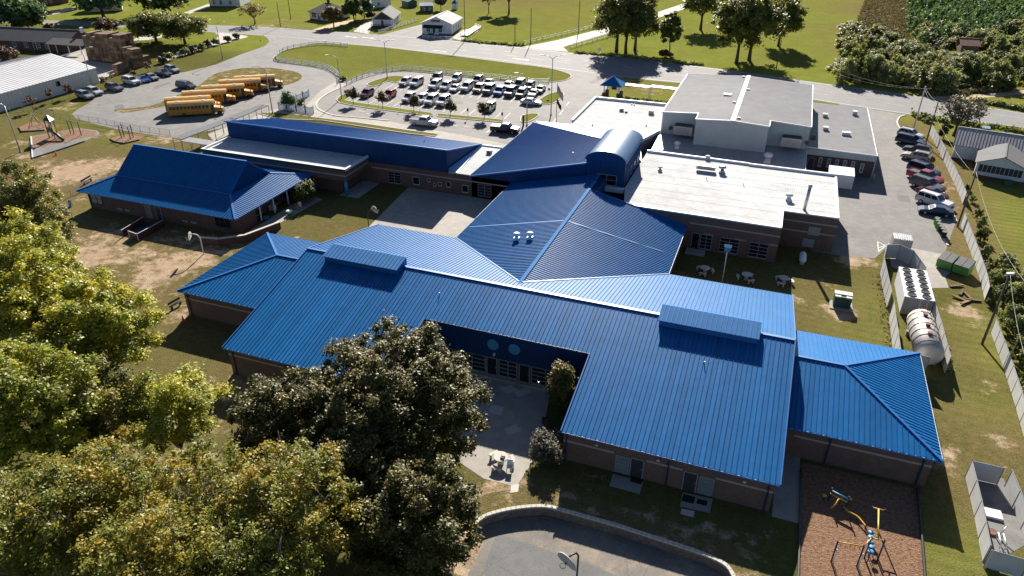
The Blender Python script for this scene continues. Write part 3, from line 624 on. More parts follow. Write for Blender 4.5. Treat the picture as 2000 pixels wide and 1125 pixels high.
def window(parent, p, ux, wd, ht, nx=2, nz=2, frame=None, glass=None, fw=0.07, name='window', sill=True):
    """p bottom-left corner on the wall face, ux along the wall; the face looks to ux x z"""
    p = Vector(p); ux = Vector(ux).normalized(); nrm = ux.cross(Vector((0,0,1))); up = Vector((0,0,1))
    frame = frame or M['grey']; glass = glass or M['glass']; mb = MB(); c = nrm*0.03
    for i in range(nx+1): q = p+ux*(wd*i/nx)+c; mb.bar(q, q+up*ht, fw, 0.09, up=nrm)
    for k in range(nz+1): q = p+up*(ht*k/nz)+c*0.9; mb.bar(q, q+ux*wd, 0.085, fw, up=up)
    if sill: mb.bar(p+nrm*0.06-up*0.06, p+ux*wd+nrm*0.06-up*0.06, 0.16, 0.06)
    w_ = mb.build(name, frame, parent)
    for i in range(nx):
        for k in range(nz):
            a = p+ux*(wd*i/nx+fw/2)+up*(ht*k/nz+fw/2)+nrm*0.02; e = MB(); x, z = ux*(wd/nx-fw), up*(ht/nz-fw)
            e.add([a, a+x, a+x+z, a+z, a-nrm*.015, a+x-nrm*.015, a+x+z-nrm*.015, a+z-nrm*.015], [(0,1,2,3),(7,6,5,4),(0,4,5,1),(1,5,6,2),(2,6,7,3),(3,7,4,0)])
            e.build('pane', glass, w_)
    return w_
def door(parent, p, ux, wd=1.0, ht=2.1, mat=None, frame=None):
    p = Vector(p); ux = Vector(ux).normalized(); nrm = ux.cross(Vector((0,0,1))); up = Vector((0,0,1)); mb = MB()
    a = p+nrm*0.02
    d = MB().add([a, a+ux*wd, a+ux*wd+up*ht, a+up*ht, a-nrm*.03, a+ux*wd-nrm*.03, a+ux*wd+up*ht-nrm*.03, a+up*ht-nrm*.03], [(0,1,2,3),(7,6,5,4),(0,4,5,1),(1,5,6,2),(2,6,7,3),(3,7,4,0)]).build('door', mat or M['darkmetal'], parent)
    for q0, q1 in ((p, p+up*ht), (p+ux*wd, p+ux*wd+up*ht), (p+up*ht, p+ux*wd+up*ht)): mb.bar(q0+nrm*.03, q1+nrm*.03, 0.09, 0.09)
    mb.build('door_frame', frame or M['grey'], d)
    MB().bar(p+ux*(wd-.12)+up*0.95+nrm*.06, p+ux*(wd-.12)+up*1.15+nrm*.06, 0.05).build('handle', M['grey'], d)
    return d
def ribs_front(parent, x0, x1, y, z0, ztop, mat, step=0.33, dep=0.035):
    mb = MB(); x = x0+step/2
    while x < x1: mb.box(x-0.03, x+0.03, y-dep, y, z0, ztop(x) if callable(ztop) else ztop); x += step
    return mb.build('wall_ribs', mat, parent, 'stuff')
def band(parent, a, b, mat=None, h=0.2):
    return MB().bar(a, b, 0.07, h).build('stone_band', mat or M['band'], parent)
def spout(parent, x, y, z, mat=None): return MB().bar((x, y, 0.05), (x, y, z), 0.11, 0.11).build('downspout', mat or M['blue_post'], parent)
def vent_pipe(parent, p, r=0.07, h=0.45, mat=None): return MB().tube(p, Vector(p)+Vector((0,0,h)), r, r, 6).build('vent_pipe', mat or M['galv'], parent)
def roof_fan(parent, p, s=0.45, h=0.7, mat=None):
    p = Vector(p); o = MB().box(p.x-s*.8, p.x+s*.8, p.y-s*.8, p.y+s*.8, p.z-.05, p.z+h*.35).lathe((p.x, p.y, p.z+h*.35), [(s*.6,0),(s*.6,h*.3),(s*1.05,h*.34),(s*1.05,h*.55),(s*.5,h*.68)], 12).build('roof_fan', mat or M['white_wear'], parent); return o
def hvac_box(parent, c, sx, sy, sz, mat=None, name='rooftop_unit'):
    c = Vector(c); o = MB().box(c.x-sx/2, c.x+sx/2, c.y-sy/2, c.y+sy/2, c.z, c.z+sz).build(name, mat or M['grey'], parent)
    g = MB()
    for i in range(5): z = c.z+sz*(0.2+0.14*i); g.box(c.x-sx*.42, c.x+sx*.42, c.y-sy/2-.02, c.y-sy/2, z, z+0.03)
    g.build('grille', M['darkmetal'], o); return o

M['cap_blue'] = plain('pale_blue_cap', (0.045, 0.17, 0.40), 0.85, 0, 0.1, 0.08, 1)
def seams(parent, x0, x1, y0, y1, z, step=3.0):
    mb = MB(); y = y0+step/2
    while y < y1: mb.box(x0, x1, y-.06, y+.06, z, z+.012); y += step
    return mb.build('membrane_seams', M['seam'], parent, 'stuff')
M['seam'] = plain('membrane_seam', (0.47, 0.475, 0.48), 0.9, 0, 0.05, 0.2, 1.5)
# ================================================================== classroom wing (front)
PW = 0.43
XL, XR, YF, YB, YR, ZE, ZR = -48.5, 5.65, 46.25, 78.1, 62.2, 3.32, 7.1
NL, NR, YN = -30.05, -12.5, 55.5
sl = (ZR-ZE)/(YR-YF); ZN = ZE+sl*(YN-YF)
cw = thing('classroom_wing', 'long blue metal roofed brick classroom wing wrapped around a front courtyard', 'school building', (-21.4, 60, 0))
wm = MB()
for x0, x1, yf, zf in ((XL+.35, NL-.2, YF+.28, ZE-.08), (NL-.2, NR+.2, YN+.28, ZN-.08), (NR+.2, XR-.35, YF+.28, ZE-.08)):
    wm.extrude_x([(yf, 0), (yf, zf), (YR, ZR-.2), (YB-.28, ZE-.08), (YB-.28, 0)], x0, x1)
wm.box(XR-.35, 17.6, 54.15, 70.0, 0, ZE-.06).box(-60.7, XL+.35, 54.15, 70.0, 0, ZE-.06)
wall = wm.build('brick_wall', M['brick'], cw)
for a, b in (((XL+.35, YF+.27, 2.45), (-41.4, YF+.27, 2.45)), ((NR+.2, YF+.27, 2.2), (-7.75, YF+.27, 2.2)), ((-5.0, YF+.27, 2.2), (-1.9, YF+.27, 2.2)), ((0.8, YF+.27, 2.2), (XR-.35, YF+.27, 2.2)), ((XR+1.0, 54.14, 2.3), (17.6, 54.14, 2.3)), ((-60.7, 54.14, 2.3), (XL+.35, 54.14, 2.3))):
    band(wall, a, b)
# recess: blue metal wall, discs, glazing
MB().box(NL-.19, NR+.19, YN+.16, YN+.27, 2.35, ZN-.1).build('blue_wall', M['blue_wall'], wall); ribs_front(wall, NL, NR, YN+.16, 2.35, ZN-.12, M['blue_wall'])
MB().box(NR+.08, NR+.19, YF+.5, YN+.15, 2.35, ZE-.1).add([(NR+.08,YF+.5,ZE-.1),(NR+.19,YF+.5,ZE-.1),(NR+.19,YN+.15,ZE-.1),(NR+.08,YN+.15,ZE-.1),(NR+.08,YN+.15,ZN-.1),(NR+.19,YN+.15,ZN-.1)],[(0,3,4),(1,5,2),(0,4,5,1),(3,2,5,4),(0,1,2,3)]).build('blue_wall', M['blue_wall'], wall)
for x in (-22.55, -20.25): 
    d = MB().tube((x, YN+.05, 4.0), (x, YN+.15, 4.0), 0.62, n=24).build('wall_disc', M['blue_disc'], cw)
    d['label'] = 'pale blue round disc on the dark blue courtyard wall'
MB().box(-22.5, -22.3, YN-.1, YN+.16, 2.75, 3.0).build('wall_lamp', M['white_wear'], cw)
for x0, x1, nx in ((-29.6, -26.6, 2), (-26.4, -23.5, 2), (-21.95, -20.0, 2), (-18.4, -15.4, 2), (-15.2, -12.9, 2)): window(wall, (x0, YN+.26, 0.25), (1,0,0), x1-x0, 2.0, nx, 4)
for x in (-23.3, -19.75): door(wall, (x, YN+.26, 0.05), (1,0,0), 1.1, 2.2, M['glass'])
MB().box(NL+.3, NR-.3, YN-.35, YN+.27, 0, 0.16).build('plinth', M['concrete'], wall)
# front faces
for x0, g, xd in ((-7.55, 'p', -6.25), (-0.45, 'p', -1.75), (-40.5, 'p', -39.0)):
    window(wall, (x0, YF+.27, 0.3), (1,0,0), 1.15, 1.75, 1, 4, M['grey'], M['glass_pale']); door(wall, (xd, YF+.27, 0.05), (1,0,0), 1.1, 2.1)
for x in (-12.0, -3.1, 4.9, -47.6): spout(cw, x, YF+.2, ZE-.1)
for x in (9.6, 16.9, -60.2, -51): spout(cw, x, 54.05, ZE-.1)
for x in (-4.0, -9.3, 3.0): MB().box(x-.12, x+.12, YF+.1, YF+.27, 2.55, 2.75).build('wall_lamp', M['stone'], cw)
B = M['blue']
rn = (0, 1, sl)
for x0, x1, yf in ((XL, NL, YF), (NL, NR, YN), (NR, XR, YF)):
    roof_slope(cw, [(x0, yf, ZE+sl*(yf-YF)), (x1, yf, ZE+sl*(yf-YF)), (x1, YR, ZR), (x0, YR, ZR)], rn, PW, B)
# rear slope, cut around the connector roof valleys
CX, CW0, CW1 = -22.75, -36.85, -8.6     # connector ridge / eaves
VZ = 6.63; VY = YR+(ZR-VZ)/sl
rb = (0, 1, -sl)
roof_slope(cw, [(XL, YR, ZR), (CX, YR, ZR), (CX, VY, VZ), (CW0, YB, ZE), (XL, YB, ZE)], rb, PW, B, False)
roof_slope(cw, [(CX, YR, ZR), (XR, YR, ZR), (XR, YB, ZE), (CW1, YB, ZE), (CX, VY, VZ)], rb, PW, B, False)
cap(cw, (XL, YR, ZR), (XR, YR, ZR), M['blue_trim'])
for a, b in (((XL, YF, ZE), (NL, YF, ZE)), ((NR, YF, ZE), (XR, YF, ZE)), ((NL, YN, ZN), (NR, YN, ZN))): eave(cw, a, b, M['blue_trim'])
for x, yf in ((XL, YF), (NL, YF), (NR, YF), (XR, YF)):
    y1 = YN if x in (NL, NR) else YR
    MB().bar((x, yf, ZE+.03), (x, y1, ZE+sl*(y1-YF)+.03), 0.1, 0.2).build('rake_trim', M['blue_trim'], cw)
for x in (XL, XR): MB().bar((x, YR, ZR+.03), (x, YB, ZE+.03), 0.1, 0.2).build('rake_trim', M['blue_trim'], cw)
# hipped end blocks
HZ = 5.42
for sgn, xe, xi, xa in ((1, 18.1, XR, 10.35), (-1, -61.2, XL, -53.1)):
    y0, y1 = 53.8, 70.45; ym = (y0+y1)/2
    roof_slope(cw, [(xi, y0, ZE), (xe, y0, ZE), (xa, ym, HZ), (xi, ym, HZ)], (0, ym-y0, HZ-ZE), PW, B)
    roof_slope(cw, [(xe, y0, ZE), (xe, y1, ZE), (xa, ym, HZ)], (xa-xe, 0, HZ-ZE), PW, B, sgn > 0)
    roof_slope(cw, [(xi, y1, ZE), (xe, y1, ZE), (xa, ym, HZ), (xi, ym, HZ)], (0, ym-y1, HZ-ZE), PW, B, False)
    for a, b in (((xe, y0, ZE), (xa, ym, HZ)), ((xe, y1, ZE), (xa, ym, HZ)), ((xa, ym, HZ), (xi, ym, HZ))): cap(cw, a, b, M['blue_trim'], 0.26, 'hip_cap')
    eave(cw, (xi, y0, ZE), (xe, y0, ZE), M['blue_trim']); eave(cw, (xe, y0, ZE), (xe, y1, ZE), M['white'] if sgn > 0 else M['blue_trim'], None)
# ridge monitors
for x0 in (-45.3, -7.0):
    x1 = x0+9.3; c = thing_part = None
    mo = MB().extrude_x([(60.75, 6.6), (60.75, 7.55), (62.75, 7.95), (63.1, 7.75), (63.1, 6.6)], x0, x1).build('ridge_monitor', M['blue_trim'], cw)
    mr = MB().add([(x0-.12, 60.5, 7.5), (x1+.12, 60.5, 7.5), (x1+.12, 62.85, 8.0), (x0-.12, 62.85, 8.0), (x0-.12, 63.3, 7.82), (x1+.12, 63.3, 7.82)]+[(x0-.12, 60.5, 7.42), (x1+.12, 60.5, 7.42)], [(0,1,2,3),(3,2,5,4),(6,7,1,0)]).build('monitor_roof', M['cap_blue'], mo)
    s = MB(); k = 20
    for i in range(k): x = x0+(i+.5)*9.3/k; s.bar((x, 60.5, 7.53), (x, 62.85, 8.03), 0.03, 0.03)
    s.build('monitor_seams', M['blue_trim'], mo, 'stuff')
for p in ((-30, 59, 6.4), (-16, 50.5, 4.4), (-2, 57, 5.9)): vent_pipe(cw, p, 0.05, 0.3)

# ================================================================== connector hall
ch = thing('connector_hall', 'blue gabled hall joining the classroom wing to the entrance tower', 'school building', (CX, 85, 0))
zc = ZE; sc = (VZ-zc)/(CX-CW0)
MB().extrude_y([(CW0+.3, 0), (CW1-.3, 0), (CW1-.3, zc-.08), (CX, VZ-.25), (CW0+.3, zc-.08)], 66, 93).build('brick_wall', M['brick'], ch)
MB().extrude_y([(CW0+.3, 0), (CX+1, 0), (CX+1, VZ-.3), (CX, VZ-.25), (CW0+.3, zc-.08)], 93, 99).build('back_wall', M['blue_wall'], ch)
roof_slope(ch, [(CX, VY, VZ), (CW0, YB, zc), (CW0, 96.3, zc), (CX, 96.3, VZ)], (CX-CW0, 0, VZ-zc), PW, B, False)
roof_slope(ch, [(CW0, 96.3, zc), (CX, 96.3, VZ), (CX, 99.2, VZ), (CW0, 99.2, zc)], (CX-CW0, 0, VZ-zc), PW, B, False)
roof_slope(ch, [(CX, VY, VZ), (CW1, YB, zc), (CW1, 93.0, zc), (CX, 93.0, VZ)], (CX-CW1, 0, VZ-zc), PW, B, False)
cap(ch, (CX, VY-.3, VZ), (CX, 96.4, VZ), M['cap_blue'], 0.42)
for a, b in (((CX, VY, VZ), (CW0, YB, zc)), ((CX, VY, VZ), (CW1, YB, zc))): cap(ch, a, b, M['blue_trim'], 0.16, 'valley_trim')
eave(ch, (CW0, YB, zc), (CW0, 99.2, zc), M['blue_trim'], 0.8); eave(ch, (CW1, YB, zc), (CW1, 93, zc), M['blue_trim'], 0.8)
MB().bar((CX, 93, VZ), (CW1, 93, zc), 0.12, 0.3).build('rake_trim', M['blue_trim'], ch)
for px, py in ((1009, 468), (1035, 467)):
    q = ray(px, py); y = 82.0; 
    p = P(px, py, 6.0); z = zc+sc*(p.x-CW0); p = P(px, py, z)
    roof_fan(ch, (p.x, p.y, p.z), 0.42, 0.95, M['white'])
for a, b in (((CW0+.5, 81.5, zc+.1+sc*.5), (CX-.3, 81.5, VZ+.03)), ((CX+.3, 81.5, VZ+.03), (CW1-.5, 83.2, zc+.15))): MB().bar(a, b, 0.1, 0.04).build('panel_splice', M['blue_disc'], ch)

# ================================================================== office wing
ow = thing('office_wing', 'long blue high-sided office wing with a white flat roof along its front', 'school building', (-70, 105, 0))
OY = 99.35
MB().box(-91.0, -37.0, OY, 113.0, 0, 3.55).build('brick_wall', M['brick'], ow)
MB().box(-91.0, -64.2, 93.4, OY, 0, 3.3).build('brick_wall', M['brick'], ow)
hw = MB().extrude_x([(OY, 3.5), (OY, 7.2), (113.1, 3.85), (113.1, 3.5)], -90.9, -47.9).build('blue_wall', M['blue_wall'], ow)
ribs_front(hw, -90.8, -48, OY, 3.55, 7.2, M['blue_wall'], 0.4)
mb = MB(); y = OY+.2
while y < 112.5: mb.box(-47.9, -47.86, y-.03, y+.03, 3.5, 7.2-(y-OY)*(3.35/13.75)); y += 0.4
mb.build('wall_ribs', M['blue_wall'], hw, 'stuff')
roof_slope(ow, [(-91.1, OY-.15, 7.3), (-47.7, OY-.15, 7.3), (-47.7, 113.4, 3.95), (-91.1, 113.4, 3.95)], (0, 13.9, -3.35), PW, B, False)
MB().bar((-91.15, OY-.2, 7.33), (-47.65, OY-.2, 7.33), 0.14, 0.2).bar((-47.65, OY-.2, 7.33), (-47.65, 113.4, 3.98), 0.14, 0.2).build('rake_trim', M['blue_trim'], ow)
# white flat roof along the front, with parapets
MB().box(-90.75, -62.5, 92.15, OY-.01, 2.5, 4.3).build('fascia_wall', M['brick'], ow)
MB().box(-90.6, -62.6, 92.3, OY-.05, 4.3, 4.36).build('flat_roof', M['white_roof'], ow)
for x0, x1, y0, y1 in ((-90.85, -62.4, 92.05, 92.3), (-90.85, -90.5, 92.3, OY-.02), (-62.75, -62.4, 92.3, OY-.02)): MB().box(x0, x1, y0, y1, 4.25, 4.62).build('parapet', M['white'], ow)
MB().box(-90.87, -62.38, 92.01, 92.05, 4.2, 4.57).build('parapet_cap', M['darkmetal'], ow)
band(ow, (-90.8, 92.13, 3.45), (-62.45, 92.13, 3.45)); band(ow, (-62.48, 92.15, 3.45), (-62.48, OY, 3.45)); band(ow, (-62, OY-.02, 2.6), (-37, OY-.02, 2.6))
MB().tube((-62.9, 92.6, 0), (-62.9, 92.6, 2.5), 0.3, n=14).build('round_column', M['blue_disc'], ow)
window(ow, (-58.9, OY-.01, 0.4), (1,0,0), 2.3, 1.9, 2, 4); window(ow, (-42.6, OY-.01, 0.4), (1,0,0), 2.3, 1.9, 2, 4)
for x, s, z in ((-54.3, 1.2, 0.7), (-51.6, 0.5, 1.5), (-50.5, 0.4, 0.9), (-49.6, 0.5, 1.1), (-48.2, 0.8, 1.1), (-45.4, 1.1, 0.6)): window(ow, (x, OY-.01, z), (1,0,0), s, s*1.05, 1, 1, M['stone'])
for x, y in ((-77.5, 96.3), (-70.3, 96.8)): vent_pipe(ow, (x, y, 4.34), 0.09, 0.4)
for x, y in ((-80, 106.5), (-55, 105.5)): vent_pipe(ow, (x, y, 7.3-(y-OY)*.24), 0.06, 0.5, M['blue_post'])
# white valley roof between office wing and entrance hall
MB().box(-47.7, -43.9, OY-.1, 113.2, 3.55, 3.68).build('valley_roof', M['white_roof'], ow); MB().box(-47.7, -43.9, 113.2, 113.5, 3.55, 3.9).build('parapet', M['white'], ow)
MB().add([(-47.68, OY-.05, 3.7), (-46.2, OY-.05, 3.7), (-47.68, 113, 3.7), (-47.68, OY-.05, 4.3), (-47.68, 113, 4.0)], [(0,1,3),(1,2,4,3),(0,2,1),(0,3,4,2)]).build('cricket', M['blue_disc'], ow)
hvac_box(ow, (-44.9, 110, 3.7), 0.8, 0.8, 0.6, M['grey'])
# front garden wall (north side, dark)
gw = MB().box(-76, -42, 114.6, 114.9, 0, 1.0).build('garden_wall', M['brick2'], None); tag(gw, 'low dark brick wall with pale coping behind the blue office wing', 'wall')
MB().box(-76.1, -41.9, 114.5, 115.0, 1.0, 1.1).build('coping', M['stone'], gw)

# ================================================================== entrance hall and tower
eh = thing('entrance_hall', 'blue entrance hall with one big sloped roof and a barrel-vaulted tower', 'school building', (-31, 106, 0))
E0, E1 = 3.55, 8.15
q0 = [(-43.7, OY), (-25.0, OY), (-25.0, 110.6), (-43.7, 129.8)]
mb = MB(); vs = [(x, y, 0) for x, y in q0]+[(q0[0][0], q0[0][1], E0-.1), (q0[1][0], q0[1][1], E1-.1), (q0[2][0], q0[2][1], E1-.1), (q0[3][0], q0[3][1], E0-.1)]
mb.add(vs, [(0,3,2,1),(4,5,6,7),(0,1,5,4),(1,2,6,5),(2,3,7,6),(3,0,4,7)]).build('brick_wall', M['brick'], eh)
es = (E1-E0)/(18.7)
bw = MB().add([(-43.7, OY-.06, 3.5), (-25, OY-.06, 3.5), (-25, OY-.06, E1-.12), (-43.7, OY-.06, E0-.1)]+[(-43.7, OY-.01, 3.5), (-25, OY-.01, 3.5), (-25, OY-.01, E1-.12), (-43.7, OY-.01, E0-.1)], [(0,1,2,3),(7,6,5,4),(0,4,5,1),(1,5,6,2),(2,6,7,3)]).build('blue_wall', M['blue_wall'], eh)
ribs_front(bw, -42, -25.1, OY-.06, 3.5, lambda x: E0-.1+es*(x+43.7), M['blue_wall'], 0.4)
roof_slope(eh, [(-43.9, OY-.3, E0-.03), (-24.95, OY-.3, E1+.03), (-24.95, 110.7, E1+.03), (-43.9, 130.1, E0-.03)], (1, 0, es), PW, B, False)
MB().bar((-43.9, OY-.33, E0), (-24.95, OY-.33, E1+.06), 0.12, 0.22).bar((-24.95, 110.7, E1+.06), (-43.9, 130.1, E0), 0.12, 0.22).build('rake_trim', M['blue_trim'], eh)
eave(eh, (-43.9, OY-.3, E0-.03), (-43.9, 130.1, E0-.03), M['blue_trim'], 0.9)
vent_pipe(eh, P(1119, 302, 7.1), 0.1, 0.4, M['white'])
TX0, TX1, TY0, TY1, TZ = -24.9, -19.15, 99.2, 110.9, 8.8
tw = MB().box(TX0, TX1, TY0, TY1, 0, TZ).build('tower_wall', M['blue_wall'], eh)
ribs_front(tw, TX0, TX1, TY0, 6.9, TZ, M['blue_wall'], 0.3)
mb = MB(); y = TY0+.2
while y < TY1: mb.box(TX1, TX1+.035, y-.03, y+.03, 5.4, TZ); y += 0.35
mb.build('wall_ribs', M['blue_wall'], tw, 'stuff')
arc = [((TX0+TX1)/2+3.05*math.cos(a), TZ+1.5*math.sin(a)) for a in [math.pi*k/18 for k in range(19)]]
vault = MB().extrude_y(arc, TY0-.1, TY1+.3)
vo = vault.build('barrel_vault', M['blue_disc'] , eh)
arc2 = [((TX0+TX1)/2+3.12*math.cos(a), TZ+.02+1.56*math.sin(a)) for a in [math.pi*k/24 for k in range(25)]]
sk = MB(); n = len(arc2); sk.add([(x, TY0-.2, z) for x, z in arc2]+[(x, TY1+.4, z) for x, z in arc2], [(i, i+1, n+i+1, n+i) for i in range(n-1)], True)
vs_ = sk.build('vault_roof', M['vault'] if 'vault' in M else plain('vault_metal', (0.16, 0.27, 0.42), 0.36, 0.0, 0.6, 0.08, 0.8, big=0.2), vo)
st = MB()
y = TY0
while y < TY1+.3:
    for k in range(24): st.bar((arc2[k][0], y, arc2[k][1]+.01), (arc2[k+1][0], y, arc2[k+1][1]+.01), 0.035, 0.04)
    y += 0.42
st.build('vault_seams', M['blue_trim'], vo, 'stuff')
MB().extrude_y(arc, TY0-.16, TY0-.11).build('arch_gable', M['blue_wall'], vo)
window(tw, (-23.2, TY0-.01, 5.25), (1,0,0), 3.0, 1.55, 2, 2, M['grey'])
for y in (101.5, 104, 106.5, 109): window(tw, (TX1+.01, y, 5.4), (0,1,0), 1.2, 1.3, 1, 1, M['blue_trim'])
for x, y in ((TX1+.06, TY0+.15), (TX1+.06, TY1-.2)): MB().bar((x, y, 4.6), (x, y, TZ), 0.12).build('downspout', M['blue_post'], eh)
MB().box(-23.9, -18.9, 98.6, TY0, 4.4, 5.1).build('tower_plinth', M['white'], eh)

# ================================================================== reception block (white flat roof beyond the tower)
rb_ = thing('reception_block', 'white flat roofed block between the flagpole and the grey gymnasium', 'school building', (-28, 138, 0))
poly = [(-36.3, 149.6), (-19.35, 149.6), (-19.35, 131.5), (-21.9, 123.2), (-25.0, 119.5), (-36.3, 129.8)]
MB().prism(poly, 0, 3.95).build('outer_wall', M['grey'], rb_)
MB().prism([(x, y) for x, y in poly], 3.95, 4.05).build('flat_roof', M['white_roof'], rb_)
for a, b in (((-36.4, 149.6), (-19.35, 149.6)), ((-36.4, 149.6), (-36.4, 131.8)), ((-19.4, 131.5), (-21.95, 123.2))): MB().bar((a[0], a[1], 4.25), (b[0], b[1], 4.25), 0.3, 0.55).build('parapet', M['white'], rb_)
seams(rb_, -36, -19.6, 132, 149.3, 4.05)
roof_slope(rb_, [(-36.3, 129.9, 4.08), (-25.0, 119.6, 4.25), (-25.1, 111.2, 4.6), (-43.5, 130.6, 3.75)], (0.5, 0.6, 0), 0.5, M['lowgrey'], False)
roof_slope(rb_, [(-21.9, 123.2, 4.3), (-25, 119.5, 4.3), (-24.6, 111.3, 5.2), (-18.9, 111.3, 5.2)], (0.2, -1, 0.1), 0.5, M['lowgrey'], False)
MB().prism([(-21.9, 123.2), (-18.85, 111.4), (-18.7, 111.4), (-21.7, 123.3)], 0, 5.0).build('side_wall', M['grey'], rb_)
for px, py, s in ((1214, 216, .4), (1272, 222, .5), (1223, 219, .25)): q = P(px, py, 4.1); hvac_box(rb_, (q.x, q.y, 4.05), s*2, s*1.6, s*1.6, M['galv'])
for px, py in ((1239, 206), (1234, 205), (1262, 246), (1157, 245)): q = P(px, py, 4.05); vent_pipe(rb_, q, 0.12, 0.3, M['darkmetal'])

# ================================================================== cafeteria block
cb = thing('cafeteria_block', 'brick cafeteria block under a broad white flat roof', 'school building', (-4, 105, 0))
CZ = 5.15
poly = [(-17.6, 93.1), (3.56, 92.7), (3.56, 98.75), (10.75, 98.75), (10.75, 116.0), (-18.9, 116.6), (-18.9, 99.3)]
cwall = MB().prism(poly, 0, CZ-.18).build('brick_wall', M['brick'], cb)
MB().prism(poly, CZ-.18, CZ-.06).build('flat_roof', M['white_roof'], cb)
seams(cb, -17, 3.3, 93.4, 98.6, CZ-.06); seams(cb, -18.7, 10.5, 98.9, 115.5, CZ-.06)
def parapet(par, a, b, h=0.25, w=0.35, z=CZ-.06): return MB().bar((a[0], a[1], z+h/2), (b[0], b[1], z+h/2), w, h).build('parapet', M['white'], par)
parapet(cb, (-18.9, 116.5), (-2.4, 116.1), .35); parapet(cb, (-2.4, 115.9), (10.75, 115.8), .35); parapet(cb, (10.6, 116), (10.6, 98.75), .12, .3); parapet(cb, (3.56, 98.85), (10.7, 98.85), .1, .3); parapet(cb, (3.45, 98.7), (3.45, 92.8), .1, .3); parapet(cb, (3.5, 92.8), (-17.6, 93.2), .1, .3)
band(cwall, (-8.3, 92.86, 3.9), (3.6, 92.62, 3.9)); band(cwall, (3.56, 98.72, 3.9), (10.8, 98.72, 3.9)); band(cwall, (3.56, 98.72, 2.5), (10.8, 98.72, 2.5)); band(cwall, (-6.2, 92.83, 2.55), (-4.9, 92.8, 2.55)); band(cwall, (-2, 92.75, 2.55), (-.6, 92.72, 2.55)); band(cwall, (2.4, 92.68, 2.55), (3.56, 92.64, 2.55))
door(cwall, (-7.7, 92.86, 0.3), (1,-.02,0), 1.0, 2.2, M['glass'])
for x0, x1 in ((-6.5, -5.0) , (-3.9, -1.4), (0.0, 2.4)): window(cwall, (x0, 92.83-.018*(x0+8), 0.4), (1,-.019,0), x1-x0, 2.1, 2, 4)
for x, z in ((8.0, 2.75), (7.6, 0.9)): MB().box(x-.75, x+.75, 98.69, 98.76, z-.6, z+.6).build('louvre_panel', M['grey'], cb)
MB().box(-8.2, -5.6, 91.0, 92.6, 0, 0.25).build('door_step', M['concrete'], cb)
for px, py, s, h in ((1289, 332, .35, .7), (1382, 311, .4, .7), (1540, 390, .5, 1.0)): q = P(px, py, CZ); roof_fan(cb, (q.x, q.y, CZ-.08), s, h)
q = P(1378, 333, CZ); hvac_box(cb, (q.x, q.y, CZ+.25), 2.9, 0.9, 0.6, M['galv'], 'rooftop_duct'); q = P(1406, 336, CZ); roof_fan(cb, (q.x+.3, q.y, CZ-.05), .55, 1.1, M['galv'])
q = P(1571, 409, CZ); MB().tube((q.x, q.y, CZ-.1), (q.x+.1, q.y, CZ+3.4), 0.22, n=12).lathe((q.x+.1, q.y, CZ+3.4), [(.3,0),(.3,.12),(.1,.3)], 10).build('flue', M['galv'], cb)
q = P(1540, 388, CZ); g = MB()
for i in range(5): g.bar((q.x-.6+.3*i, q.y+.6, CZ+.9), (q.x-.6+.3*i, q.y+.6, CZ+1.3), 0.04)
g.bar((q.x-.6, q.y+.6, CZ+1.3), (q.x+.6, q.y+.6, CZ+1.3), 0.04).build('fan_guard', M['galv'], cb)
for px, py in ((1380, 350), (1452, 362)): vent_pipe(cb, P(px, py, CZ-.06), 0.05, 0.5)

# ================================================================== gymnasium, its low roof and annex
gy_ = thing('gymnasium', 'tall pale metal gymnasium with a grey ribbed gable roof', 'school building', (-6.4, 146, 0))
GX0, GX1, GR, GZ, GRZ, GY0, GY1, GP = -19.25, 6.4, -6.5, 8.0, 8.75, 130.9, 161.8, 127.2
gw_ = MB().extrude_y([(GX0+.1, 0), (GX1-.1, 0), (GX1-.1, GZ-.1), (GR, GRZ-.12), (GX0+.1, GZ-.1)], GY0+.1, GY1-.1)
gs = (GRZ-GZ)/(GR-GX0)
gw_.extrude_y([(-12.7, 0), (-.45, 0), (-.45, GZ+gs*5.7), (GR, GRZ-.12), (-12.7, GZ+gs*6.4)], GP+.1, GY0+.1)
gwo = gw_.build('metal_wall', M['gym_wall'], gy_)
rz = lambda x: GZ-.12+gs*(min(x-GX0, GX1-x))
ribs_front(gwo, GX0+.2, -12.8, GY0+.1, 3.6, rz, M['gym_wall'], 0.35); ribs_front(gwo, -12.6, -.5, GP+.1, 3.3, rz, M['gym_wall'], 0.35); ribs_front(gwo, -.3, GX1-.2, GY0+.1, 3.6, rz, M['gym_wall'], 0.35)
for sx, xa in ((1, GX0), (-1, GX1)):
    xp = -12.75 if sx > 0 else -.4; zp = GZ+gs*abs(xp-xa)
    roof_slope(gy_, [(xa, GY0, GZ), (GR, GY0, GRZ), (GR, GY1, GRZ), (xa, GY1, GZ)], (GR-xa, 0, GRZ-GZ), 0.55, M['grey_metal'], False)
    roof_slope(gy_, [(xp, GP, zp), (GR, GP, GRZ), (GR, GY0, GRZ), (xp, GY0, zp)], (GR-xa, 0, GRZ-GZ), 0.55, M['grey_metal'], False)
    for a, b in (((xa, GY0, GZ), (xp, GY0, zp)), ((xp, GY0, zp), (xp, GP, zp)), ((xp, GP, zp), (GR, GP, GRZ)), ((xa, GY0, GZ), (xa, GY1, GZ))): MB().bar(Vector(a)+Vector((0,-.03,-.02)), Vector(b)+Vector((0,-.03,-.02)), 0.14, 0.2).build('rake_trim', M['white'], gy_)
cap(gy_, (GR, GP-.1, GRZ), (GR, GY1, GRZ), M['white'], 0.75)
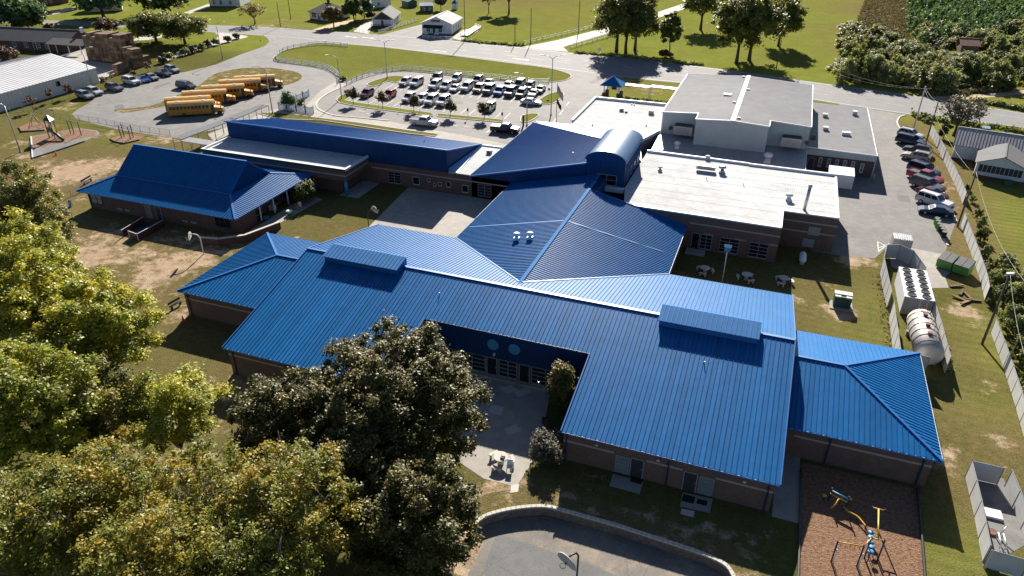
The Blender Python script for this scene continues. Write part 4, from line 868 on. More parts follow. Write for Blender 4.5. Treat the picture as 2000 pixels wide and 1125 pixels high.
for x0 in (-16.4, 2.2):
    u = hvac_box(gy_, (x0+1.4, GY0-.75, 4.6), 3.3, 1.5, 1.5, M['galv'], 'wall_unit'); MB().box(x0-.1, x0+2.9, GY0-1.4, GY0+.1, 6.1, 6.25).build('unit_hood', M['darkmetal'], u)
    MB().tube((x0-1.0 if x0 < 0 else x0+4.0, GY0-.2, 5.2), (x0-1.0 if x0 < 0 else x0+4.0, GY0+.05, 5.2), 0.35, n=10).build('exhaust', M['rust'], gy_)
for px, py in ((1452, 152), (1461, 177), (1434, 202), (1443, 233)): q = P(px, py, 8.6); hvac_box(gy_, (q.x, q.y, q.z-.2), .5, .5, .55, M['grey'], 'roof_vent')
q = P(1421, 187, 8.5); hvac_box(gy_, (q.x, q.y, 8.25), 1.5, 1.2, .6, M['white'], 'roof_vent')
lr = roof_slope(gy_, [(GX0, 116.4, 3.0), (GX1, 116.4, 3.0), (GX1, GY0+.2, 4.0), (GX0, GY0+.2, 4.0)], (0, 14.5, 1.0), 0.6, M['lowgrey'], False, 0.2, (0.06, 0.07), 'low_roof')
MB().box(GX0+.2, GX1-.2, 116.6, GY0, 0, 2.9).build('low_wall', M['brick2'], gy_)
MB().add([(-19.2,116.4,3.0),(-16,116.4,3.02),(-18.9,130.5,4.05)],[(0,1,2)])
q = P(1322, 289, 3.6); roof_fan(gy_, (q.x, q.y, 3.45), .5, 1.3, M['white']); q = P(1498, 318, 3.4); roof_fan(gy_, (q.x, q.y, 3.3), .7, 1.8, M['white'])
MB().bar((GX1+.02, 116.4, 3.05), (GX1+.02, GY0, 4.05), 0.1, 0.2).build('rake_trim', M['white'], gy_)
# annex
an = thing('gym_annex', 'low brick annex with a grey metal roof on the right of the gymnasium', 'school building', (12, 146, 0))
MB().box(GX1+.1, 17.5, 131.9, 162.5, 0, 3.3).build('brick_wall', M['brick2'], an)
fa = MB().box(GX1+.05, 17.65, 131.65, 162.7, 2.95, 3.95).build('fascia', M['gym_wall'], an); ribs_front(fa, GX1+.2, 17.6, 131.65, 2.95, 3.95, M['gym_wall'], 0.35)
roof_slope(an, [(GX1+.05, 131.5, 4.25), (17.75, 131.5, 4.0), (17.75, 162.8, 4.0), (GX1+.05, 162.8, 4.25)], (1, 0, -.02), 0.55, M['grey_metal'], False)
MB().bar((GX1, 131.5, 4.27), (17.75, 131.5, 4.02), 0.14, 0.2).bar((17.75, 131.5, 4.02), (17.75, 162.8, 4.02), 0.14, 0.2).build('rake_trim', M['white'], an)
for i, x in enumerate((8.8, 10.2, 11.5, 12.8, 14.1, 15.6)): window(an, (x, 131.88, 1.0 if i < 5 else .8), (1,0,0), 0.5, 1.5, 1, 2, M['white'], M['glass_pale'])
door(an, (7.0, 131.88, 0.1), (1,0,0), 1.1, 2.2)
for px, py in ((1611, 229), (1612, 255), (1669, 224)): q = P(px, py, 4.1); hvac_box(an, (q.x, q.y, 4.1), .9, .9, .75, M['galv'], 'roof_vent')
q = P(1652, 264, 4.1); hvac_box(an, (q.x, q.y, 4.1), 1.5, .8, .6, M['white'], 'roof_vent'); q = P(1587, 273, 4.2); hvac_box(an, (q.x, q.y, 4.15), .8, .6, .8, M['rust'], 'roof_vent')
MB().tube((17.7, 131.6, 0), (17.7, 131.6, 3.9), .06, n=8).build('downspout', M['white'], an)
# walk-in cooler beside the annex
q = P(1640, 360); wc = MB().extrude_x([(q.y-1.8, 0), (q.y-1.8, 2.3), (q.y+1.6, 2.6), (q.y+1.6, 0)], q.x-2.2, q.x+1.8).build('walk_in_cooler', M['white'], None)
tag(wc, 'white box-shaped walk-in cooler against the brick annex wall', 'cooler')
for x, y in ((17.9, 130.3),): tag(MB().tube((x, y, 0), (x, y, 1.2), .12, n=10).build('bollard', M['yellow'], None), 'yellow bollard at the front corner of the gym annex', 'bollard')

# ================================================================== pavilion classroom (separate building on the left)
pv = thing('pavilion_classroom', 'separate brick classroom with a steep blue roof above a shallow hipped skirt', 'school building', (-83.5, 82.6, 0))
VX0, VX1, VY0, VY1, VE, VB, VR = -98.4, -68.7, 73.1, 92.2, 2.95, 4.2, 7.75
BX0, BX1, BY0, BY1, RY = -95.0, -73.2, 77.9, 87.4, 82.65
pw = MB().box(VX0+1.0, -71.0, VY0+.9, VY1-1, 0, VE-.05).box(-71.0, VX1-.9, VY0+.9, 78.5, 0, VE-.05).box(-71, VX1-.9, 90.0, VY1-1, 0, VE-.05).build('brick_wall', M['brick2'], pv)
for a, b, c, d, rn_ in (((VX0,VY0),(VX1,VY0),(BX1,BY0),(BX0,BY0),(0,1,.26)), ((VX1,VY0),(VX1,VY1),(BX1,BY1),(BX1,BY0),(-1,0,.27)), ((VX1,VY1),(VX0,VY1),(BX0,BY1),(BX1,BY1),(0,-1,.26)), ((VX0,VY1),(VX0,VY0),(BX0,BY0),(BX0,BY1),(1,0,.3))):
    roof_slope(pv, [(*a, VE), (*b, VE), (*c, VB), (*d, VB)], rn_, PW, B, False)
roof_slope(pv, [(BX0, BY0, VB), (BX1, BY0, VB), (BX1, RY, VR), (BX0, RY, VR)], (0, 1, .75), PW, B, False)
roof_slope(pv, [(BX0, BY1, VB), (BX1, BY1, VB), (BX1, RY, VR), (BX0, RY, VR)], (0, -1, .75), PW, B, False)
for x in (BX0+.15, BX1-.15): MB().extrude_x([(BY0, VB-.1), (BY1, VB-.1), (RY, VR-.1)], x-.05, x+.05).build('gable', M['blue_wall'], pv)
for a, b in (((VX0,VY0,VE),(BX0,BY0,VB)), ((VX1,VY0,VE),(BX1,BY0,VB)), ((VX1,VY1,VE),(BX1,BY1,VB)), ((BX0,BY0,VB),(BX1,BY0,VB)), ((BX0,RY,VR),(BX1,RY,VR))): cap(pv, a, b, M['blue_trim'], 0.28, 'hip_cap')
eave(pv, (VX0, VY0, VE), (VX1, VY0, VE), M['blue_trim'], .8); eave(pv, (VX1, VY0, VE), (VX1, VY1, VE), M['blue_trim'], None)
window(pw, (-96.9, VY0+.89, .9), (1,0,0), 2.2, 1.7, 2, 2, M['darkmetal'], M['glass_pale']); window(pw, (-73.2, VY0+.89, .9), (1,0,0), 2.6, 1.6, 3, 2, M['darkmetal'])
for x, m_ in ((-86.2, M['glass_pale']), (-84.2, M['darkmetal'])): door(pw, (x, VY0+.89, .1), (1,0,0), 1.0, 2.1, m_)
for x in (-91.5, -90, -79, -77.4): MB().box(x-.5, x+.5, VY0+.86, VY0+.92, .5, .8).build('wall_vent', M['grey'], pv)
for y in (79.3, 82.5, 86.0, 89.2): MB().bar((VX1-.8, y, 0), (VX1-.8, y, VE-.1), .16).build('porch_post', M['white'], pv)
for y0 in (79.2, 83.2, 86.6): window(pw, (-70.99, y0, .3), (0,1,0), 2.2, 1.9, 2, 2, M['grey'])
spout(pv, -69.65, 78.4, VE-.1); spout(pv, -97.2, 73.9, VE-.1)
# ================================================================== vehicles
PAINT = {}
def paint(col):
    k = tuple(round(c, 3) for c in col)
    if k not in PAINT: PAINT[k] = plain('car_paint_%d' % len(PAINT), col, 0.28, 0.25 if max(col) < .5 else 0.0, 0.5, 0.06, 2.0, coat=0.7)
    return PAINT[k]
KIND = {  # length, width, bottom, belt, roof, stations (x, top z), cabin base x0,x1, roof x0,x1, doors
 'suv':   dict(L=4.8, W=1.92, H=1.76, belt=1.10, prof=[(-2.4,.95),(-2.33,1.08),(0.9,1.08),(1.6,1.02),(2.15,.92),(2.4,.72)], cb=(-2.32,1.0), cr=(-2.0,0.22)),
 'bigsuv':dict(L=5.4, W=2.03, H=1.92, belt=1.20, prof=[(-2.7,1.05),(-2.66,1.2),(1.0,1.2),(1.8,1.16),(2.5,1.08),(2.7,.8)], cb=(-2.64,1.15), cr=(-2.4,0.4)),
 'sedan': dict(L=4.85,W=1.83, H=1.44, belt=0.95, prof=[(-2.42,.78),(-2.3,.98),(-1.5,1.0),(0.9,.95),(1.7,.86),(2.2,.74),(2.42,.56)], cb=(-1.85,1.1), cr=(-1.0,0.3)),
 'pickup':dict(L=5.85,W=2.02, H=1.90, belt=1.22, prof=[(-2.92,1.2),(-2.86,1.24),(-0.85,1.24),(1.3,1.22),(2.2,1.16),(2.75,1.06),(2.92,.8)], cb=(-0.85,1.45), cr=(-0.6,0.8)),
 'van':   dict(L=5.1, W=1.98, H=1.78, belt=1.08, prof=[(-2.55,.95),(-2.48,1.08),(1.4,1.06),(2.0,.92),(2.4,.8),(2.55,.6)], cb=(-2.46,1.75), cr=(-2.2,0.55)),
}
CARPROTO = {}
def car_parts(kind):
    """list of (name, mesh, material or 'PAINT', sub-parts)"""
    if kind in CARPROTO: return CARPROTO[kind]
    k = KIND[kind]; w = k['W']/2; zb = 0.30; out = []
    mb = MB(); ring = []
    for x, zt in k['prof']:
        e = 0.90 if abs(x) > k['L']/2-.12 else 1.0
        ring.append([(x,-w*e*.94,zb),(x,-w*e,zb+.25),(x,-w*e,zt-.22),(x,-w*e*.90,zt),(x,w*e*.90,zt),(x,w*e,zt-.22),(x,w*e,zb+.25),(x,w*e*.94,zb)])
    n = 8; vs = [p for r in ring for p in r]; fs = []
    for i in range(len(ring)-1):
        for j in range(n): a = i*n+j; b = i*n+(j+1) % n; fs.append((a, b, b+n, a+n))
    fs += [tuple(range(n))[::-1], tuple((len(ring)-1)*n+j for j in range(n))]
    mb.add(vs, fs, False); body = mb.mesh('car_body'); out.append(('body', body, 'PAINT', []))
    b0, b1 = k['cb']; r0, r1 = k['cr']; zl = k['belt']-.03; zh = k['H']; wb, wr = w*.92, w*.74
    base = [(b0,-wb,zl),(b1,-wb,zl),(b1,wb,zl),(b0,wb,zl)]; top = [(r0,-wr,zh-.03),(r1,-wr,zh-.03),(r1,wr,zh-.03),(r0,wr,zh-.03)]
    mid = [(r0+.12,-wr+.12,zh),(r1-.15,-wr+.12,zh),(r1-.15,wr-.12,zh),(r0+.12,wr-.12,zh)]
    cab = MB().add(base+top+mid, [(0,1,5,4),(1,2,6,5),(2,3,7,6),(3,0,4,7),(4,5,9,8),(5,6,10,9),(6,7,11,10),(7,4,8,11),(8,9,10,11)])
    out.append(('cabin', cab.mesh('car_cabin'), 'PAINT', []))
    def quad(f, u0, u1, v0, v1, off=.012):
        a, b, c, d = [Vector(p) for p in f]; nrm = (b-a).cross(d-a).normalized()
        g = lambda u, v: (a.lerp(b, u)).lerp(d.lerp(c, u), v)+nrm*off
        pts = [g(u0, v0), g(u1, v0), g(u1, v1), g(u0, v1)]; return MB().add(pts+[p-nrm*.01 for p in pts], [(0,1,2,3),(7,6,5,4),(0,4,5,1),(1,5,6,2),(2,6,7,3),(3,7,4,0)])
    B_, T_ = base, top
    out.append(('windshield', quad((B_[1],B_[2],T_[2],T_[1]), .06, .94, .08, .92).mesh('windshield'), M['carglass'], []))
    out.append(('rear_window', quad((B_[3],B_[0],T_[0],T_[3]), .1, .9, .25, .88).mesh('rear_window'), M['carglass'], []))
    nw = {'pickup': 2, 'sedan': 2}.get(kind, 3)
    for side in (0, 1):
        f = (B_[0],B_[1],T_[1],T_[0]) if side == 0 else (B_[2],B_[3],T_[3],T_[2])
        for i in range(nw):
            u0, u1 = .04+.92*i/nw+.015, .04+.92*(i+1)/nw-.015
            out.append(('side_window', quad(f, u0, u1, .14, .88).mesh('side_window'), M['carglass'], []))
    R_ = 0.36 if kind != 'sedan' else 0.33
    tyre = MB().path([(0,-.12,0),(0,-.09,0),(0,.09,0),(0,.12,0)], [R_*.86,R_,R_,R_*.86], 14).mesh('tyre'); rim = MB().path([(0,-.13,0),(0,.13,0)], R_*.62, 10).mesh('rim')
    for sx in (-1, 1):
        for sy in (-1, 1): out.append(('wheel', tyre, M['black'], [('rim', rim, M['galv'])], (sx*k['L']*.305, sy*(w-.10), R_)))
    xf, xr = k['L']/2, -k['L']/2; zf = k['prof'][-1][1]; zr = k['prof'][0][1]
    for sy in (-1, 1):
        out.append(('headlight', MB().box(xf-.25, xf-.02, sy*w*.72-.2, sy*w*.72+.2, zf-.16, zf+.04).mesh('headlight'), M['lamp_w'], []))
        out.append(('taillight', MB().box(xr-.02, xr+.15, sy*w*.80-.12, sy*w*.80+.12, zr-.28, zr+.05).mesh('taillight'), M['lamp_r'], []))
        out.append(('mirror', MB().box(b1-.55, b1-.38, sy*(w+.1)-.1, sy*(w+.1)+.1, zl+.05, zl+.22).mesh('mirror'), 'PAINT', []))
    out.append(('grille', MB().box(xf-.04, xf+.03, -w*.45, w*.45, zf-.3, zf-.03).mesh('grille'), M['darkmetal'], []))
    out.append(('bumper', MB().box(xf-.1, xf+.05, -w*.85, w*.85, .32, .5).mesh('bumper'), M['darkmetal'], []))
    if kind in ('suv', 'bigsuv'):
        for sy in (-1, 1): out.append(('roof_rail', MB().bar((r0+.3, sy*(wr-.08), zh+.04), (r1-.3, sy*(wr-.08), zh+.04), .05).mesh('roof_rail'), M['darkmetal'], []))
    if kind == 'pickup':
        out.append(('bed', MB().box(-2.78, -.98, -w*.80, w*.80, 1.2, 1.252).mesh('bed'), M['black'], []))
        for sy in (-1, 1): out.append(('bed_rail', MB().box(-2.9, -.86, sy*w*.9-.08, sy*w*.9+.08, 1.22, 1.33).mesh('bed_rail'), 'PAINT', []))
        out.append(('tailgate', MB().box(-2.92, -2.82, -w*.82, w*.82, .75, 1.33).mesh('tailgate'), 'PAINT', []))
    CARPROTO[kind] = out; return out
def car(kind, col, c, ang, label, group=None, cat='car', extra=None):
    names = {'suv': 'sport_utility_car', 'bigsuv': 'large_utility_car', 'sedan': 'sedan_car', 'pickup': 'pickup_truck', 'van': 'minivan'}
    t = thing(names[kind], label, cat, (c[0], c[1], 0.012), ang, group, org=False); pm = paint(col)
    for e in car_parts(kind):
        nm, me, mat, subs = e[:4]
        if not me.materials: me.materials.append(pm if mat == 'PAINT' else mat)
        o = link_mesh(nm, me, None, t)
        if mat == 'PAINT': o.material_slots[0].link = 'OBJECT'; o.material_slots[0].material = pm
        if len(e) > 4: o.location = e[4]
        for sn, sm_, smat in subs:
            if not sm_.materials: sm_.materials.append(smat)
            link_mesh(sn, sm_, None, o)
    return t
def hd(v): return math.atan2(v.y, v.x)
WHT, SIL, GRY, BLK, NVY, RED, MAR, BLU, BEI, SGN, DGY = (.68,.68,.68), (.38,.39,.40), (.13,.14,.15), (.012,.013,.016), (.015,.03,.075), (.36,.03,.03), (.12,.012,.025), (.01,.13,.42), (.42,.36,.28), (.26,.31,.31), (.045,.05,.06)
LOTH = hd(-SD); LG = 'cars parked in the front car park'
LOT = [
 ('suv', MAR, 717,188.5,0,'dark maroon hatchback nearest the curved nose of the lot verge'),
 ('suv', RED, 761,190.5,0,'bright red wagon half hidden by the second small tree of the verge'),
 ('suv', WHT, 799,197,0,'white utility car leftmost of the four whites nosed at the verge trees'),
 ('suv', WHT, 823,199,0,'white utility car second of the four whites nosed at the verge, behind a small tree'),
 ('bigsuv', WHT, 843,202,0,'white large utility car third of the four whites nosed at the verge'),
 ('bigsuv', WHT, 866,204,0,'white large utility car rightmost of the four whites nosed at the verge'),
 ('suv', SGN, 956,216,0,'grey blue utility car alone behind the rightmost small verge tree'),
 ('suv', WHT, 792,165.5,0,'white utility car at the left end of the middle row, right of the oval island'),
 ('bigsuv', WHT, 814,167,0,'white large utility car second from the oval island in the middle row'),
 ('bigsuv', WHT, 850,172,0,'white large utility car in front of the dark car with its door open'),
 ('suv', WHT, 871,174,0,'white utility car in front of the white car with its tailgate raised'),
 ('sedan', WHT, 889,177,0,'low white sedan in the middle row between two taller white cars'),
 ('bigsuv', WHT, 912,176,0,'longest white utility car in the middle row, beside the silver beige one'),
 ('suv', BEI, 935,178.5,0,'silver beige utility car in the middle row left of the dark grey one'),
 ('bigsuv', GRY, 955,181,0,'dark grey large utility car in the middle row left of the bright blue car'),
 ('suv', BLU, 975,184,0,'bright blue car in the middle row of the car park'),
 ('bigsuv', NVY, 997,186,0,'navy large utility car in the middle row right of the bright blue car'),
 ('suv', BLK, 1018,188,0,'black utility car in the middle row behind the white coupe'),
 ('sedan', SIL, 1042,187,0,'silver sedan at the right end of the middle row by the corner island'),
 ('suv', DGY, 853,157,0,'dark utility car with an open door in the back row'),
 ('suv', WHT, 891,159,0,'white utility car with raised tailgate in the back row'),
 ('suv', DGY, 933,162,0,'dark grey utility car in the back row behind the longest white car'),
 ('sedan', SIL, 954,166,0,'silver sedan in the back row behind the dark grey large car'),
 ('sedan', SIL, 992,171,0,'pale silver sedan in the back row behind the navy large car'),
 ('van', GRY, 1015,169,0,'grey boxy van in the back row behind the black car'),
 ('suv', NVY, 1034,174,0,'navy utility car in the back row left of the last dark sedan'),
 ('sedan', DGY, 1055,179.5,0,'dark grey sedan at the right end of the back row by the corner island'),
]
for k, c, x, y, a, lab in LOT: car(k, c, P(x, y), LOTH+a, lab, LG)
t = thing('car_door_panel', 'open door of the dark car in the back row', 'car door', P(864,158), LOTH+1.2, org=False) if False else None
def two(kind, col, rear, front, lab, group=None, cat='car'):
    a, b = P(*rear), P(*front); return car(kind, col, (a+b)/2, hd(b-a), lab, group, cat)
two('sedan', WHT, (1017,202), (1058,206), 'white coupe parked across the end of the rows beside the corner island')
two('pickup', (.55,.56,.57), (804,242), (853,247), 'silver white crew cab pickup truck driving along the front lane', None, 'pickup truck')
bp = two('pickup', BLK, (961,256), (1012,260.5), 'black pickup truck with white bed cover at the kerb by the blue roof', None, 'pickup truck')
MB().box(-2.8, -.95, -.82, .82, 1.27, 1.34).build('bed_cover', M['white'], bp)
LLG = 'cars along the left fence of the bus lot'
for k, c, a, b, lab in (
 ('suv', SGN, (150,188), (185,196), 'grey green utility car at the far left end of the bus lot'),
 ('suv', (.5,.5,.52), (172,181), (200,188), 'small silver car tucked behind the grey green one'),
 ('suv', GRY, (207,173), (242,180), 'dark grey utility car between the silver car and the big white one'),
 ('bigsuv', WHT, (237,160), (279,169), 'big white utility car beside the blue sedan in the bus lot'),
 ('sedan', (.01,.05,.28), (268,156), (292,163), 'deep blue sedan right of the big white utility car'),
 ('sedan', (.24,.28,.34), (284,151.5), (310,159), 'silver blue sedan right of the deep blue sedan'),
 ('suv', NVY, (303,145), (337,151), 'navy utility car seen tail first near the lawn of the bus lot'),
 ('suv', SIL, (320,136.5), (355,145), 'silver utility car farthest along the lawn edge of the bus lot'),
 ('van', DGY, (345,169.5), (383,175), 'dark grey minivan standing alone behind the school buses')):
    two(k, c, a, b, lab, LLG if 'alone' not in lab else None)
RG = 'cars angled along the right service lot'
for k, c, a, b, lab in (
 ('suv', (.45,.5,.55), (1755,264), (1800,274), 'pale blue white car nearest the road in the service lot'),
 ('bigsuv', NVY, (1754,277), (1801,288), 'dark blue long utility car second from the road in the service lot'),
 ('suv', BLK, (1816,305), (1764,294), 'black car backed in behind the silver one in the service lot'),
 ('suv', BEI, (1812,317), (1762,307), 'silver beige utility car facing the lot with its tail to the dirt strip'),
 ('bigsuv', NVY, (1773,330), (1832,350), 'navy utility car just beyond the red pickup'),
 ('pickup', (.30,.02,.03), (1772,342), (1838,364), 'red pickup truck with its bed towards the lot'),
 ('bigsuv', (.10,.105,.11), (1776,358), (1842,381), 'dark grey utility car between the red pickup and the maroon sedan'),
 ('sedan', MAR, (1792,375), (1846,393), 'maroon sedan half hidden behind the white utility car'),
 ('bigsuv', WHT, (1791,391), (1856,412), 'white utility car with black sunroof beside the dark blue sedan'),
 ('sedan', (.012,.025,.05), (1862,424), (1790,413), 'dark blue sedan closest to the green wheeled bins')):
    two(k, c, a, b, lab, RG, 'pickup truck' if k == 'pickup' else 'car')
two('suv', SGN, (1921,259), (1922,276), 'grey car parked in the lane behind the white house on the right')
two('pickup', DGY, (428,6), (450,4), 'dark pickup truck by the white house at the top edge', None, 'pickup truck')
two('suv', BLK, (84,30), (97,28), 'black car in the driveway of the brick house at top left')
two('sedan', (.3,.4,.5), (726,20), (735,17), 'pale blue car beside the white house behind the dark trees')

# ------------------------------------------------------------------ school buses
def bus_parts():
    out = []; W2 = 1.22
    prof = [(-W2,.45),(-W2,2.35),(-1.05,2.85),(-.55,3.06),(0,3.12),(.55,3.06),(1.05,2.85),(W2,2.35),(W2,.45)]
    n = len(prof)
    def loft(x0, x1, p): 
        return MB().add([(x0, a, b) for a, b in p]+[(x1, a, b) for a, b in p], [tuple(range(len(p)))[::-1], tuple(range(len(p), 2*len(p)))]+[(i, (i+1)%len(p), len(p)+(i+1)%len(p), len(p)+i) for i in range(len(p))])
    out.append(('body', loft(-5.65, 3.75, prof).mesh('bus_body'), M['bus'], []))
    roofp = [(-W2-.01,2.38),(-1.06,2.87),(-.56,3.08),(0,3.14),(.56,3.08),(1.06,2.87),(W2+.01,2.38)]
    out.append(('roof', loft(-5.62, 3.7, roofp).mesh('bus_roof'), M['bus_roof'], []))
    hood = MB().add([(3.75,-.95,.5),(5.45,-.85,.5),(5.45,.85,.5),(3.75,.95,.5),(3.75,-.95,1.72),(5.4,-.72,1.35),(5.4,.72,1.35),(3.75,.95,1.72)], [(0,3,2,1),(4,5,6,7),(0,1,5,4),(1,2,6,5),(2,3,7,6),(3,0,4,7)])
    out.append(('hood', hood.mesh('bus_hood'), M['bus'], []))
    for sy in (-1, 1):
        out.append(('fender', MB().box(4.0, 5.25, sy*1.0-.2, sy*1.0+.2, .75, 1.15).mesh('bus_fender'), M['bus'], []))
        for i in range(11):
            x = -5.35+i*.74; wd = .6
            out.append(('window', MB().box(x, x+wd, sy*1.225-.012, sy*1.225+.012, 1.62, 2.28).mesh('bus_window'), M['carglass'], []))
        for z in (1.0, 1.45, .68): out.append(('rub_rail', MB().box(-5.6, 3.0, sy*1.235-.015, sy*1.235+.015, z-.035, z+.035).mesh('rub_rail'), M['bus_rail'], []))
        out.append(('headlight', MB().box(5.4, 5.5, sy*.62-.13, sy*.62+.13, .95, 1.15).mesh('bus_headlight'), M['lamp_w'], []))
        out.append(('mirror', MB().bar((4.9, sy*.8, 1.35), (5.1, sy*1.3, 1.75), .04).box(5.02, 5.18, sy*1.32-.1, sy*1.32+.1, 1.6, 1.95).mesh('bus_mirror'), M['darkmetal'], []))
        out.append(('taillight', MB().box(-5.68, -5.6, sy*.95-.1, sy*.95+.1, 1.1, 1.35).mesh('bus_tail'), M['lamp_r'], []))
    out.append(('windshield', MB().add([(3.77,-1.08,1.7),(3.77,1.08,1.7),(3.74,1.0,2.55),(3.74,-1.0,2.55),(3.79,-1.08,1.7),(3.79,1.08,1.7),(3.76,1.0,2.55),(3.76,-1.0,2.55)], [(0,1,2,3),(7,6,5,4),(0,4,5,1),(1,5,6,2),(2,6,7,3),(3,7,4,0)]).mesh('bus_windshield'), M['carglass'], []))
    out.append(('door', MB().box(3.05, 3.72, -1.25, -1.21, .5, 2.3).mesh('bus_door'), M['carglass'], []))
    out.append(('rear_window', MB().box(-5.67, -5.64, -.8, .8, 1.6, 2.3).mesh('bus_rear'), M['carglass'], []))
    out.append(('bumper', MB().box(5.45, 5.6, -1.15, 1.15, .42, .68).mesh('bus_bumper'), M['black'], []))
    out.append(('grille', MB().box(5.43, 5.48, -.42, .42, .78, 1.28).mesh('bus_grille'), M['darkmetal'], []))
    for x in (-3.6, 1.6): out.append(('roof_hatch', MB().box(x-.32, x+.32, -.3, .3, 3.1, 3.18).mesh('bus_hatch'), M['white_wear'], []))
    tyre = MB().path([(0,-.14,0),(0,-.1,0),(0,.1,0),(0,.14,0)], [.42,.48,.48,.42], 16).mesh('tyre'); rim = MB().path([(0,-.15,0),(0,.15,0)], .26, 10).mesh('rim')
    for x in (4.65, -2.6):
        for sy in (-1, 1): out.append(('wheel', tyre, M['black'], [('rim', rim, M['darkmetal'])], (x, sy*1.08, .48)))
    return out
M['bus_roof'] = plain('bus_roof_pale', (0.60, 0.36, 0.11), 0.5, 0, 0.5, 0.08, 1.5)
M['bus_rail'] = plain('bus_rail', (0.28, 0.12, 0.01), 0.5, 0, 0.4, 0.1, 3)
BP = bus_parts()
bh = P(439, 221)-P(329, 227.5); BA = hd(bh); bdir = Vector((math.cos(BA), math.sin(BA), 0))
BLAB = ['nearest yellow school bus with its whole right side in view', 'yellow school bus tight behind the nearest bus, mostly hidden by it', 'third yellow school bus from the front, its hood clear of the hidden one',
        'fourth yellow school bus from the front, in the middle of the row', 'fifth yellow school bus from the front, beside the lamp post', 'farthest yellow school bus at the grass island']
for lab, (fx, fy) in zip(BLAB, ((440,221),(433,212.5),(463,199.5),(497,188.5),(528,177),(555,169.5))):
    c = P(fx, fy)-bdir*5.6
    t = thing('school_bus', lab, 'school bus', (c.x, c.y, .012), BA, 'yellow school buses parked in a slanted row', org=False)
    for e in BP:
        if not e[1].materials: e[1].materials.append(e[2])
        o = link_mesh(e[0], e[1], None, t)
        if len(e) > 4: o.location = e[4]
        for sn, sm_, smat in e[3]:
            if not sm_.materials: sm_.materials.append(smat)
            link_mesh(sn, sm_, None, o)
# ================================================================== street furniture, fences, playgrounds, yard things
def lamp_post(base, top, head, label, double=False):
    b = P(*base); h = max(6.0, hgt(base, top)); t = thing('street_lamp', label, 'street lamp', b, 0, 'tall grey lamp posts')
    MB().path([b, b+Vector((0,0,h*.5)), b+Vector((0,0,h))], [.13,.10,.07], 8).build('pole', M['galv'], t)
    MB().lathe(b, [(.24,0),(.24,.12),(.15,.2)], 8).build('base', M['concrete'], t)
    dv = RT*(head[0]-top[0]); d = Vector((dv[0], dv[1], 0)); d = d.normalized() if d.length > 1e-6 else Vector((1,0,0)); a = b+Vector((0,0,h))
    for s in ((1, -1) if double else (1,)):
        e = a+d*(s*1.9)+Vector((0,0,.75))
        ar = MB().path([a, a+d*(s*.7)+Vector((0,0,.5)), e], [.06,.05,.045], 6).build('arm', M['galv'], t)
        MB().bar(e, e+d*(s*.75), .3, .14).build('lamp_head', M['white_wear'], ar)
lamp_post((40,297), (6,207), (0,197), 'grey lamp post at the left edge beside the mulch playground')
lamp_post((182,174), (163,98), (173,90), 'grey lamp post in front of the white metal warehouse')
lamp_post((435,115.5), (425,48), (437,41), 'grey lamp post on the grass strip near the two round trees')
lamp_post((532.7,222.5), (515,136), (498,126), 'grey lamp post at the end of the covered bus walkway')
lamp_post((667.5,193), (659,114), (648,107), 'grey lamp post on the nose of the lot verge')
lamp_post((756.5,153.6), (752.5,84), (758,71), 'grey twin-arm lamp post on the oval island', True)
lamp_post((1076,225), (1082,115), (1086,104), 'grey twin-arm lamp post by the flagpole', True)
lamp_post((1029,245), (1032,150), (1030,146), 'grey lamp post on the small island near the black pickup')
def util_pole(base, h, label, arm=None, r=.15, mat=None, lean=(0,0)):
    b = P(*base); t = thing('utility_pole', label, 'utility pole', b, 0); top = b+Vector((lean[0], lean[1], h))
    MB().path([b, top], [r, r*.7], 8).build('pole', mat or M['polewood'], t)
    if arm:
        d = Vector((math.cos(arm), math.sin(arm), 0))
        MB().bar(top-Vector((0,0,.5))-d*1.3, top-Vector((0,0,.5))+d*1.3, .12).build('crossarm', M['polewood'], t)
        for s in (-1.1, 0, 1.1): MB().lathe(top-Vector((0,0,.44))+d*s, [(.05,0),(.07,.08),(.04,.2)], 6).build('insulator', M['galv'], t)
    return top
tA = util_pole((1784,252), 8.8, 'pale utility pole with crossarm at the service lot entrance', .3, .16, M['white_wear'])
tB = util_pole((1807,284), 8.4, 'dark leaning utility pole between the parked cars and the grey screen fence', None)
tC = util_pole((1870,443), 8.6, 'timber utility pole between the screen fence and the white house')
tD = util_pole((1918,672), 9.0, 'dark timber pole with a lamp beside the overgrown screen fence')
b = P(1918,672); tag(MB().bar(tD+Vector((-.3,0,-.1)), tD+Vector((.35,0,.05)), .3, .2).build('flood_lamp', M['white'], None), 'white flood lamp on top of the dark timber pole', 'lamp')
roadp = []
for q, h, lab, arm in (((908.5,80),13,'tall roadside pole beside the white shop',.2),((1036.5,85.4),10.5,'plain timber roadside pole by the gravel driveway',None),((1005.7,87.5),6.2,'short thin roadside pole left of the plain timber one',None),((1129.6,63),12,'timber pole along the gravel driveway fence',.1),((1516,134),7.5,'thin pale pole under the big roadside trees',None),((548,52.6),8,'roadside pole left of the old grey house',None),((568,38),9,'timber pole in the lawn behind the old grey house',.3),((70,28),12,'timber pole by the top left driveway',None)):
    roadp.append(util_pole(q, h, lab, arm, .14))
def wire(a, b, sag, label, r=.015):
    pts = [Vector(a).lerp(Vector(b), i/16)-Vector((0,0,sag*4*(i/16)*(1-i/16))) for i in range(17)]
    tag(MB().path(pts, r, 5).build('power_line', M['wire'], None), label, 'power line', 'overhead power lines')
M['wire'] = plain('wire', (0.30, 0.28, 0.24), 0.6, 0.2, 0.5, 0.05, 2)
wire(tA-Vector((1,0,.4)), P(1630,133,8.5), .8, 'upper power line running left from the crossarm pole above the thicket')
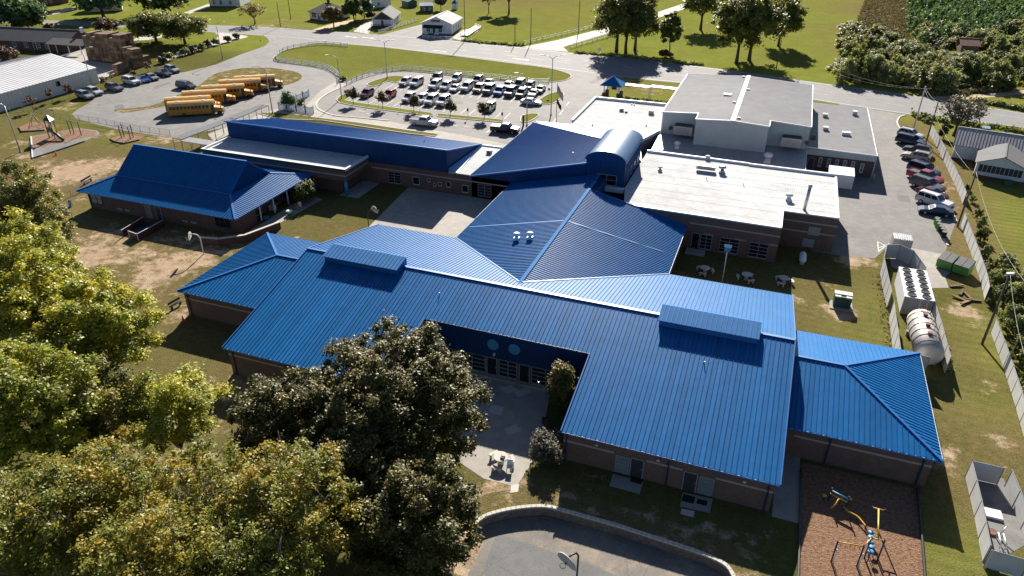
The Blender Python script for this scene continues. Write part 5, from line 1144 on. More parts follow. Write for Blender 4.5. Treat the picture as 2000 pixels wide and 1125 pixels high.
wire(tA-Vector((-1,0,.4)), P(1640,146,7.5), .8, 'lower power line running left from the crossarm pole above the thicket')
wire(tA-Vector((0,0,.3)), tB, .3, 'short wire from the crossarm pole to the dark leaning pole')
wire(tA-Vector((0,0,.6)), P(1900,338,5.2), 1.2, 'pale wire sagging from the crossarm pole to the white house')
wire(tC, P(2010,560,8), 1.5, 'pale wire running from the timber pole down the right lawn')
wire(tD, P(2010,720,8.5), .6, 'pale wire hanging from the lamp pole at the right edge')
# ---- rail fences
def rail_fence(px, label, mat, h=1.15, rails=3, step=2.6, sm=3, cat='fence', name='rail_fence', pw=.13, rh=.13):
    L = resample(catmull([P(*q) for q in px], sm, False), step); t = thing(name, label, cat, L[0])
    for p in L: MB().box(p.x-pw/2, p.x+pw/2, p.y-pw/2, p.y+pw/2, 0, h+.08).build('post', mat, t)
    for a, b in zip(L[:-1], L[1:]):
        for k in range(rails): z = h*(k+.75)/rails; MB().bar(a+Vector((0,0,z)), b+Vector((0,0,z)), .05, rh).build('rail', mat, t)
    return t
M['fence_white'] = plain('vinyl_fence_white', (0.62, 0.68, 0.72), 0.45, 0, 0.5, 0.06, 2)
rail_fence([(679,92),(660,90),(630,88),(600,91),(570,96),(550,103),(540,111),(541,118),(556,121),(580,124),(610,128),(635,133),(652,140),(662,150),(664,160),(655,168)], 'white three-rail fence curling around the entrance lawn', M['fence_white'])
rail_fence([(677,166),(690,160),(705,153),(725,147),(750,141),(785,137),(830,139),(880,145),(950,152),(1010,159),(1050,163),(1088,161)], 'white three-rail fence along the back of the car park', M['fence_white'])
rail_fence([(1023,87),(1060,78),(1100,69),(1150,57),(1172,51)], 'pale two-rail fence along the far side of the gravel driveway', M['white_wear'], 1.1, 2, 3.2)
rail_fence([(1115,95),(1150,84),(1190,72),(1230,58)], 'pale two-rail fence along the near side of the gravel driveway', M['white_wear'], 1.1, 2, 3.2)
rail_fence([(740,66),(770,56),(817,41)], 'white rail fence between the porch cottage and the shop parking', M['white'], 1.1, 3, 2.4)
rail_fence([(826,74),(855,76),(884,77)], 'white rail fence in front of the white shop', M['white'], .9, 2, 2.0)
rail_fence([(560,56),(580,57),(613,56)], 'thin pale mesh fence in front of the old grey house', M['white_wear'], 1.0, 3, 2.2, 1, 'fence', 'yard_fence', .06, .03)
rail_fence([(690,60),(710,65),(740,67)], 'thin pale mesh fence in front of the porch cottage', M['white_wear'], 1.0, 3, 2.0, 1, 'fence', 'yard_fence', .06, .03)
def mesh_fence(px, label, h=1.2, step=2.5, mat=None):
    L = resample([P(*q) for q in px], step) if len(px) == 2 else resample(catmull([P(*q) for q in px], 3, False), step)
    t = thing('chain_link_fence', label, 'fence', L[0])
    for p in L: MB().tube(p, p+Vector((0,0,h)), .04, n=6).build('post', M['grey'], t)
    mb = MB()
    for a, b in zip(L[:-1], L[1:]):
        for z in (h, .06): mb.bar(a+Vector((0,0,z)), b+Vector((0,0,z)), .035)
        d = (b-a)
        for i in range(10):
            mb.bar(a+d*(i/10)+Vector((0,0,.06)), a+d*((i+1)/10)+Vector((0,0,h)), .008); mb.bar(a+d*(i/10)+Vector((0,0,h)), a+d*((i+1)/10)+Vector((0,0,.06)), .008)
    mb.build('wire_mesh', mat or M['grey'], t, 'stuff')
mesh_fence([(20,221),(66,218),(120,232),(190,240),(270,256),(345,266)], 'chain link fence between the playground and the bus lot')
mesh_fence([(139,383),(175,368),(215,352),(255,335)], 'chain link fence running back from the pavilion corner')
# ---- privacy screen fences
def screen_fence(px, label, h=2.0, step=2.4, tops=None):
    L = resample([P(*q) for q in px], step); t = thing('screen_fence', label, 'fence', L[0]); up = Vector((0,0,h))
    for p in L: MB().tube(p, p+up*1.02, .045, n=6).build('post', M['grey'], t)
    for a, b in zip(L[:-1], L[1:]):
        d = (b-a).normalized()*.05; n = Vector((-d.y, d.x, 0))*.3; a2, b2 = a+d, b-d; z0 = Vector((0,0,.05))
        o = MB().add([a2+n+z0, b2+n+z0, b2+n+up, a2+n+up, a2-n+z0, b2-n+z0, b2-n+up, a2-n+up], [(0,1,2,3),(7,6,5,4),(0,4,5,1),(1,5,6,2),(2,6,7,3),(3,7,4,0)]).build('screen_panel', M['screen'], t)
    mb = MB()
    for a, b in zip(L[:-1], L[1:]): MB().bar(a+up, b+up, .05).build('top_rail', M['grey'], t)
    return t
screen_fence([(1815,262),(1832,292),(1850,330),(1868,368),(1884,408)], 'grey screen fence behind the cars of the service lot, upper stretch', 2.0)
screen_fence([(1876,440),(1890,478),(1905,520),(1918,560),(1926,605)], 'stained screen fence stretch behind the green dumpster', 2.0)
screen_fence([(1935,650),(1960,720),(1985,800),(2004,870),(2012,900)], 'overgrown screen fence stretch at the right edge', 1.9)
screen_fence([(1718,533),(1735,618)], 'tall screen panels on the left of the chiller', 2.3)
screen_fence([(1736,622),(1750,735)], 'tall screen panels on the left of the storage tank', 2.3)
screen_fence([(1718,533),(1726,500),(1772,510),(1800,550),(1806,575)], 'dark screen panels around the back of the chiller', 2.1)
screen_fence([(1808,600),(1826,655),(1848,745)], 'screen panels on the right of the storage tank', 2.2)
screen_fence([(1752,728),(1795,738),(1838,748)], 'screen panels at the near end of the storage tank', 2.7)
screen_fence([(1885,932),(1901,1000),(1921,1108)], 'left screen panels of the small gravel enclosure', 1.9)
screen_fence([(1885,932),(1962,950)], 'back screen panels of the small gravel enclosure', 1.9)
screen_fence([(1962,950),(1985,1010),(2012,1080)], 'right screen panels of the small gravel enclosure', 1.9)
screen_fence([(1921,1108),(2012,1135)], 'near screen panels of the small gravel enclosure', 1.9)
# white picket screens by the bus walk
def picket(px, label, h=1.6):
    L = [P(*q) for q in px]; t = thing('picket_fence', label, 'fence', L[0])
    for a, b in zip(L[:-1], L[1:]):
        n = max(2, int((b-a).length/.16)); d = (b-a)/n
        for p in (a, b): MB().box(p.x-.07, p.x+.07, p.y-.07, p.y+.07, 0, h+.2).build('post', M['fence_white'], t)
        m = MB()
        for i in range(1, n): q = a+d*i; hh = h*(.82+.18*abs(2*i/n-1)); m.bar(q, q+Vector((0,0,hh)), .1, .03, up=(0,1,0))
        m.build('pickets', M['fence_white'], t, 'stuff')
        for z in (.25, h*.75): MB().bar(a+Vector((0,0,z)), b+Vector((0,0,z)), .04, .09).build('rail', M['fence_white'], t)
picket([(545,215),(561,216),(579,218),(597,220),(613,222)], 'white scalloped picket fence at the bus walk corner')
picket([(579.5,197.5),(592,193),(604,188)], 'short white picket fence behind the cone shrub')
# ---- covered walkways
def canopy(px, wd, z, label, roof, mat_post=None, step=4.0, slatted=False):
    L = [P(x, y, z) for x, y in px]; t = thing('covered_walkway', label, 'walkway canopy', (L[0].x, L[0].y, 0))
    for a, b in zip(L[:-1], L[1:]):
        d = (b-a).normalized(); n = Vector((-d.y, d.x, 0))
        MB().bar(a, b, wd, .12).build('canopy_roof', roof, t)
        k = max(2, int((b-a).length/.45)); m = MB()
        for i in range(k): q = a.lerp(b, (i+.5)/k)+Vector((0,0,.08)); m.bar(q-n*wd/2, q+n*wd/2, .06, .05)
        m.build('roof_ribs', roof, t, 'stuff')
        k = max(1, int((b-a).length/step))
        for i in range(k+1):
            for s in (-1, 1): q = a.lerp(b, i/k)+n*(s*(wd/2-.15)); MB().bar((q.x, q.y, 0), (q.x, q.y, z-.05), .1).build('post', mat_post or M['white_wear'], t)
canopy([(345,271),(440,236),(516,205)], 2.3, 2.9, 'long grey flat-roofed walkway canopy from the pavilion to the bus lot', M['grey_canopy'] if 'grey_canopy' in M else plain('canopy_grey', (0.27,0.27,0.275), .5, .2, .5, .1, 1))
canopy([(362,272),(420,281)], 2.3, 2.85, 'short grey walkway canopy joining the white-edged flat roof', plain('canopy_pale', (0.40,0.40,0.41), .45, .2, .5, .1, 1))
canopy([(1213,163.5),(1270,170)], 1.9, 2.8, 'white ribbed walkway canopy beside the small blue gazebo', M['white'], None, 4.5)
canopy([(1272,168),(1336,175)], 1.9, 3.05, 'white ribbed walkway canopy running on to the gymnasium', M['white'], None, 4.5)
# gazebo
g = P(1196, 189); gz = thing('gazebo', 'small blue pyramid-roofed gazebo at the school drive', 'gazebo', g)
for sx in (-1, 1):
    for sy in (-1, 1):
        x, y = g.x+sx*1.7, g.y+sy*1.7; MB().box(x-.35, x+.35, y-.35, y+.35, 0, 1.3).build('pier', M['brick2'], gz); MB().box(x-.1, x+.1, y-.1, y+.1, 1.3, 3.1).build('post', M['white'], gz)
MB().add([(g.x-2.6,g.y-2.6,3.0),(g.x+2.6,g.y-2.6,3.0),(g.x+2.6,g.y+2.6,3.0),(g.x-2.6,g.y+2.6,3.0),(g.x,g.y,4.9)], [(0,1,4),(1,2,4),(2,3,4),(3,0,4),(3,2,1,0)]).build('roof', M['blue'], gz)
for s in ((-1,-1),(1,-1),(1,1),(-1,1)): MB().bar((g.x+s[0]*2.6, g.y+s[1]*2.6, 3.02), (g.x, g.y, 4.93), .12).build('hip_cap', M['blue_trim'], gz)
MB().box(g.x-.6, g.x+.6, g.y+1.2, g.y+1.4, 1.4, 2.6).build('notice_board', M['darkmetal'], gz)
# flagpole with flags
f = P(1086, 247); fp = thing('flagpole', 'slender flagpole flying two flags beyond the blue roof', 'flagpole', f)
fh = hgt((1086,247), (1087,162)); MB().path([f, f+Vector((0,0,fh))], [.09,.05], 8).build('pole', M['galv'], fp); MB().lathe(f+Vector((0,0,fh)), [(.02,0),(.1,.08),(.1,.14),(.02,.2)], 8).build('finial', M['yellow'], fp)
def flag(z, wd, ht, sub):
    cols = 12; vs = []; A = f+Vector((0,0,z)); d = Vector((.62,-.3,-.72)).normalized()
    def pt(u, v): return A+d*(u*wd)+Vector((0,0,-v*ht))+Vector((0, math.sin(u*7+v)*.12, 0))
    return pt
pt = flag(fh-.3, 2.4, 1.5, None)
for i in range(13):
    vs = [pt(u/8, i/13) for u in range(9)]+[pt(u/8, (i+1)/13) for u in range(9)]
    MB().add(vs, [(k, k+1, 10+k, 9+k) for k in range(8)], True).build('stripe', M['flag_r'] if i % 2 == 0 and 'flag_r' in M else (M.setdefault('flag_r', plain('flag_red', (.42,.02,.03), .7)) if i % 2 == 0 else M['white']), fp)
vs = [pt(u*.4/4, v*.54/4)+Vector((.0,-.02,0)) for v in range(5) for u in range(5)]
M['flag_b'] = plain('flag_blue', (.02,.03,.15), .7)
ca_ = MB().add(vs, [(v*5+u, v*5+u+1, v*5+u+6, v*5+u+5) for v in range(4) for u in range(4)], True).build('canton', M['flag_b'], fp)
sm_ = MB()
for r_ in range(5):
    for c_ in range(6): q = pt((c_+.5)*.4/6, (r_+.5)*.54/5)+Vector((0,-.04,0)); sm_.bar(q-Vector((.03,0,0)), q+Vector((.03,0,0)), .06, .06)
sm_.build('stars', M['white'], ca_, 'stuff')
pt = flag(fh-3.1, 1.8, 1.1, None)
MB().add([pt(u/6, v/4) for v in range(5) for u in range(7)], [(v*7+u, v*7+u+1, v*7+u+8, v*7+u+7) for v in range(4) for u in range(6)], True).build('lower_flag', M['black'], fp)
# road and lot signs
def sign(q, h, label, mat, w=.45, hh=.6, post=None):
    b = P(*q); t = thing('road_sign', label, 'sign', b); MB().tube(b, b+Vector((0,0,h)), .035, n=6).build('post', post or M['grey'], t); MB().box(b.x-w/2, b.x+w/2, b.y-.06, b.y-.04, h-hh, h).build('sign_plate', mat, t)
sign((1031,281), 2.1, 'pale sign on a post at the kerb by the blue roof', M['white_wear'], .55, .8)
sign((914,231), 2.2, 'dark sign on a post in the lot verge near the third tree', M['darkmetal'], .4, .7); sign((981,239), 2.2, 'dark sign on a post at the right end of the lot verge', M['darkmetal'], .4, .7)
sign((1072,190), 2.2, 'grey sign on the corner island', M['grey'], .6, .6); sign((1171,101), 1.3, 'small white yard sign by the gravel driveway', M['white'], 1.0, 1.0); sign((1244,105), 1.1, 'small white marker under the big trees', M['white'], .5, .8)
sign((1778,224), 1.6, 'thin sign at the service lot entrance', M['grey'], .3, .4); sign((510,88), 1.6, 'thin dark sign on the grass strip near the road', M['darkmetal'], .3, .4)
for i, (x, y) in enumerate(((720,207),(740,210),(783,216),(803,218),(820,220))): sign((x, y), 1.7, 'small grey stall sign in the lot verge, number %s from the maroon car' % ('first', 'second', 'third', 'fourth', 'fifth')[i], M['grey'], .25, .35)
tag(MB().box(*(lambda p: (p.x-.15, p.x+.15, p.y-.15, p.y+.15))(P(1022,246)), 0, 2.4).build('control_cabinet', M['darkmetal'], None), 'dark cabinet post beside the lamp on the small island', 'cabinet')
for q, lab in ((((1234,932),(1256,938),(1252,947),(1231,941)),'black door mat on the left slab of the right wing'), (((1335,966),(1358,972),(1354,985),(1331,979)),'black door mat on the right slab beside the pale step'), (((1362,975),(1382,980),(1379,989),(1360,984)),'small black door mat under the pale louvred window')):
    tag(MB().prism([P(*p) for p in q], .052, .075).build('door_mat', M['black'], None), lab, 'door mat')
# ---- basketball goals
def goal(base, h, face, label, mat):
    b = Vector(base); d = Vector((math.cos(face), math.sin(face), 0)); s = Vector((-d.y, d.x, 0)); t = thing('basketball_goal', label, 'basketball goal', b)
    a = b+Vector((0,0,h)); MB().path([b, b+Vector((0,0,h-.7)), b+Vector((0,0,h-.2))+d*.25, a+d*.75, a+d*1.15-Vector((0,0,.05))], .08, 8).build('pole', mat, t)
    c = b+d*1.2+Vector((0,0,h-.15)); pts = []
    for k in range(17): an = math.pi*k/16; pts.append(c+s*(.9*math.cos(an))+Vector((0,0,.62*math.sin(an)-.2)))
    pts += [c-s*.9-Vector((0,0,.35)), c-s*.6-Vector((0,0,.5)), c+s*.6-Vector((0,0,.5)), c+s*.9-Vector((0,0,.35))]
    n = len(pts); MB().add(pts+[p+d*.06 for p in pts], [tuple(range(n)), tuple(range(n, 2*n))[::-1]]+[(i, (i+1)%n, n+(i+1)%n, n+i) for i in range(n)]).build('backboard', M['board'], t)
    rc = c+d*.42-Vector((0,0,.32)); rp = [rc+d*(.23*math.cos(2*math.pi*k/14))+s*(.23*math.sin(2*math.pi*k/14)) for k in range(15)]
    rm = MB().path(rp, .018, 5).bar(c-Vector((0,0,.32)), c+d*.2-Vector((0,0,.32)), .1, .06).build('rim', M['rust'], t)
    nm = MB()
    for k in range(10): an = 2*math.pi*k/10; q = rc+d*(.22*math.cos(an))+s*(.22*math.sin(an)); nm.bar(q, rc+(q-rc)*.5-Vector((0,0,.4)), .012)
    nm.build('net', M['white_wear'], rm, 'stuff'); return t
M['board'] = plain('backboard', (0.46, 0.46, 0.45), .6, 0, .4, .15, 2)
toC = lambda p, da=0: math.atan2(-p[1], -p[0])+da
b = P(398, 496); goal(b, 3.1, R(-150), 'white basketball goal on the bare yard below the pavilion', M['white_wear'])
b = P(727, 436); b = Vector((-50.6, 79.2, 0)); goal(P(721,450), 3.2, R(62), 'basketball goal behind the blue roof at the courtyard slab corner', M['darkmetal'])
b = P(1126, 1135, COURT_Z); q = P(1126, 1135, COURT_Z); goal((q.x, q.y, COURT_Z), 3.5, R(-118), 'white fan backboard goal over the lower court at the bottom edge', M['darkmetal'])
# ---- retaining wall of the lower court: single blocks
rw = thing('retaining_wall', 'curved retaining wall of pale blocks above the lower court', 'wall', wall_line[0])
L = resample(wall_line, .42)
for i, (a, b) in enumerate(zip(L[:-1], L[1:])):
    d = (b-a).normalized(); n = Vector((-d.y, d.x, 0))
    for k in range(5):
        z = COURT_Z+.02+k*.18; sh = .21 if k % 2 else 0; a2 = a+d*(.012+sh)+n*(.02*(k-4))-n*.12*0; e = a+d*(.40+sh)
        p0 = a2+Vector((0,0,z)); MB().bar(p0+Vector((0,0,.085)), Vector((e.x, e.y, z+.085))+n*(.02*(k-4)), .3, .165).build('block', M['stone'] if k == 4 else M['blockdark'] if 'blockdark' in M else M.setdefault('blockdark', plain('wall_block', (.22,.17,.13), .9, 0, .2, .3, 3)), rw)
# ---- round picnic tables
def picnic(c, label, rot=0, mat=None, bench=3):
    c = Vector(c); t = thing('picnic_table', label, 'picnic table', c, 0, 'round concrete picnic tables'); mat = mat or M['stone']
    MB().lathe(c+Vector((0,0,.72)), [(.6,0),(.66,.03),(.66,.09),(.62,.1)], 20).build('table_top', mat, t); MB().lathe(c, [(.3,0),(.22,.3),(.26,.72)], 10).build('pedestal', mat, t)
    for k in range(bench):
        a0 = rot+2*math.pi*k/bench; pts = []
        for r_, sgn in ((.92, 1), (1.25, -1)):
            for i in range(7): an = a0+sgn*(-.42+.84*i/6); pts.append((c.x+r_*math.cos(an), c.y+r_*math.sin(an)))
        o = MB().prism(pts, .40, .48).build('bench', mat, t)
        for s in (-.3, .3): MB().box(c.x+1.08*math.cos(a0+s)-.09, c.x+1.08*math.cos(a0+s)+.09, c.y+1.08*math.sin(a0+s)-.09, c.y+1.08*math.sin(a0+s)+.09, 0, .4).build('bench_leg', mat, o)
    return t
picnic(P(1376,533), 'round concrete table left of the bird pole by the cafeteria', .4); picnic(P(1457,546), 'round concrete table in the middle of the cafeteria lawn', 1.2); picnic(P(1530,553), 'round concrete table nearest the white gas tank', .2)
c = P(978, 905); picnic(c, 'round pale table in the sun on the front patio', .5)
m = MB().box(c.x+.05, c.x+.4, c.y-.25, c.y+.1, .82, .95).build('folded_jacket', M['flag_b'], None); tag(m, 'dark blue folded jacket on the sunny patio table', 'jacket')
m = MB().box(c.x+.15, c.x+.35, c.y-.05, c.y+.12, .95, 1.0).build('red_cloth', M['red'], None); tag(m, 'small red cloth on the folded jacket', 'cloth')
def chair(c, rz, label, mat):
    t = thing('patio_chair', label, 'chair', c, rz, org=False)
    MB().box(-.25, .25, -.25, .25, .4, .45).build('seat', mat, t); MB().add([(-.25,.2,.45),(.25,.2,.45),(.25,.32,.95),(-.25,.32,.95),(-.25,.25,.45),(.25,.25,.45),(.25,.37,.95),(-.25,.37,.95)], [(0,1,2,3),(7,6,5,4),(0,4,5,1),(1,5,6,2),(2,6,7,3),(3,7,4,0)]).build('backrest', mat, t)
    for x in (-.22, .22):
        for y in (-.22, .22): MB().bar((x, y, 0), (x, y, .4), .04).build('leg', mat, t)
chair(P(995,918), .2, 'white seat beside the sunny patio table', M['white']); chair(P(586,407), .5, 'white plastic chair on the pavilion porch', M['white']); chair(P(582,408), 2.2, 'yellow plastic chair on the pavilion porch', M['yellow'])
# ---- yard equipment on the right
q = P(1566, 512); pt_ = thing('gas_tank', 'white upright-lying gas tank in the shade of the cafeteria', 'gas tank', q)
MB().path([q+Vector((0,-1.3,.75)), q+Vector((0,-1.15,.75)), q+Vector((0,-.9,.75)), q+Vector((0,.9,.75)), q+Vector((0,1.15,.75)), q+Vector((0,1.3,.75))], [.1,.34,.45,.45,.34,.1], 16).build('tank_body', M['white'], pt_)
MB().lathe(q+Vector((0,0,1.18)), [(.14,0),(.14,.12),(.05,.16)], 10).build('valve_dome', M['white'], pt_)
for y in (-.7, .7): MB().box(q.x-.3, q.x+.3, q.y+y-.1, q.y+y+.1, 0, .4).build('leg', M['concrete'], pt_)
q = P(1642, 598); tr = thing('transformer_box', 'pale topped transformer box on the right lawn', 'transformer', q)
MB().box(q.x-.95, q.x+.95, q.y-.6, q.y+.7, .12, 1.55).build('cabinet', M['darkgreen'], tr); MB().box(q.x-1.0, q.x+1.0, q.y-.1, q.y+.8, 1.55, 1.68).box(q.x-.95, q.x-.3, q.y-.65, q.y-.1, 1.45, 1.6).box(q.x+.3, q.x+.95, q.y-.65, q.y-.1, 1.45, 1.6).build('lid', plain('transformer_lid', (.42,.48,.42), .5), tr); MB().box(q.x-1.3, q.x+1.3, q.y-1.1, q.y+1.0, 0, .12).build('pad', M['concrete'], tr)
q = P(1410, 552); bp_ = thing('bird_pole', 'tall pale pole with a blue bird house on top', 'pole', q); h_ = hgt((1410,552), (1421,490))
MB().tube(q, q+Vector((0,0,h_)), .06, n=8).build('pole', M['white_wear'], bp_); MB().box(q.x-.35, q.x+.35, q.y-.25, q.y+.25, h_, h_+.6).build('bird_house', M['blue_disc'], bp_); MB().add([(q.x-.45,q.y-.35,h_+.6),(q.x+.45,q.y-.35,h_+.6),(q.x+.45,q.y+.35,h_+.6),(q.x-.45,q.y+.35,h_+.6),(q.x-.45,q.y,h_+.9),(q.x+.45,q.y,h_+.9)], [(0,1,5,4),(2,3,4,5),(1,2,5),(3,0,4),(3,2,1,0)]).build('bird_roof', M['white'], bp_)
# chiller
q = P(1778, 588); ci = thing('chiller_unit', 'white chiller with twelve dark fans inside the screen fence', 'chiller', q)
CXx, CYy, CZz = 1.55, 3.9, 2.45
MB().box(q.x-CXx, q.x+CXx, q.y-CYy, q.y+CYy, .15, CZz).build('casing', M['grey'], ci); MB().box(q.x-CXx-.05, q.x+CXx+.05, q.y-CYy-.03, q.y+CYy+.05, CZz, CZz+.08).build('deck', M['white'], ci)
MB().box(q.x-CXx-.02, q.x-CXx, q.y-CYy+.1, q.y+CYy-.1, .2, CZz).build('side_panel', M['white'], ci)
for i in range(6):
    for j in (-1, 1):
        x, y = q.x+j*.78, q.y-CYy+.65+i*1.3; fr = MB().lathe((x, y, CZz+.08), [(.52,0),(.52,.1),(.44,.1),(.44,.02)], 16).build('fan_ring', M['darkmetal'], ci)
        bl = MB()
        for k in range(5): an = 2*math.pi*k/5; bl.bar((x, y, CZz+.11), (x+.42*math.cos(an), y+.42*math.sin(an), CZz+.11), .16, .02)
        bl.lathe((x, y, CZz+.1), [(.1,0),(.1,.06)], 8).build('fan_blades', M['black'], fr)
# storage tank
q0, q1 = P(1782, 650, 1.7), P(1806, 738, 1.7); q0 = Vector((19.6, 80.5, 1.75)); q1 = Vector((19.7, 73.2, 1.75)); tk = thing('storage_tank', 'large weathered horizontal storage tank inside the screen fence', 'storage tank', (19.6, 77, 0))
dd = (q1-q0).normalized(); MB().path([q0-dd*.35, q0-dd*.2, q0, q0+dd*2, q0+dd*4, q1, q1+dd*.2, q1+dd*.35], [.45,1.05,1.36,1.4,1.4,1.36,1.05,.45], 24).build('tank_shell', plain('stained_steel', (.50,.46,.42), .5, .15, .5, .3, 1.0, big=.6, stretch=(.6,1.5,1)), tk)
for i in range(6): p = q0.lerp(q1, (i+.5)/6); MB().path([p+Vector((1.43*math.cos(a), 0, 1.43*math.sin(a))) for a in [math.pi*k/10 for k in range(11)]], .04, 5).build('tank_band', M['grey'], tk)
for y in (79, 76.8, 75): MB().box(19.4, 19.8, y-.2, y+.2, 3.05, 3.4).build('hatch', M['rust'], tk)
MB().bar((20.2, 80.2, 3.2), (20.2, 73.6, 3.3), .06).bar((19.2,80.8,1),(19.2,80.8,3.9),.08).bar((19.9,80.8,1),(19.9,80.8,3.9),.08).build('pipework', M['wood'], tk)
for y in (79.5, 74.3): MB().box(18.4, 20.9, y-.2, y+.2, 0, .6).build('cradle', M['concrete'], tk)
# dumpster
q = P(1862, 528); dp = thing('dumpster', 'large green dumpster with black lids on the concrete pad', 'dumpster', q); DA = math.atan2((P(1885,535)-P(1835,518)).y, (P(1885,535)-P(1835,518)).x)
dp.rotation_euler = (0, 0, DA); ORG[dp.name] = Vector((0,0,0))
for x0 in (-2.0, 0.05):
    MB().add([(x0,-.85,.15),(x0+1.9,-.85,.15),(x0+1.9,.85,.15),(x0,.85,.15),(x0,-1.05,1.3),(x0+1.9,-1.05,1.3),(x0+1.9,1.0,1.75),(x0,1.0,1.75)], [(0,3,2,1),(4,5,6,7),(0,1,5,4),(1,2,6,5),(2,3,7,6),(3,0,4,7)]).build('bin_body', M['green'], dp)
    for i in range(2): MB().add([(x0+.03+i*.94,-1.08,1.33),(x0+.92+i*.94,-1.08,1.33),(x0+.92+i*.94,1.02,1.78),(x0+.03+i*.94,1.02,1.78)]+[(x0+.03+i*.94,-1.08,1.40),(x0+.92+i*.94,-1.08,1.40),(x0+.92+i*.94,1.02,1.85),(x0+.03+i*.94,1.02,1.85)], [(3,2,1,0),(4,5,6,7),(0,1,5,4),(1,2,6,5),(2,3,7,6),(3,0,4,7)]).build('lid', M['lid'] if 'lid' in M else M.setdefault('lid', plain('bin_lid', (.09,.09,.09), .5)), dp)
    MB().box(x0-.08, x0, -.3, .3, .8, 1.0).build('fork_pocket', M['white_wear'], dp)
def wheelie(q, mat, label, rz):
    t = thing('wheeled_bin', label, 'bin', P(*q), rz, 'wheeled bins lined up at the lot edge', org=False)
    MB().add([(-.24,-.26,.08),(.24,-.26,.08),(.24,.26,.08),(-.24,.26,.08),(-.3,-.36,.98),(.3,-.36,.98),(.3,.36,.98),(-.3,.36,.98)], [(0,3,2,1),(4,5,6,7),(0,1,5,4),(1,2,6,5),(2,3,7,6),(3,0,4,7)]).build('bin_body', mat, t)
    MB().box(-.32, .32, -.4, .38, .98, 1.06).build('lid', M['lid'], t)
    for x in (-.28, .28): MB().tube((x-.03, .3, .12), (x+.03, .3, .12), .12, n=10).build('wheel', M['black'], t)
    MB().bar((-.25,.42,.95), (.25,.42,.95), .04).build('handle', M['black'], t)
for i, (q, m_, lab) in enumerate((((1827,438),M['greenbin'],'bright green wheeled bin nearest the dark blue sedan'),((1829,443),M['greenbin'],'bright green wheeled bin second in the row'),((1832,449),M['greenbin'],'bright green wheeled bin third, where the green bins meet the black ones'),((1836,454),M['black'],'black wheeled bin right after the green ones'),((1839,459),M['black'],'black wheeled bin second from the end of the row'),((1842,465),M['black'],'black wheeled bin at the near end of the row'))): wheelie(q, m_, lab, -.4)
q = P(1756, 488); gn = thing('generator', 'grey louvred generator box behind the chiller screen', 'generator', q)
MB().box(q.x-1.2, q.x+1.2, q.y-1.0, q.y+1.0, .1, 2.0).build('casing', M['grey'], gn)
for i in range(8): MB().box(q.x-1.1+i*.29, q.x-.95+i*.29, q.y-1.0, q.y+1.0, 2.0, 2.1).build('louvre', M['galv'], gn)
q = P(1935, 1005); tag(MB().box(q.x-.75, q.x+.75, q.y-.5, q.y+.5, .02, .22).build('cover_slab', M['white'], None), 'white square cover slab in the gravel enclosure', 'slab')
q = P(1936, 1040); tag(MB().lathe(q, [(.42,0),(.42,.12),(.36,.16)], 16).build('manhole_cover', M['rust'], None), 'rusty round cover in the gravel enclosure', 'cover')
q = P(1948, 1062); pp = thing('valve_pipes', 'white pipes and valve standing in the gravel enclosure', 'pipes', q)
for dx in (0, .35): MB().path([q+Vector((dx,-.6,.1)), q+Vector((dx,-.6,.6)), q+Vector((dx,.6,.6)), q+Vector((dx,.6,.1))], .06, 6).build('pipe', M['white'], pp)
MB().tube(q+Vector((.15,.7,.2)), q+Vector((.6,1.2,.9)), .05, n=6).build('valve_arm', M['galv'], pp)
for i, (px, py) in enumerate(((1868,560),(1878,572),(1890,580),(1874,585),(1900,588),(1885,592))):
    q = P(px, py); a = .5+i*.7; tag(MB().bar(q+Vector((-.9*math.cos(a),-.9*math.sin(a),.12)), q+Vector((.9*math.cos(a),.9*math.sin(a),.2)), .3, .14).build('scrap_board', M['wood'], None), 'old board in the debris pile below the dumpster, piece %s' % ('nearest the pad', 'against the dumpster shadow', 'beside the fence', 'at the left end', 'at the fence foot', 'at the near end')[i], 'board', 'scrap boards below the dumpster')
# ---- front-right playground
pg = [Vector((7.72, 36, 0)), Vector((7.72, 53.6, 0))]; bd = thing('playground_border', 'black plastic border along both sides of the mulch playground', 'border', pg[0])
for L in (([Vector((7.72,38,0)),Vector((7.72,46,0)),Vector((7.70,53.5,0))]), ([Vector((17.02,53.6,0)),Vector((16.87,50,0)),Vector((16.47,43,0)),Vector((16.22,36,0))])):
    for a, b in zip(resample(L, 1.2)[:-1], resample(L, 1.2)[1:]): MB().bar(a+Vector((0,0,.12)), b+Vector((0,0,.12)), .12, .24).build('border_timber', M['darkmetal'], bd)
Yw, Bl = M['yellow'], M['blue_post']
def post(t, q, h, m_=None, r=.06): p = P(*q); MB().tube(p, p+Vector((0,0,h)), r, n=8).build('post', m_ or Bl, t); return p+Vector((0,0,h))
cl = thing('climbing_frame', 'blue and yellow climbing frame with overhead bars on the mulch', 'climbing frame', P(1690,1085))
tops = [post(cl, q, 2.35) for q in ((1623,1098),(1673,1107),(1688,1090),(1713,1096),(1690,1030),(1714,1036))]
def rung(t, a, b, r=.045, m_=None, nm='bar'): return MB().tube(a, b, r, n=8).build(nm, m_ or Yw, t)
up = Vector((0,0,-.12))
rung(cl, tops[0]+up, tops[1]+up); rung(cl, tops[1]+up, tops[2]+up); rung(cl, tops[2]+up, tops[3]+up); rung(cl, tops[4]+up, tops[5]+up); rung(cl, (tops[2]+tops[3])/2+up, (tops[4]+tops[5])/2+up, .06)
for i in range(5): p = tops[0].lerp(tops[1], .15+.18*i)+up; rung(cl, p, p-Vector((0,0,.45)), .025)
for i in (0, 1):
    b0 = Vector((tops[i].x, tops[i].y, 0)); MB().tube(b0+Vector((.12,0,0)), b0+Vector((.12,0,1.5)), .04, n=6).build('step_post', M['white'], cl)
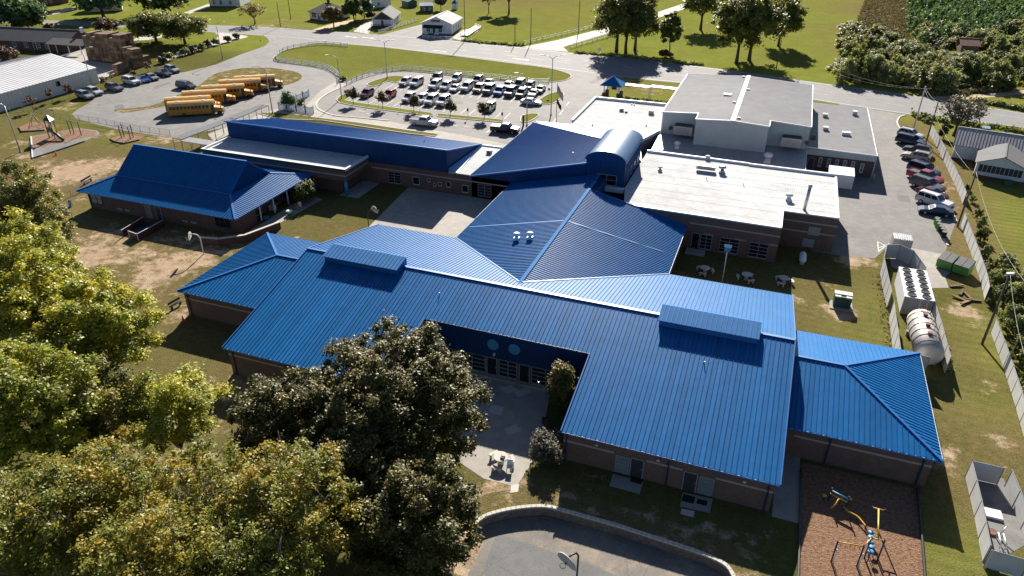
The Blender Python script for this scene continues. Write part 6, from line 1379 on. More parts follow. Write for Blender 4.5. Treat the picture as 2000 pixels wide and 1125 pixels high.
for i in range(5):
    c = P(1702-1*i%3, 1040+i*9.5, .75+.12*i); MB().lathe((c.x, c.y, c.z), [(.05,-.04),(.22,-.02),(.24,.02),(.05,.05)], 12).build('pod', M['blue_disc'], cl)
    MB().tube((c.x, c.y, 0), c, .035, n=6).build('pod_post', Bl, cl)
bm_ = thing('curved_balance_beam', 'yellow wavy balance beam leading to the climbing frame', 'balance beam', P(1670,1010))
pts = [P(x, y, .35) for x, y in ((1648,990),(1655,998),(1665,1003),(1676,1010),(1684,1019),(1691,1028))]; MB().path(catmull(pts, 3, False), .07, 8).build('beam', Yw, bm_)
for k in (0, 3, 5): MB().tube((pts[k].x, pts[k].y, 0), pts[k], .04, n=6).build('leg', Bl, bm_)
sp = thing('spinner_bars', 'blue and yellow double-bar play set in the shade of the playground', 'play equipment', P(1640,975))
a, b = P(1624,958,1.2), P(1657,975,1.2); rung(sp, a, b, .07, M['blue_disc']); rung(sp, a+Vector((-.05,-.15,-.2)), b+Vector((-.05,-.15,-.2)), .06)
for p in (a, b): MB().tube((p.x, p.y, 0), p+Vector((0,0,.3)), .06, n=8).build('post', Bl, sp)
c = P(1645,974,.8); MB().path([c, c+Vector((-.3,-.2,0)), c+Vector((-.45,-.6,-.2)), c+Vector((-.8,-.9,-.5))], .06, 8).build('curved_bar', Yw, sp)
for q in ((1610,968),(1660,974)): p = P(*q, .5); MB().lathe((p.x, p.y, p.z), [(.04,0),(.2,.02),(.2,.06),(.04,.08)], 10).build('seat', Yw, sp); MB().tube((p.x,p.y,0), p, .05, n=6).build('seat_post', Bl, sp)
# ---- left playgrounds
ps = thing('play_tower', 'yellow and navy play tower with a small blue roof on the left mulch bed', 'play tower', P(105,272))
hh = 3.6; cor = [P(97,270), P(108,272), P(114,268), P(103,266)]
for c in cor: MB().tube(c, c+Vector((0,0,hh)), .09, n=8).build('post', Bl, ps)
cc = sum(cor, Vector((0,0,0)))/4
MB().add([c+(c-cc)*.35+Vector((0,0,hh)) for c in cor]+[cc+Vector((0,0,hh+1.0))], [(0,1,4),(1,2,4),(2,3,4),(3,0,4),(3,2,1,0)]).build('roof', M['blue_post'], ps)
MB().prism([(c.x, c.y) for c in cor], 1.3, 1.4).build('deck', M['darkmetal'], ps)
for a, b in ((0, 1), (1, 2), (3, 0)): MB().bar(cor[a]+Vector((0,0,1.8)), cor[b]+Vector((0,0,1.8)), .05, .7).build('panel', Yw if a == 1 else M['darkgreen'], ps)
e = P(124, 276); MB().path([cc+Vector((0,0,1.45)), cc.lerp(e, .5)+Vector((0,0,.9)), e+Vector((0,0,.25))], [.28,.28,.28], 8).build('slide', M['darkgreen'], ps)
for c in (cor[1], cor[2]): MB().tube(c+Vector((.6,.2,0)), c+Vector((.6,.2,2.4)), .05, n=6).build('rail_post', Yw, ps)
def posts_set(qs, h, lab, name='exercise_posts'):
    t = thing(name, lab, 'play equipment', P(*qs[0])); T = [post(t, q, h, Bl, .08) for q in qs]
    for a, b in zip(T[:-1], T[1:]): rung(t, a+Vector((0,0,-.3)), b+Vector((0,0,-.3)), .03, M['darkmetal'])
posts_set(((138,261),(145,261.5),(159,264.5)), 2.8, 'three navy posts of the bar set on the left mulch bed')
posts_set(((237,269),(242.5,266.5),(255,272),(260.5,268.5)), 2.6, 'four navy posts standing on the small mulch corner')
sw = thing('spider_climber', 'grey wire climber behind the play tower', 'play equipment', P(72,250)); ap = P(70,246)+Vector((0,0,2.8))
for q in ((56,255),(86,250),(78,245),(62,247)): MB().tube(P(*q), ap, .05, n=6).build('leg', M['darkmetal'], sw)
for q, r_ in (((57,254),(85,249)), ((78,245),(86,250))): MB().tube(P(*q)+Vector((0,0,.6)), P(*r_)+Vector((0,0,.6)), .03, n=6).build('rope', M['darkmetal'], sw)
for i, L in enumerate((((61,268),(64,310)), ((64,310),(95,300),(130,289),(165,277)), ((37,249),(43,258),(88,255)), ((216,272),(223,277),(243,281),(272,274)))):
    bt = thing('bed_edging', ('pale timber edge on the left side of the big mulch bed', 'dark edge along the near side of the big mulch bed', 'timber edge of the far mulch patch', 'edge of the small mulch corner')[i], 'edging', P(*L[0]))
    for a, b in zip(L[:-1], L[1:]): MB().bar(P(*a)+Vector((0,0,.12)), P(*b)+Vector((0,0,.12)), .18, .24).build('edge_board', M['white_wear'] if i == 0 else M['polewood'], bt)
def cone(q, lab):
    p = P(*q); t = thing('traffic_cone', lab, 'traffic cone', p); MB().lathe(p, [(.17,.03),(.03,.72)], 10).build('cone', M['orange'], t); MB().box(p.x-.2, p.x+.2, p.y-.2, p.y+.2, 0, .04).build('cone_base', M['orange'], t)
cone((110,303), 'orange traffic cone by the big left mulch bed'); cone((358,626), 'orange traffic cone at the corner of the left hipped block'); cone((1236,192), 'orange cone behind the white flat roof')
def bench(a, b, lab):
    a, b = P(*a), P(*b); d = (b-a).normalized(); n = Vector((-d.y, d.x, 0)); t = thing('yard_bench', lab, 'bench', a)
    MB().bar(a+Vector((0,0,.45)), b+Vector((0,0,.45)), .32, .06).build('seat', M['darkmetal'], t); MB().bar(a+n*.2+Vector((0,0,.78)), b+n*.2+Vector((0,0,.78)), .06, .3).build('backrest', M['darkmetal'], t)
    for k in (.15, .85): p = a.lerp(b, k); MB().box(p.x-.05, p.x+.05, p.y-.15, p.y+.15, 0, .43).build('leg', M['darkmetal'], t)
bench((333,606), (356,593), 'dark bench at the corner of the left hipped block'); bench((162,363), (181,352), 'grey bench beside the fence behind the pavilion')
q = P(138, 404); t = thing('yard_easel', 'small bright blue easel sign on the lawn beside the pavilion', 'easel', q); MB().add([(q.x-.3,q.y-.1,0),(q.x+.3,q.y-.1,0),(q.x+.3,q.y+.1,1.1),(q.x-.3,q.y+.1,1.1),(q.x-.3,q.y-.05,0),(q.x+.3,q.y-.05,0),(q.x+.3,q.y+.14,1.1),(q.x-.3,q.y+.14,1.1)], [(0,1,2,3),(7,6,5,4),(0,4,5,1),(1,5,6,2),(2,6,7,3),(3,7,4,0)]).build('panel', M['blue_disc'], t); MB().bar(q+Vector((0,.1,1)), q+Vector((0,.5,0)), .05).build('prop', M['darkmetal'], t)
# ramp enclosure at the pavilion front
rp = thing('ramp_enclosure', 'maroon boarded ramp rails at the pavilion front door', 'ramp', P(268,465))
def board(a, b, h=1.0): A, B2 = P(*a), P(*b); o = MB().bar(A+Vector((0,0,h/2)), B2+Vector((0,0,h/2)), .08, h).build('side_board', M['maroon'], rp); MB().bar(A+Vector((0,0,h+.03)), B2+Vector((0,0,h+.03)), .1, .06).build('top_rail', M['white_wear'], o)
board((241,462), (283,436)); board((255,464), (271,470)); board((271,470), (322,442)); board((241,462), (241,463))
for q in ((241,462),(254,464),(271,470)): p = P(*q); MB().bar(p, p+Vector((0,0,1.15)), .08).build('post', M['white_wear'], rp)
MB().prism([P(255,462), P(270,467), P(318,440), P(285,436)], .0, .18).build('ramp_floor', M['blue_post'], rp)
# low brick wall by the pavilion porch
lw = MB(); pts = [P(392,476), P(430,479), P(480,472), P(548,446)]
lw_t = thing('porch_wall', 'low curved brick wall with pale coping between the pavilion and the blue hipped roof', 'wall', pts[0])
for a, b in zip(pts[:-1], pts[1:]): MB().bar(a+Vector((0,0,.5)), b+Vector((0,0,.5)), .3, 1.0).build('wall_run', M['brick2'], lw_t); MB().bar(a+Vector((0,0,1.05)), b+Vector((0,0,1.05)), .4, .1).build('coping', M['stone'], lw_t)
q = P(566, 420); tb = thing('toy_cart', 'white and green toy cart on the pavilion porch edge', 'toy', q); MB().box(q.x-.4, q.x+.4, q.y-.3, q.y+.3, .5, .75).build('tray', M['white'], tb); MB().box(q.x-.38, q.x+.38, q.y-.28, q.y+.28, .1, .5).build('cart_body', M['green'], tb)
q = P(533, 410); tb = thing('toy_kitchen', 'white toy kitchen under the pavilion porch roof', 'toy', q); MB().box(q.x-.5, q.x+.5, q.y-.3, q.y+.3, 0, .8).build('cupboard', M['white'], tb); MB().box(q.x-.5, q.x+.5, q.y+.2, q.y+.3, .8, 1.3).build('back_panel', M['grey'], tb)
q = P(520, 428); tag(MB().lathe(q, [(.35,0),(.5,.3),(.55,.35),(.45,.35)], 12).build('blue_tub', M['blue_disc'], None), 'blue tub at the pavilion porch', 'tub')
# ================================================================== neighbouring houses
def house(name, label, a, b, depth, eave, rise, roof, wall, ridge='along', over=.4, cat='house', wins=(), doors=(), chimney=None, hip=0.0, found=True, seam=None):
    """a,b photo points of the wall foot seen from the school; depth goes away from it"""
    A, B_ = P(*a), P(*b); u = (B_-A); W = u.length; u.normalize(); v = Vector((-u.y, u.x, 0))
    if v.x*A.x+v.y*A.y < 0: v = -v
    t = thing(name, label, cat, A); Q = lambda s, d, z: A+u*s+v*d+Vector((0,0,z))
    mb = MB()
    if ridge == 'along':
        prof = [(0,0),(0,eave),(depth/2,eave+rise),(depth,eave),(depth,0)] if not hip else [(0,0),(0,eave),(depth,eave),(depth,0)]
        n = len(prof); mb.add([Q(0,d,z) for d,z in prof]+[Q(W,d,z) for d,z in prof], [tuple(range(n)), tuple(range(n,2*n))[::-1]]+[(i,(i+1)%n,n+(i+1)%n,n+i) for i in range(n)])
    else:
        prof = [(0,0),(0,eave),(W/2,eave+rise),(W,eave),(W,0)]; n = 5
        mb.add([Q(s,0,z) for s,z in prof]+[Q(s,depth,z) for s,z in prof], [tuple(range(n)), tuple(range(n,2*n))[::-1]]+[(i,(i+1)%n,n+(i+1)%n,n+i) for i in range(n)])
    wl = mb.build('wall', wall, t)
    if found: f = MB(); f.add([Q(-.04,-.04,0),Q(W+.04,-.04,0),Q(W+.04,depth+.04,0),Q(-.04,depth+.04,0),Q(-.04,-.04,.35),Q(W+.04,-.04,.35),Q(W+.04,depth+.04,.35),Q(-.04,depth+.04,.35)], [(0,3,2,1),(4,5,6,7),(0,1,5,4),(1,2,6,5),(2,3,7,6),(3,0,4,7)]); f.build('foundation', M['brick2'], wl)
    k = rise/((depth if ridge == 'along' else W)/2); ez = eave-over*k+.06
    def face(pts):
        if seam: roof_slope(t, pts, seam[1] if False else (pts[-1]-pts[0]), seam, roof, False, .1)
        else:
            n = len(pts); nn = (pts[1]-pts[0]).cross(pts[2]-pts[0]).normalized(); nn = nn if nn.z > 0 else -nn
            MB().add([p for p in pts]+[p-nn*.1 for p in pts], [tuple(range(n)), tuple(range(n,2*n))[::-1]]+[(i,(i+1)%n,n+(i+1)%n,n+i) for i in range(n)]).build('roof_slope', roof, t)
    zt = eave+rise+.06
    if ridge == 'along':
        h = hip
        face([Q(-over,-over,ez), Q(W+over,-over,ez), Q(W+over-h,depth/2,zt), Q(-over+h,depth/2,zt)])
        face([Q(-over,depth+over,ez), Q(W+over,depth+over,ez), Q(W+over-h,depth/2,zt), Q(-over+h,depth/2,zt)])
        if h:
            face([Q(W+over,-over,ez), Q(W+over,depth+over,ez), Q(W+over-h,depth/2,zt)]); face([Q(-over,-over,ez), Q(-over,depth+over,ez), Q(-over+h,depth/2,zt)])
        MB().bar(Q(-over+h,depth/2,zt+.02), Q(W+over-h,depth/2,zt+.02), .25, .08).build('ridge_cap', roof, t)
    else:
        face([Q(-over,-over,ez), Q(-over,depth+over,ez), Q(W/2,depth+over,zt), Q(W/2,-over,zt)])
        face([Q(W+over,-over,ez), Q(W+over,depth+over,ez), Q(W/2,depth+over,zt), Q(W/2,-over,zt)])
        MB().bar(Q(W/2,-over,zt+.02), Q(W/2,depth+over,zt+.02), .25, .08).build('ridge_cap', roof, t)
    for s, z, w_, h_, side in wins:
        if side == 'f': window(wl, Q(s,-.01,z), u, w_, h_, 2, 2, M['white'], None, .06)
        else: window(wl, Q(W+.01, s, z), v, w_, h_, 1, 2, M['white'], None, .06)
    for s, side in doors:
        if side == 'f': door(wl, Q(s,-.01,.3), u, .95, 2.05, M['darkgreen'], M['white'])
    if chimney: c = Q(*chimney); MB().box(c.x-.4, c.x+.4, c.y-.3, c.y+.3, c.z-2.0, c.z+.6).build('chimney', M['brick2'], t)
    return t, Q, u, v, W
# white shop
t, Q, u, v, W = house('white_shop', 'white gabled shop with a black awning beside the road', (825,66.6), (882.5,69), 13, 3.6, 2.0, M['white_roof'], M['siding'], 'across', .5, 'shop', wins=((1.5,.9,1.2,1.4,'f'),(5.6,.9,1.2,1.4,'f'),(2,1,.9,1.5,'s'),(5,1,1.1,1.3,'s'),(8,1,1.1,1.3,'s')), doors=((3.6,'f'),))
MB().add([Q(.6,-1.5,2.3), Q(W*.72,-1.5,2.3), Q(W*.72,0,3.0), Q(.6,0,3.0), Q(.6,-1.5,2.2), Q(W*.72,-1.5,2.2)], [(0,1,2,3),(4,5,1,0)]).build('awning', M['black'], t)
MB().bar(Q(W*.32,-.08,4.3), Q(W*.62,-.08,4.3), .06, .55).build('name_board', M['rust'], t)
for s in (.9, 4.4): b_ = MB().bar(Q(s,-1.0,.5), Q(s+1.4,-1.0,.5), .5, .5).build('porch_box', M['white'], t)
q = P(889, 18); c = thing('garden_cupola', 'tiny white well house with a blue pointed cap behind the shop', 'well house', q); MB().box(q.x-.9, q.x+.9, q.y-.9, q.y+.9, 0, 2.2).build('body', M['white'], c); MB().add([(q.x-1.2,q.y-1.2,2.2),(q.x+1.2,q.y-1.2,2.2),(q.x+1.2,q.y+1.2,2.2),(q.x-1.2,q.y+1.2,2.2),(q.x,q.y,3.6)],[(0,1,4),(1,2,4),(2,3,4),(3,0,4),(3,2,1,0)]).build('cap', M['blue'], c)
# ramp deck beside shop
dk = thing('shop_ramp', 'white railed ramp deck at the right side of the shop', 'ramp', P(902,72))
MB().prism([P(900,71), P(914,72), P(938,56), P(928,52)], .3, .45).build('deck', M['white_wear'], dk)
for a, b in (((900,71),(914,72)), ((914,72),(940,57)), ((928,52),(940,57))):
    for z in (.7, 1.05): MB().bar(P(*a)+Vector((0,0,z)), P(*b)+Vector((0,0,z)), .07).build('rail', M['white'], dk)
    for k in (0, .5, 1): p = P(*a).lerp(P(*b), k); MB().bar(p, p+Vector((0,0,1.1)), .09).build('post', M['white'], dk)
# porch cottage
t, Q, u, v, W = house('porch_cottage', 'white cottage with grey shingle roof and a dark front porch', (728,53), (768.5,53.5), 14, 2.9, 2.2, M['shingle'], M['siding'], 'across', .4, 'house', wins=((1.5,1,1,1.4,'s'),(4.5,1,1,1.4,'s'),(7.5,1,1,1.4,'s')), doors=((3,'f'),))
MB().add([Q(.2,-.05,2.5), Q(W-.2,-.05,2.5), Q(W/2,-.05,4.9), Q(.2,-.1,2.5), Q(W-.2,-.1,2.5), Q(W/2,-.1,4.9)], [(0,1,2),(5,4,3),(0,3,4,1),(1,4,5,2),(2,5,3,0)]).build('porch_gable', M['porch_dark'], t)
MB().bar(Q(0,-1.2,.45), Q(W,-1.2,.45), 2.2, .25).build('porch_floor', M['redwood'], t)
for i in range(9): MB().bar(Q(W*i/8,-2.2,.5), Q(W*i/8,-2.2,1.3), .08).build('baluster', M['redwood'], t)
MB().bar(Q(0,-2.2,1.3), Q(W,-2.2,1.3), .1).build('porch_rail', M['redwood'], t)
for s in (.1, W-.1): MB().bar(Q(s,-2.2,.5), Q(s,-2.2,2.6), .14).build('porch_post', M['white'], t)
house('old_house', 'old grey-roofed house with a chimney behind a golden tree', (606,38), (640,43), 11, 2.9, 2.4, M['shingle'], M['siding'], 'along', .6, 'house', wins=((1.2,1,2.2,1.5,'f'),), doors=((4.4,'f'),), chimney=(4.5,5.5,6.2), hip=3.5)
house('back_house', 'white house with rusty roof cut by the top edge behind the dark trees', (728,17), (764,15), 9, 4.2, 2, M['rust'], M['siding'], 'along', .4, 'house', wins=((2,1,1,1.3,'f'),))
house('green_shed', 'small dark green shed with a white roof behind the cottage', (822,25), (846,24.5), 6, 2.6, .9, M['white_roof'], M['siding_green'], 'along', .4, 'shed', wins=((.8,.9,.9,1.1,'f'),(3,.9,.9,1.1,'f')), found=False)
house('garden_shed', 'low teal shed left of the green shed', (785,12), (798,15), 4, 2.2, .6, M['darkgreen'], M['siding_green'], 'along', .3, 'shed', found=False)
house('white_farmhouse', 'tall white house cut by the top edge left of the bare tree', (410,13.5), (470,14), 12, 6.5, 3, M['shingle'], M['siding'], 'along', .4, 'house', wins=((1.5,1,1,1.6,'f'),(4.2,1,1,1.6,'f'),(8,1,1,1.4,'f')))
house('brick_house', 'dark red brick house cut by the top left edge', (47,18), (134,6), 12, 3.2, 2.4, M['shingle'], M['brick2'], 'along', .5, 'house', wins=((5,1,1.2,1.4,'f'),(8.5,.9,1,1.6,'f'),(10.5,1,1.1,1.3,'f')))
house('grey_house', 'pale house half hidden behind the dark trees at the top', (172,26), (240,22), 10, 3, 2.2, M['shingle_lt'], M['siding'], 'along', .4, 'house')
# long ranch house
t, Q, u, v, W = house('ranch_house', 'long low brick ranch house with grey shingle roof behind the warehouse', (-45,93), (134,102), 11, 2.9, 2.3, M['shingle'], M['brick2'], 'along', .8, 'house', wins=((13,.9,1.2,1.3,'f'),(17,.9,1.2,1.3,'f'),(21,.9,1.2,1.3,'f'),(24,.9,1.2,1.3,'f')), doors=((20,'f'),))
for s in (26.5, 29, 33, 37): MB().bar(Q(s,-1.6,0), Q(s,-1.6,2.7), .16).build('porch_post', M['white'], t)
face = [Q(26,-2.2,2.5), Q(38.5,-2.2,2.5), Q(38.5,1.5,3.6), Q(26,1.5,3.6)]; MB().add(face+[p-Vector((0,0,.1)) for p in face], [(0,1,2,3),(7,6,5,4),(0,4,5,1),(1,5,6,2),(2,6,7,3),(3,7,4,0)]).build('porch_roof', M['shingle'], t)
c = Q(33, 5.5, 5.2); MB().box(c.x-.4, c.x+.4, c.y-.4, c.y+.4, c.z-.6, c.z+.9).build('chimney', M['white'], t)
# warehouse
t, Q, u, v, W = house('metal_warehouse', 'long white ribbed metal warehouse at the left edge', (-110,252), (195,162), 27, 3.7, 2.4, M['white_shed'] if 'white_shed' in M else plain('warehouse_roof', (0.60,0.60,0.61), .5, .1, .5, .08, .4, big=.3), M['ribbed_white'], 'along', .15, 'warehouse', wins=(), found=False, seam=.9)
window(t.children[0], Q(W*.70,-.01,2.0), u, 1.0, 1.0, 1, 1, M['darkmetal']); MB().bar(Q(W*.76,-.4,.5), Q(W*.76+.8,-.4,.5), .6, 1.0).build('wall_machine', M['darkmetal'], t)
mb = MB()
for i in range(int(W/.9)): mb.bar(Q(i*.9+.4,-.03,0), Q(i*.9+.4,-.03,3.65), .06, .05)
mb.build('wall_ribs', M['ribbed_white'], t, 'stuff')
# white house on the right
t, Q, u, v, W = house('metal_roof_house', 'white house with striped metal roof at the right edge', (1857,310), (2040,340), 8.5, 2.9, 2.0, M['lowgrey'], M['siding'], 'along', .4, 'house', wins=((5.2,1.1,.9,1.1,'f'),), seam=.5)
A = P(1900,343); B_ = P(1997,360); u = (B_-A).normalized(); v = Vector((-u.y, u.x, 0)); W = (B_-A).length
house('porch_wing', 'screened porch wing with light grey hipped gable roof on the white house', (1900,343), (1997,360), 8.5, 2.6, 1.5, M['shingle_lt'], M['siding'], 'across', .35, 'house')
pt_ = thing('screen_porch', 'row of dark screened porch bays with white mullions', 'porch', A+Vector((0,0,0)))
for i in range(10):
    a = A+u*(W*(.06+.088*i))-v*.06+Vector((0,0,1.0)); MB().add([a, a+u*(W*.075), a+u*(W*.075)+Vector((0,0,1.25)), a+Vector((0,0,1.25)), a+v*.03, a+u*(W*.075)+v*.03, a+u*(W*.075)+v*.03+Vector((0,0,1.25)), a+v*.03+Vector((0,0,1.25))], [(0,1,2,3),(7,6,5,4),(0,4,5,1),(1,5,6,2),(2,6,7,3),(3,7,4,0)]).build('screen', M['porch_dark'], pt_)
q = P(1966,362); tag(MB().box(q.x-.6, q.x+.6, q.y-.5, q.y+.5, 0, .9).build('utility_box', M['darkgreen'], None), 'dark green box under the screened porch', 'box')
# shack in the wood
house('wood_shack', 'old rusty roofed shack sunk in the thicket', (1874,104), (1908,106), 7, 2.4, 1.4, M['rust'], M['wood'], 'along', .4, 'shack', found=False)
# crate stacks in the left yard
def crates(a, b, depth, hgt_, label, s=1.3, seed=1):
    A, B_ = P(*a), P(*b); u = (B_-A).normalized(); v = Vector((-u.y, u.x, 0)); n = max(1, int((B_-A).length/s)); t = thing('crate_stack', label, 'crates', A, 0, 'stacks of weathered wooden crates'); rr = random.Random(seed)
    for i in range(n):
        for k in range(hgt_-(1 if rr.random() < .25 else 0)):
            for j in range(depth):
                if 0 < j < depth-1 and k < hgt_-2: continue
                c = A+u*((i+.5)*s)+v*((j+.5)*s)+Vector((rr.uniform(-.05,.05), rr.uniform(-.05,.05), (k+.5)*s*.62)); MB().bar(c-u*s*.48, c+u*s*.48, s*.94, s*.59).build('crate', M['wood'], t)
crates((172,117), (250,124), 3, 8, 'tallest long stack of wooden crates beside the ranch house', 1.5, 3)
crates((214,121), (246,126), 1, 5, 'lower crate stack in front of the tallest one', 1.4, 4)
crates((246,128), (270,134), 2, 6, 'square crate stack at the right end of the yard', 1.3, 5)
crates((232,145), (262,133), 1, 3, 'low row of crates along the grass strip', 1.3, 6)
crates((262,135), (300,124), 1, 3, 'crate row stepping down beside the bushes', 1.3, 7)
crates((200,160), (232,147), 1, 1, 'single layer of crates at the warehouse corner', 1.2, 8)
# ================================================================== vegetation
def leaf_cloud(clumps, n, size, seed, shell=0.45, flat=1.15, rnd_lo=0.0, rnd_hi=1.0, elong=1.7):
    """n small rhombic leaves spread through the clumps (centre, radii)"""
    g = np.random.default_rng(seed); C = np.array([c[0] for c in clumps], float); Rr = np.array([c[1] for c in clumps], float)
    wgt = (Rr.prod(1))**(2/3); wgt /= wgt.sum(); k = g.choice(len(C), n, p=wgt)
    d = g.normal(size=(n, 3)); d /= np.linalg.norm(d, axis=1)[:, None]
    rad = g.random(n)**shell*(1+0.30*g.normal(size=n)); pos = C[k]+d*Rr[k]*rad[:, None]
    nrm = d*0.45+g.normal(size=(n, 3))*0.62+np.array([0, 0, flat]); nrm /= np.linalg.norm(nrm, axis=1)[:, None]
    t = np.cross(nrm, g.normal(size=(n, 3))); t /= np.linalg.norm(t, axis=1)[:, None]; b = np.cross(nrm, t)
    s = size*(0.55+0.9*g.random(n))[:, None]; t = t*s*elong*.5; b = b*s*.5
    v = np.stack([pos-t, pos+b, pos+t, pos-b], 1).reshape(-1, 3)
    q = np.arange(4*n, dtype=np.int32).reshape(n, 4)
    cr = g.random(len(C)); r = np.clip(rnd_lo+(rnd_hi-rnd_lo)*(0.55*cr[k]+0.45*g.random(n)), 0, 1)
    return v, q, r
def leaf_mesh(name, v, q, r):
    me = np_mesh(name, v, q); a = me.attributes.new('rnd', 'FLOAT', 'FACE'); a.data.foreach_set('value', r.astype(np.float32)); return me
def crown_clumps(c, rx, rz, k, cs, seed, bottom=-0.75, jag=0.25):
    """clumps set through an ellipsoid crown, mostly towards its surface"""
    g = random.Random(seed); out = []
    for i in range(k):
        while True:
            d = Vector((g.gauss(0,1), g.gauss(0,1), g.gauss(0,1))).normalized()
            if d.z > bottom: break
        f = (g.random()**0.4)*(1+g.uniform(-jag, jag)*.6); r = cs*g.uniform(.65, 1.35)
        out.append(((c[0]+d.x*rx*f, c[1]+d.y*rx*f, c[2]+d.z*rz*f), (r, r, r*.8)))
    return out
def limbs(mb, base, c, rx, rz, n, r0, seed, fork=.45, twigs=3, reach=.9):
    g = random.Random(seed); b = Vector(base); cc = Vector(c); f = b+(cc-b)*fork; f.z = b.z+(cc.z-b.z)*fork
    mb.path([b-Vector((0,0,.3)), b.lerp(f, .5)+Vector((g.uniform(-.2,.2), g.uniform(-.2,.2), 0)), f], [r0*1.15, r0*.85, r0*.7], 9)
    for i in range(n):
        an = 2*math.pi*i/n+g.uniform(-.4,.4); el = g.uniform(.15, 1.2); e = cc+Vector((math.cos(an)*math.cos(el)*rx*reach, math.sin(an)*math.cos(el)*rx*reach, math.sin(el)*rz*reach))
        m = f.lerp(e, .5)+Vector((g.uniform(-.1,.1)*rx, g.uniform(-.1,.1)*rx, g.uniform(0,.15)*rz)); mb.path([f-Vector((0,0,.1)), m, e], [r0*.5, r0*.3, r0*.08], 6)
        for j in range(twigs):
            p = m.lerp(e, g.random()*.8); q = p+Vector((g.uniform(-1,1), g.uniform(-1,1), g.uniform(-.1,.9))).normalized()*rx*g.uniform(.25,.5); mb.path([p, p.lerp(q,.5)+Vector((0,0,.05*rx)), q], [r0*.16, r0*.1, r0*.03], 5)
def tree(name, label, base, c, rx, rz, n, leaf, mat, seed, k=60, cs=None, bark='bark', r0=.3, group=None, cat='tree', nl=7, bottom=-.75, shell=.5, lo=0, hi=1, fork=.45, twigs=3, jag=.25):
    base = Vector(base); t = thing(name, label, cat, base, 0, group); o = ORG[t.name]
    mb = MB(); limbs(mb, base, c, rx*.9, rz*.9, nl, r0, seed, fork, twigs); mb.build('trunk', M[bark], t)
    cl = crown_clumps((c[0]-o.x, c[1]-o.y, c[2]-o.z), rx*.86, rz*.86, k, cs or rx*.26, seed, bottom, jag)
    link_mesh('crown', leaf_mesh(name+'_crown', *leaf_cloud(cl, n, leaf, seed, shell, rnd_lo=lo, rnd_hi=hi)), M[mat], t); return t
def ptree(name, label, cpx, cz, rx, rz, *a, **k):
    c = P(cpx[0], cpx[1], cz); return tree(name, label, (c.x, c.y, k.pop('bz', 0)), c, rx, rz, *a, **k)
# ---- foreground trees
EV = dict(k=520, cs=.62, r0=.42, nl=10, jag=.12)
ptree('evergreen_tree', 'large dark glossy evergreen tree in front of the courtyard', (770,790), 8.4, 8.0, 6.9, 165000, .135, 'lf_dark', 11, **EV)
ptree('evergreen_tree', 'dark glossy evergreen at the left shoulder of the large one', (575,835), 7.2, 5.6, 5.2, 76000, .135, 'lf_dark', 12, k=300, cs=.6, r0=.32, jag=.12)
ptree('evergreen_tree', 'dark glossy evergreen below the large one at the bottom edge', (800,1010), 6.4, 5.4, 5.2, 72000, .135, 'lf_dark', 13, k=280, cs=.6, r0=.3, jag=.12)
ptree('evergreen_tree', 'dark glossy evergreen filling the middle below the large crown', (690,905), 7.6, 5.2, 5.0, 66000, .135, 'lf_dark', 14, k=280, cs=.6, r0=.3, jag=.12)
AU = dict(k=230, cs=.6, bark='palebark', r0=.2, nl=12, twigs=10, shell=.75)
ptree('autumn_tree', 'orange tinged thin-leaved tree left of the dark evergreens', (570,985), 9.5, 5.0, 4.6, 38000, .12, 'lf_autumn', 21, **AU)
ptree('autumn_tree', 'turning tree with bare grey twigs at the bottom centre left', (400,985), 8.5, 4.8, 4.6, 30000, .12, 'lf_autumn', 22, **AU)
ptree('autumn_tree', 'orange speckled tree at the bottom left below the yellow green crowns', (205,965), 9.0, 4.8, 4.5, 34000, .12, 'lf_autumn', 23, **AU)
ptree('autumn_tree', 'turning tree in the bottom left corner', (70,1035), 9.5, 4.8, 4.6, 34000, .12, 'lf_autumn', 24, lo=0, hi=.85, **AU)
ptree('autumn_tree', 'turning tree cut by the bottom edge in front of the speckled one', (300,1105), 9.0, 4.6, 4.4, 32000, .12, 'lf_autumn', 25, **AU)
ptree('autumn_tree', 'greener turning tree cut by the bottom edge beside the orange one', (500,1120), 8.5, 4.4, 4.2, 32000, .12, 'lf_autumn', 26, lo=0, hi=.8, **AU)
SP = dict(k=300, cs=.68, r0=.35, nl=9, shell=.55)
ptree('broadleaf_tree', 'green tree rising at the left edge beside the mulch bed', (40,425), 9.5, 5.6, 7.6, 72000, .15, 'lf_mid2', 31, **SP)
ptree('broadleaf_tree', 'yellow green tree joining the left edge crowns above the broad one', (55,520), 10.5, 5.4, 6.0, 66000, .15, 'lf_spring', 37, **SP)
ptree('broadleaf_tree', 'broad bright yellow green tree spreading towards the bare yard', (165,650), 10.2, 6.6, 6.2, 92000, .15, 'lf_spring', 32, **SP)
ptree('broadleaf_tree', 'bright yellow green tree at the left edge below the taller one', (35,590), 12.0, 5.6, 6.0, 70000, .15, 'lf_spring', 33, **SP)
ptree('broadleaf_tree', 'deep green tree at the left edge above the turning trees', (55,780), 10.5, 5.8, 5.4, 66000, .15, 'lf_spring', 34, lo=0, hi=.8, **SP)
ptree('broadleaf_tree', 'thin yellow green tree reaching over the lawn below the left wing', (330,800), 7.5, 4.4, 3.6, 30000, .14, 'lf_spring', 35, k=120, cs=.75, r0=.25, shell=.7, twigs=6)
ptree('broadleaf_tree', 'darker broadleaf tree wedged between the left crowns', (190,800), 7.5, 4.6, 4.6, 42000, .145, 'lf_mid2', 36, k=110, cs=.9, r0=.3)
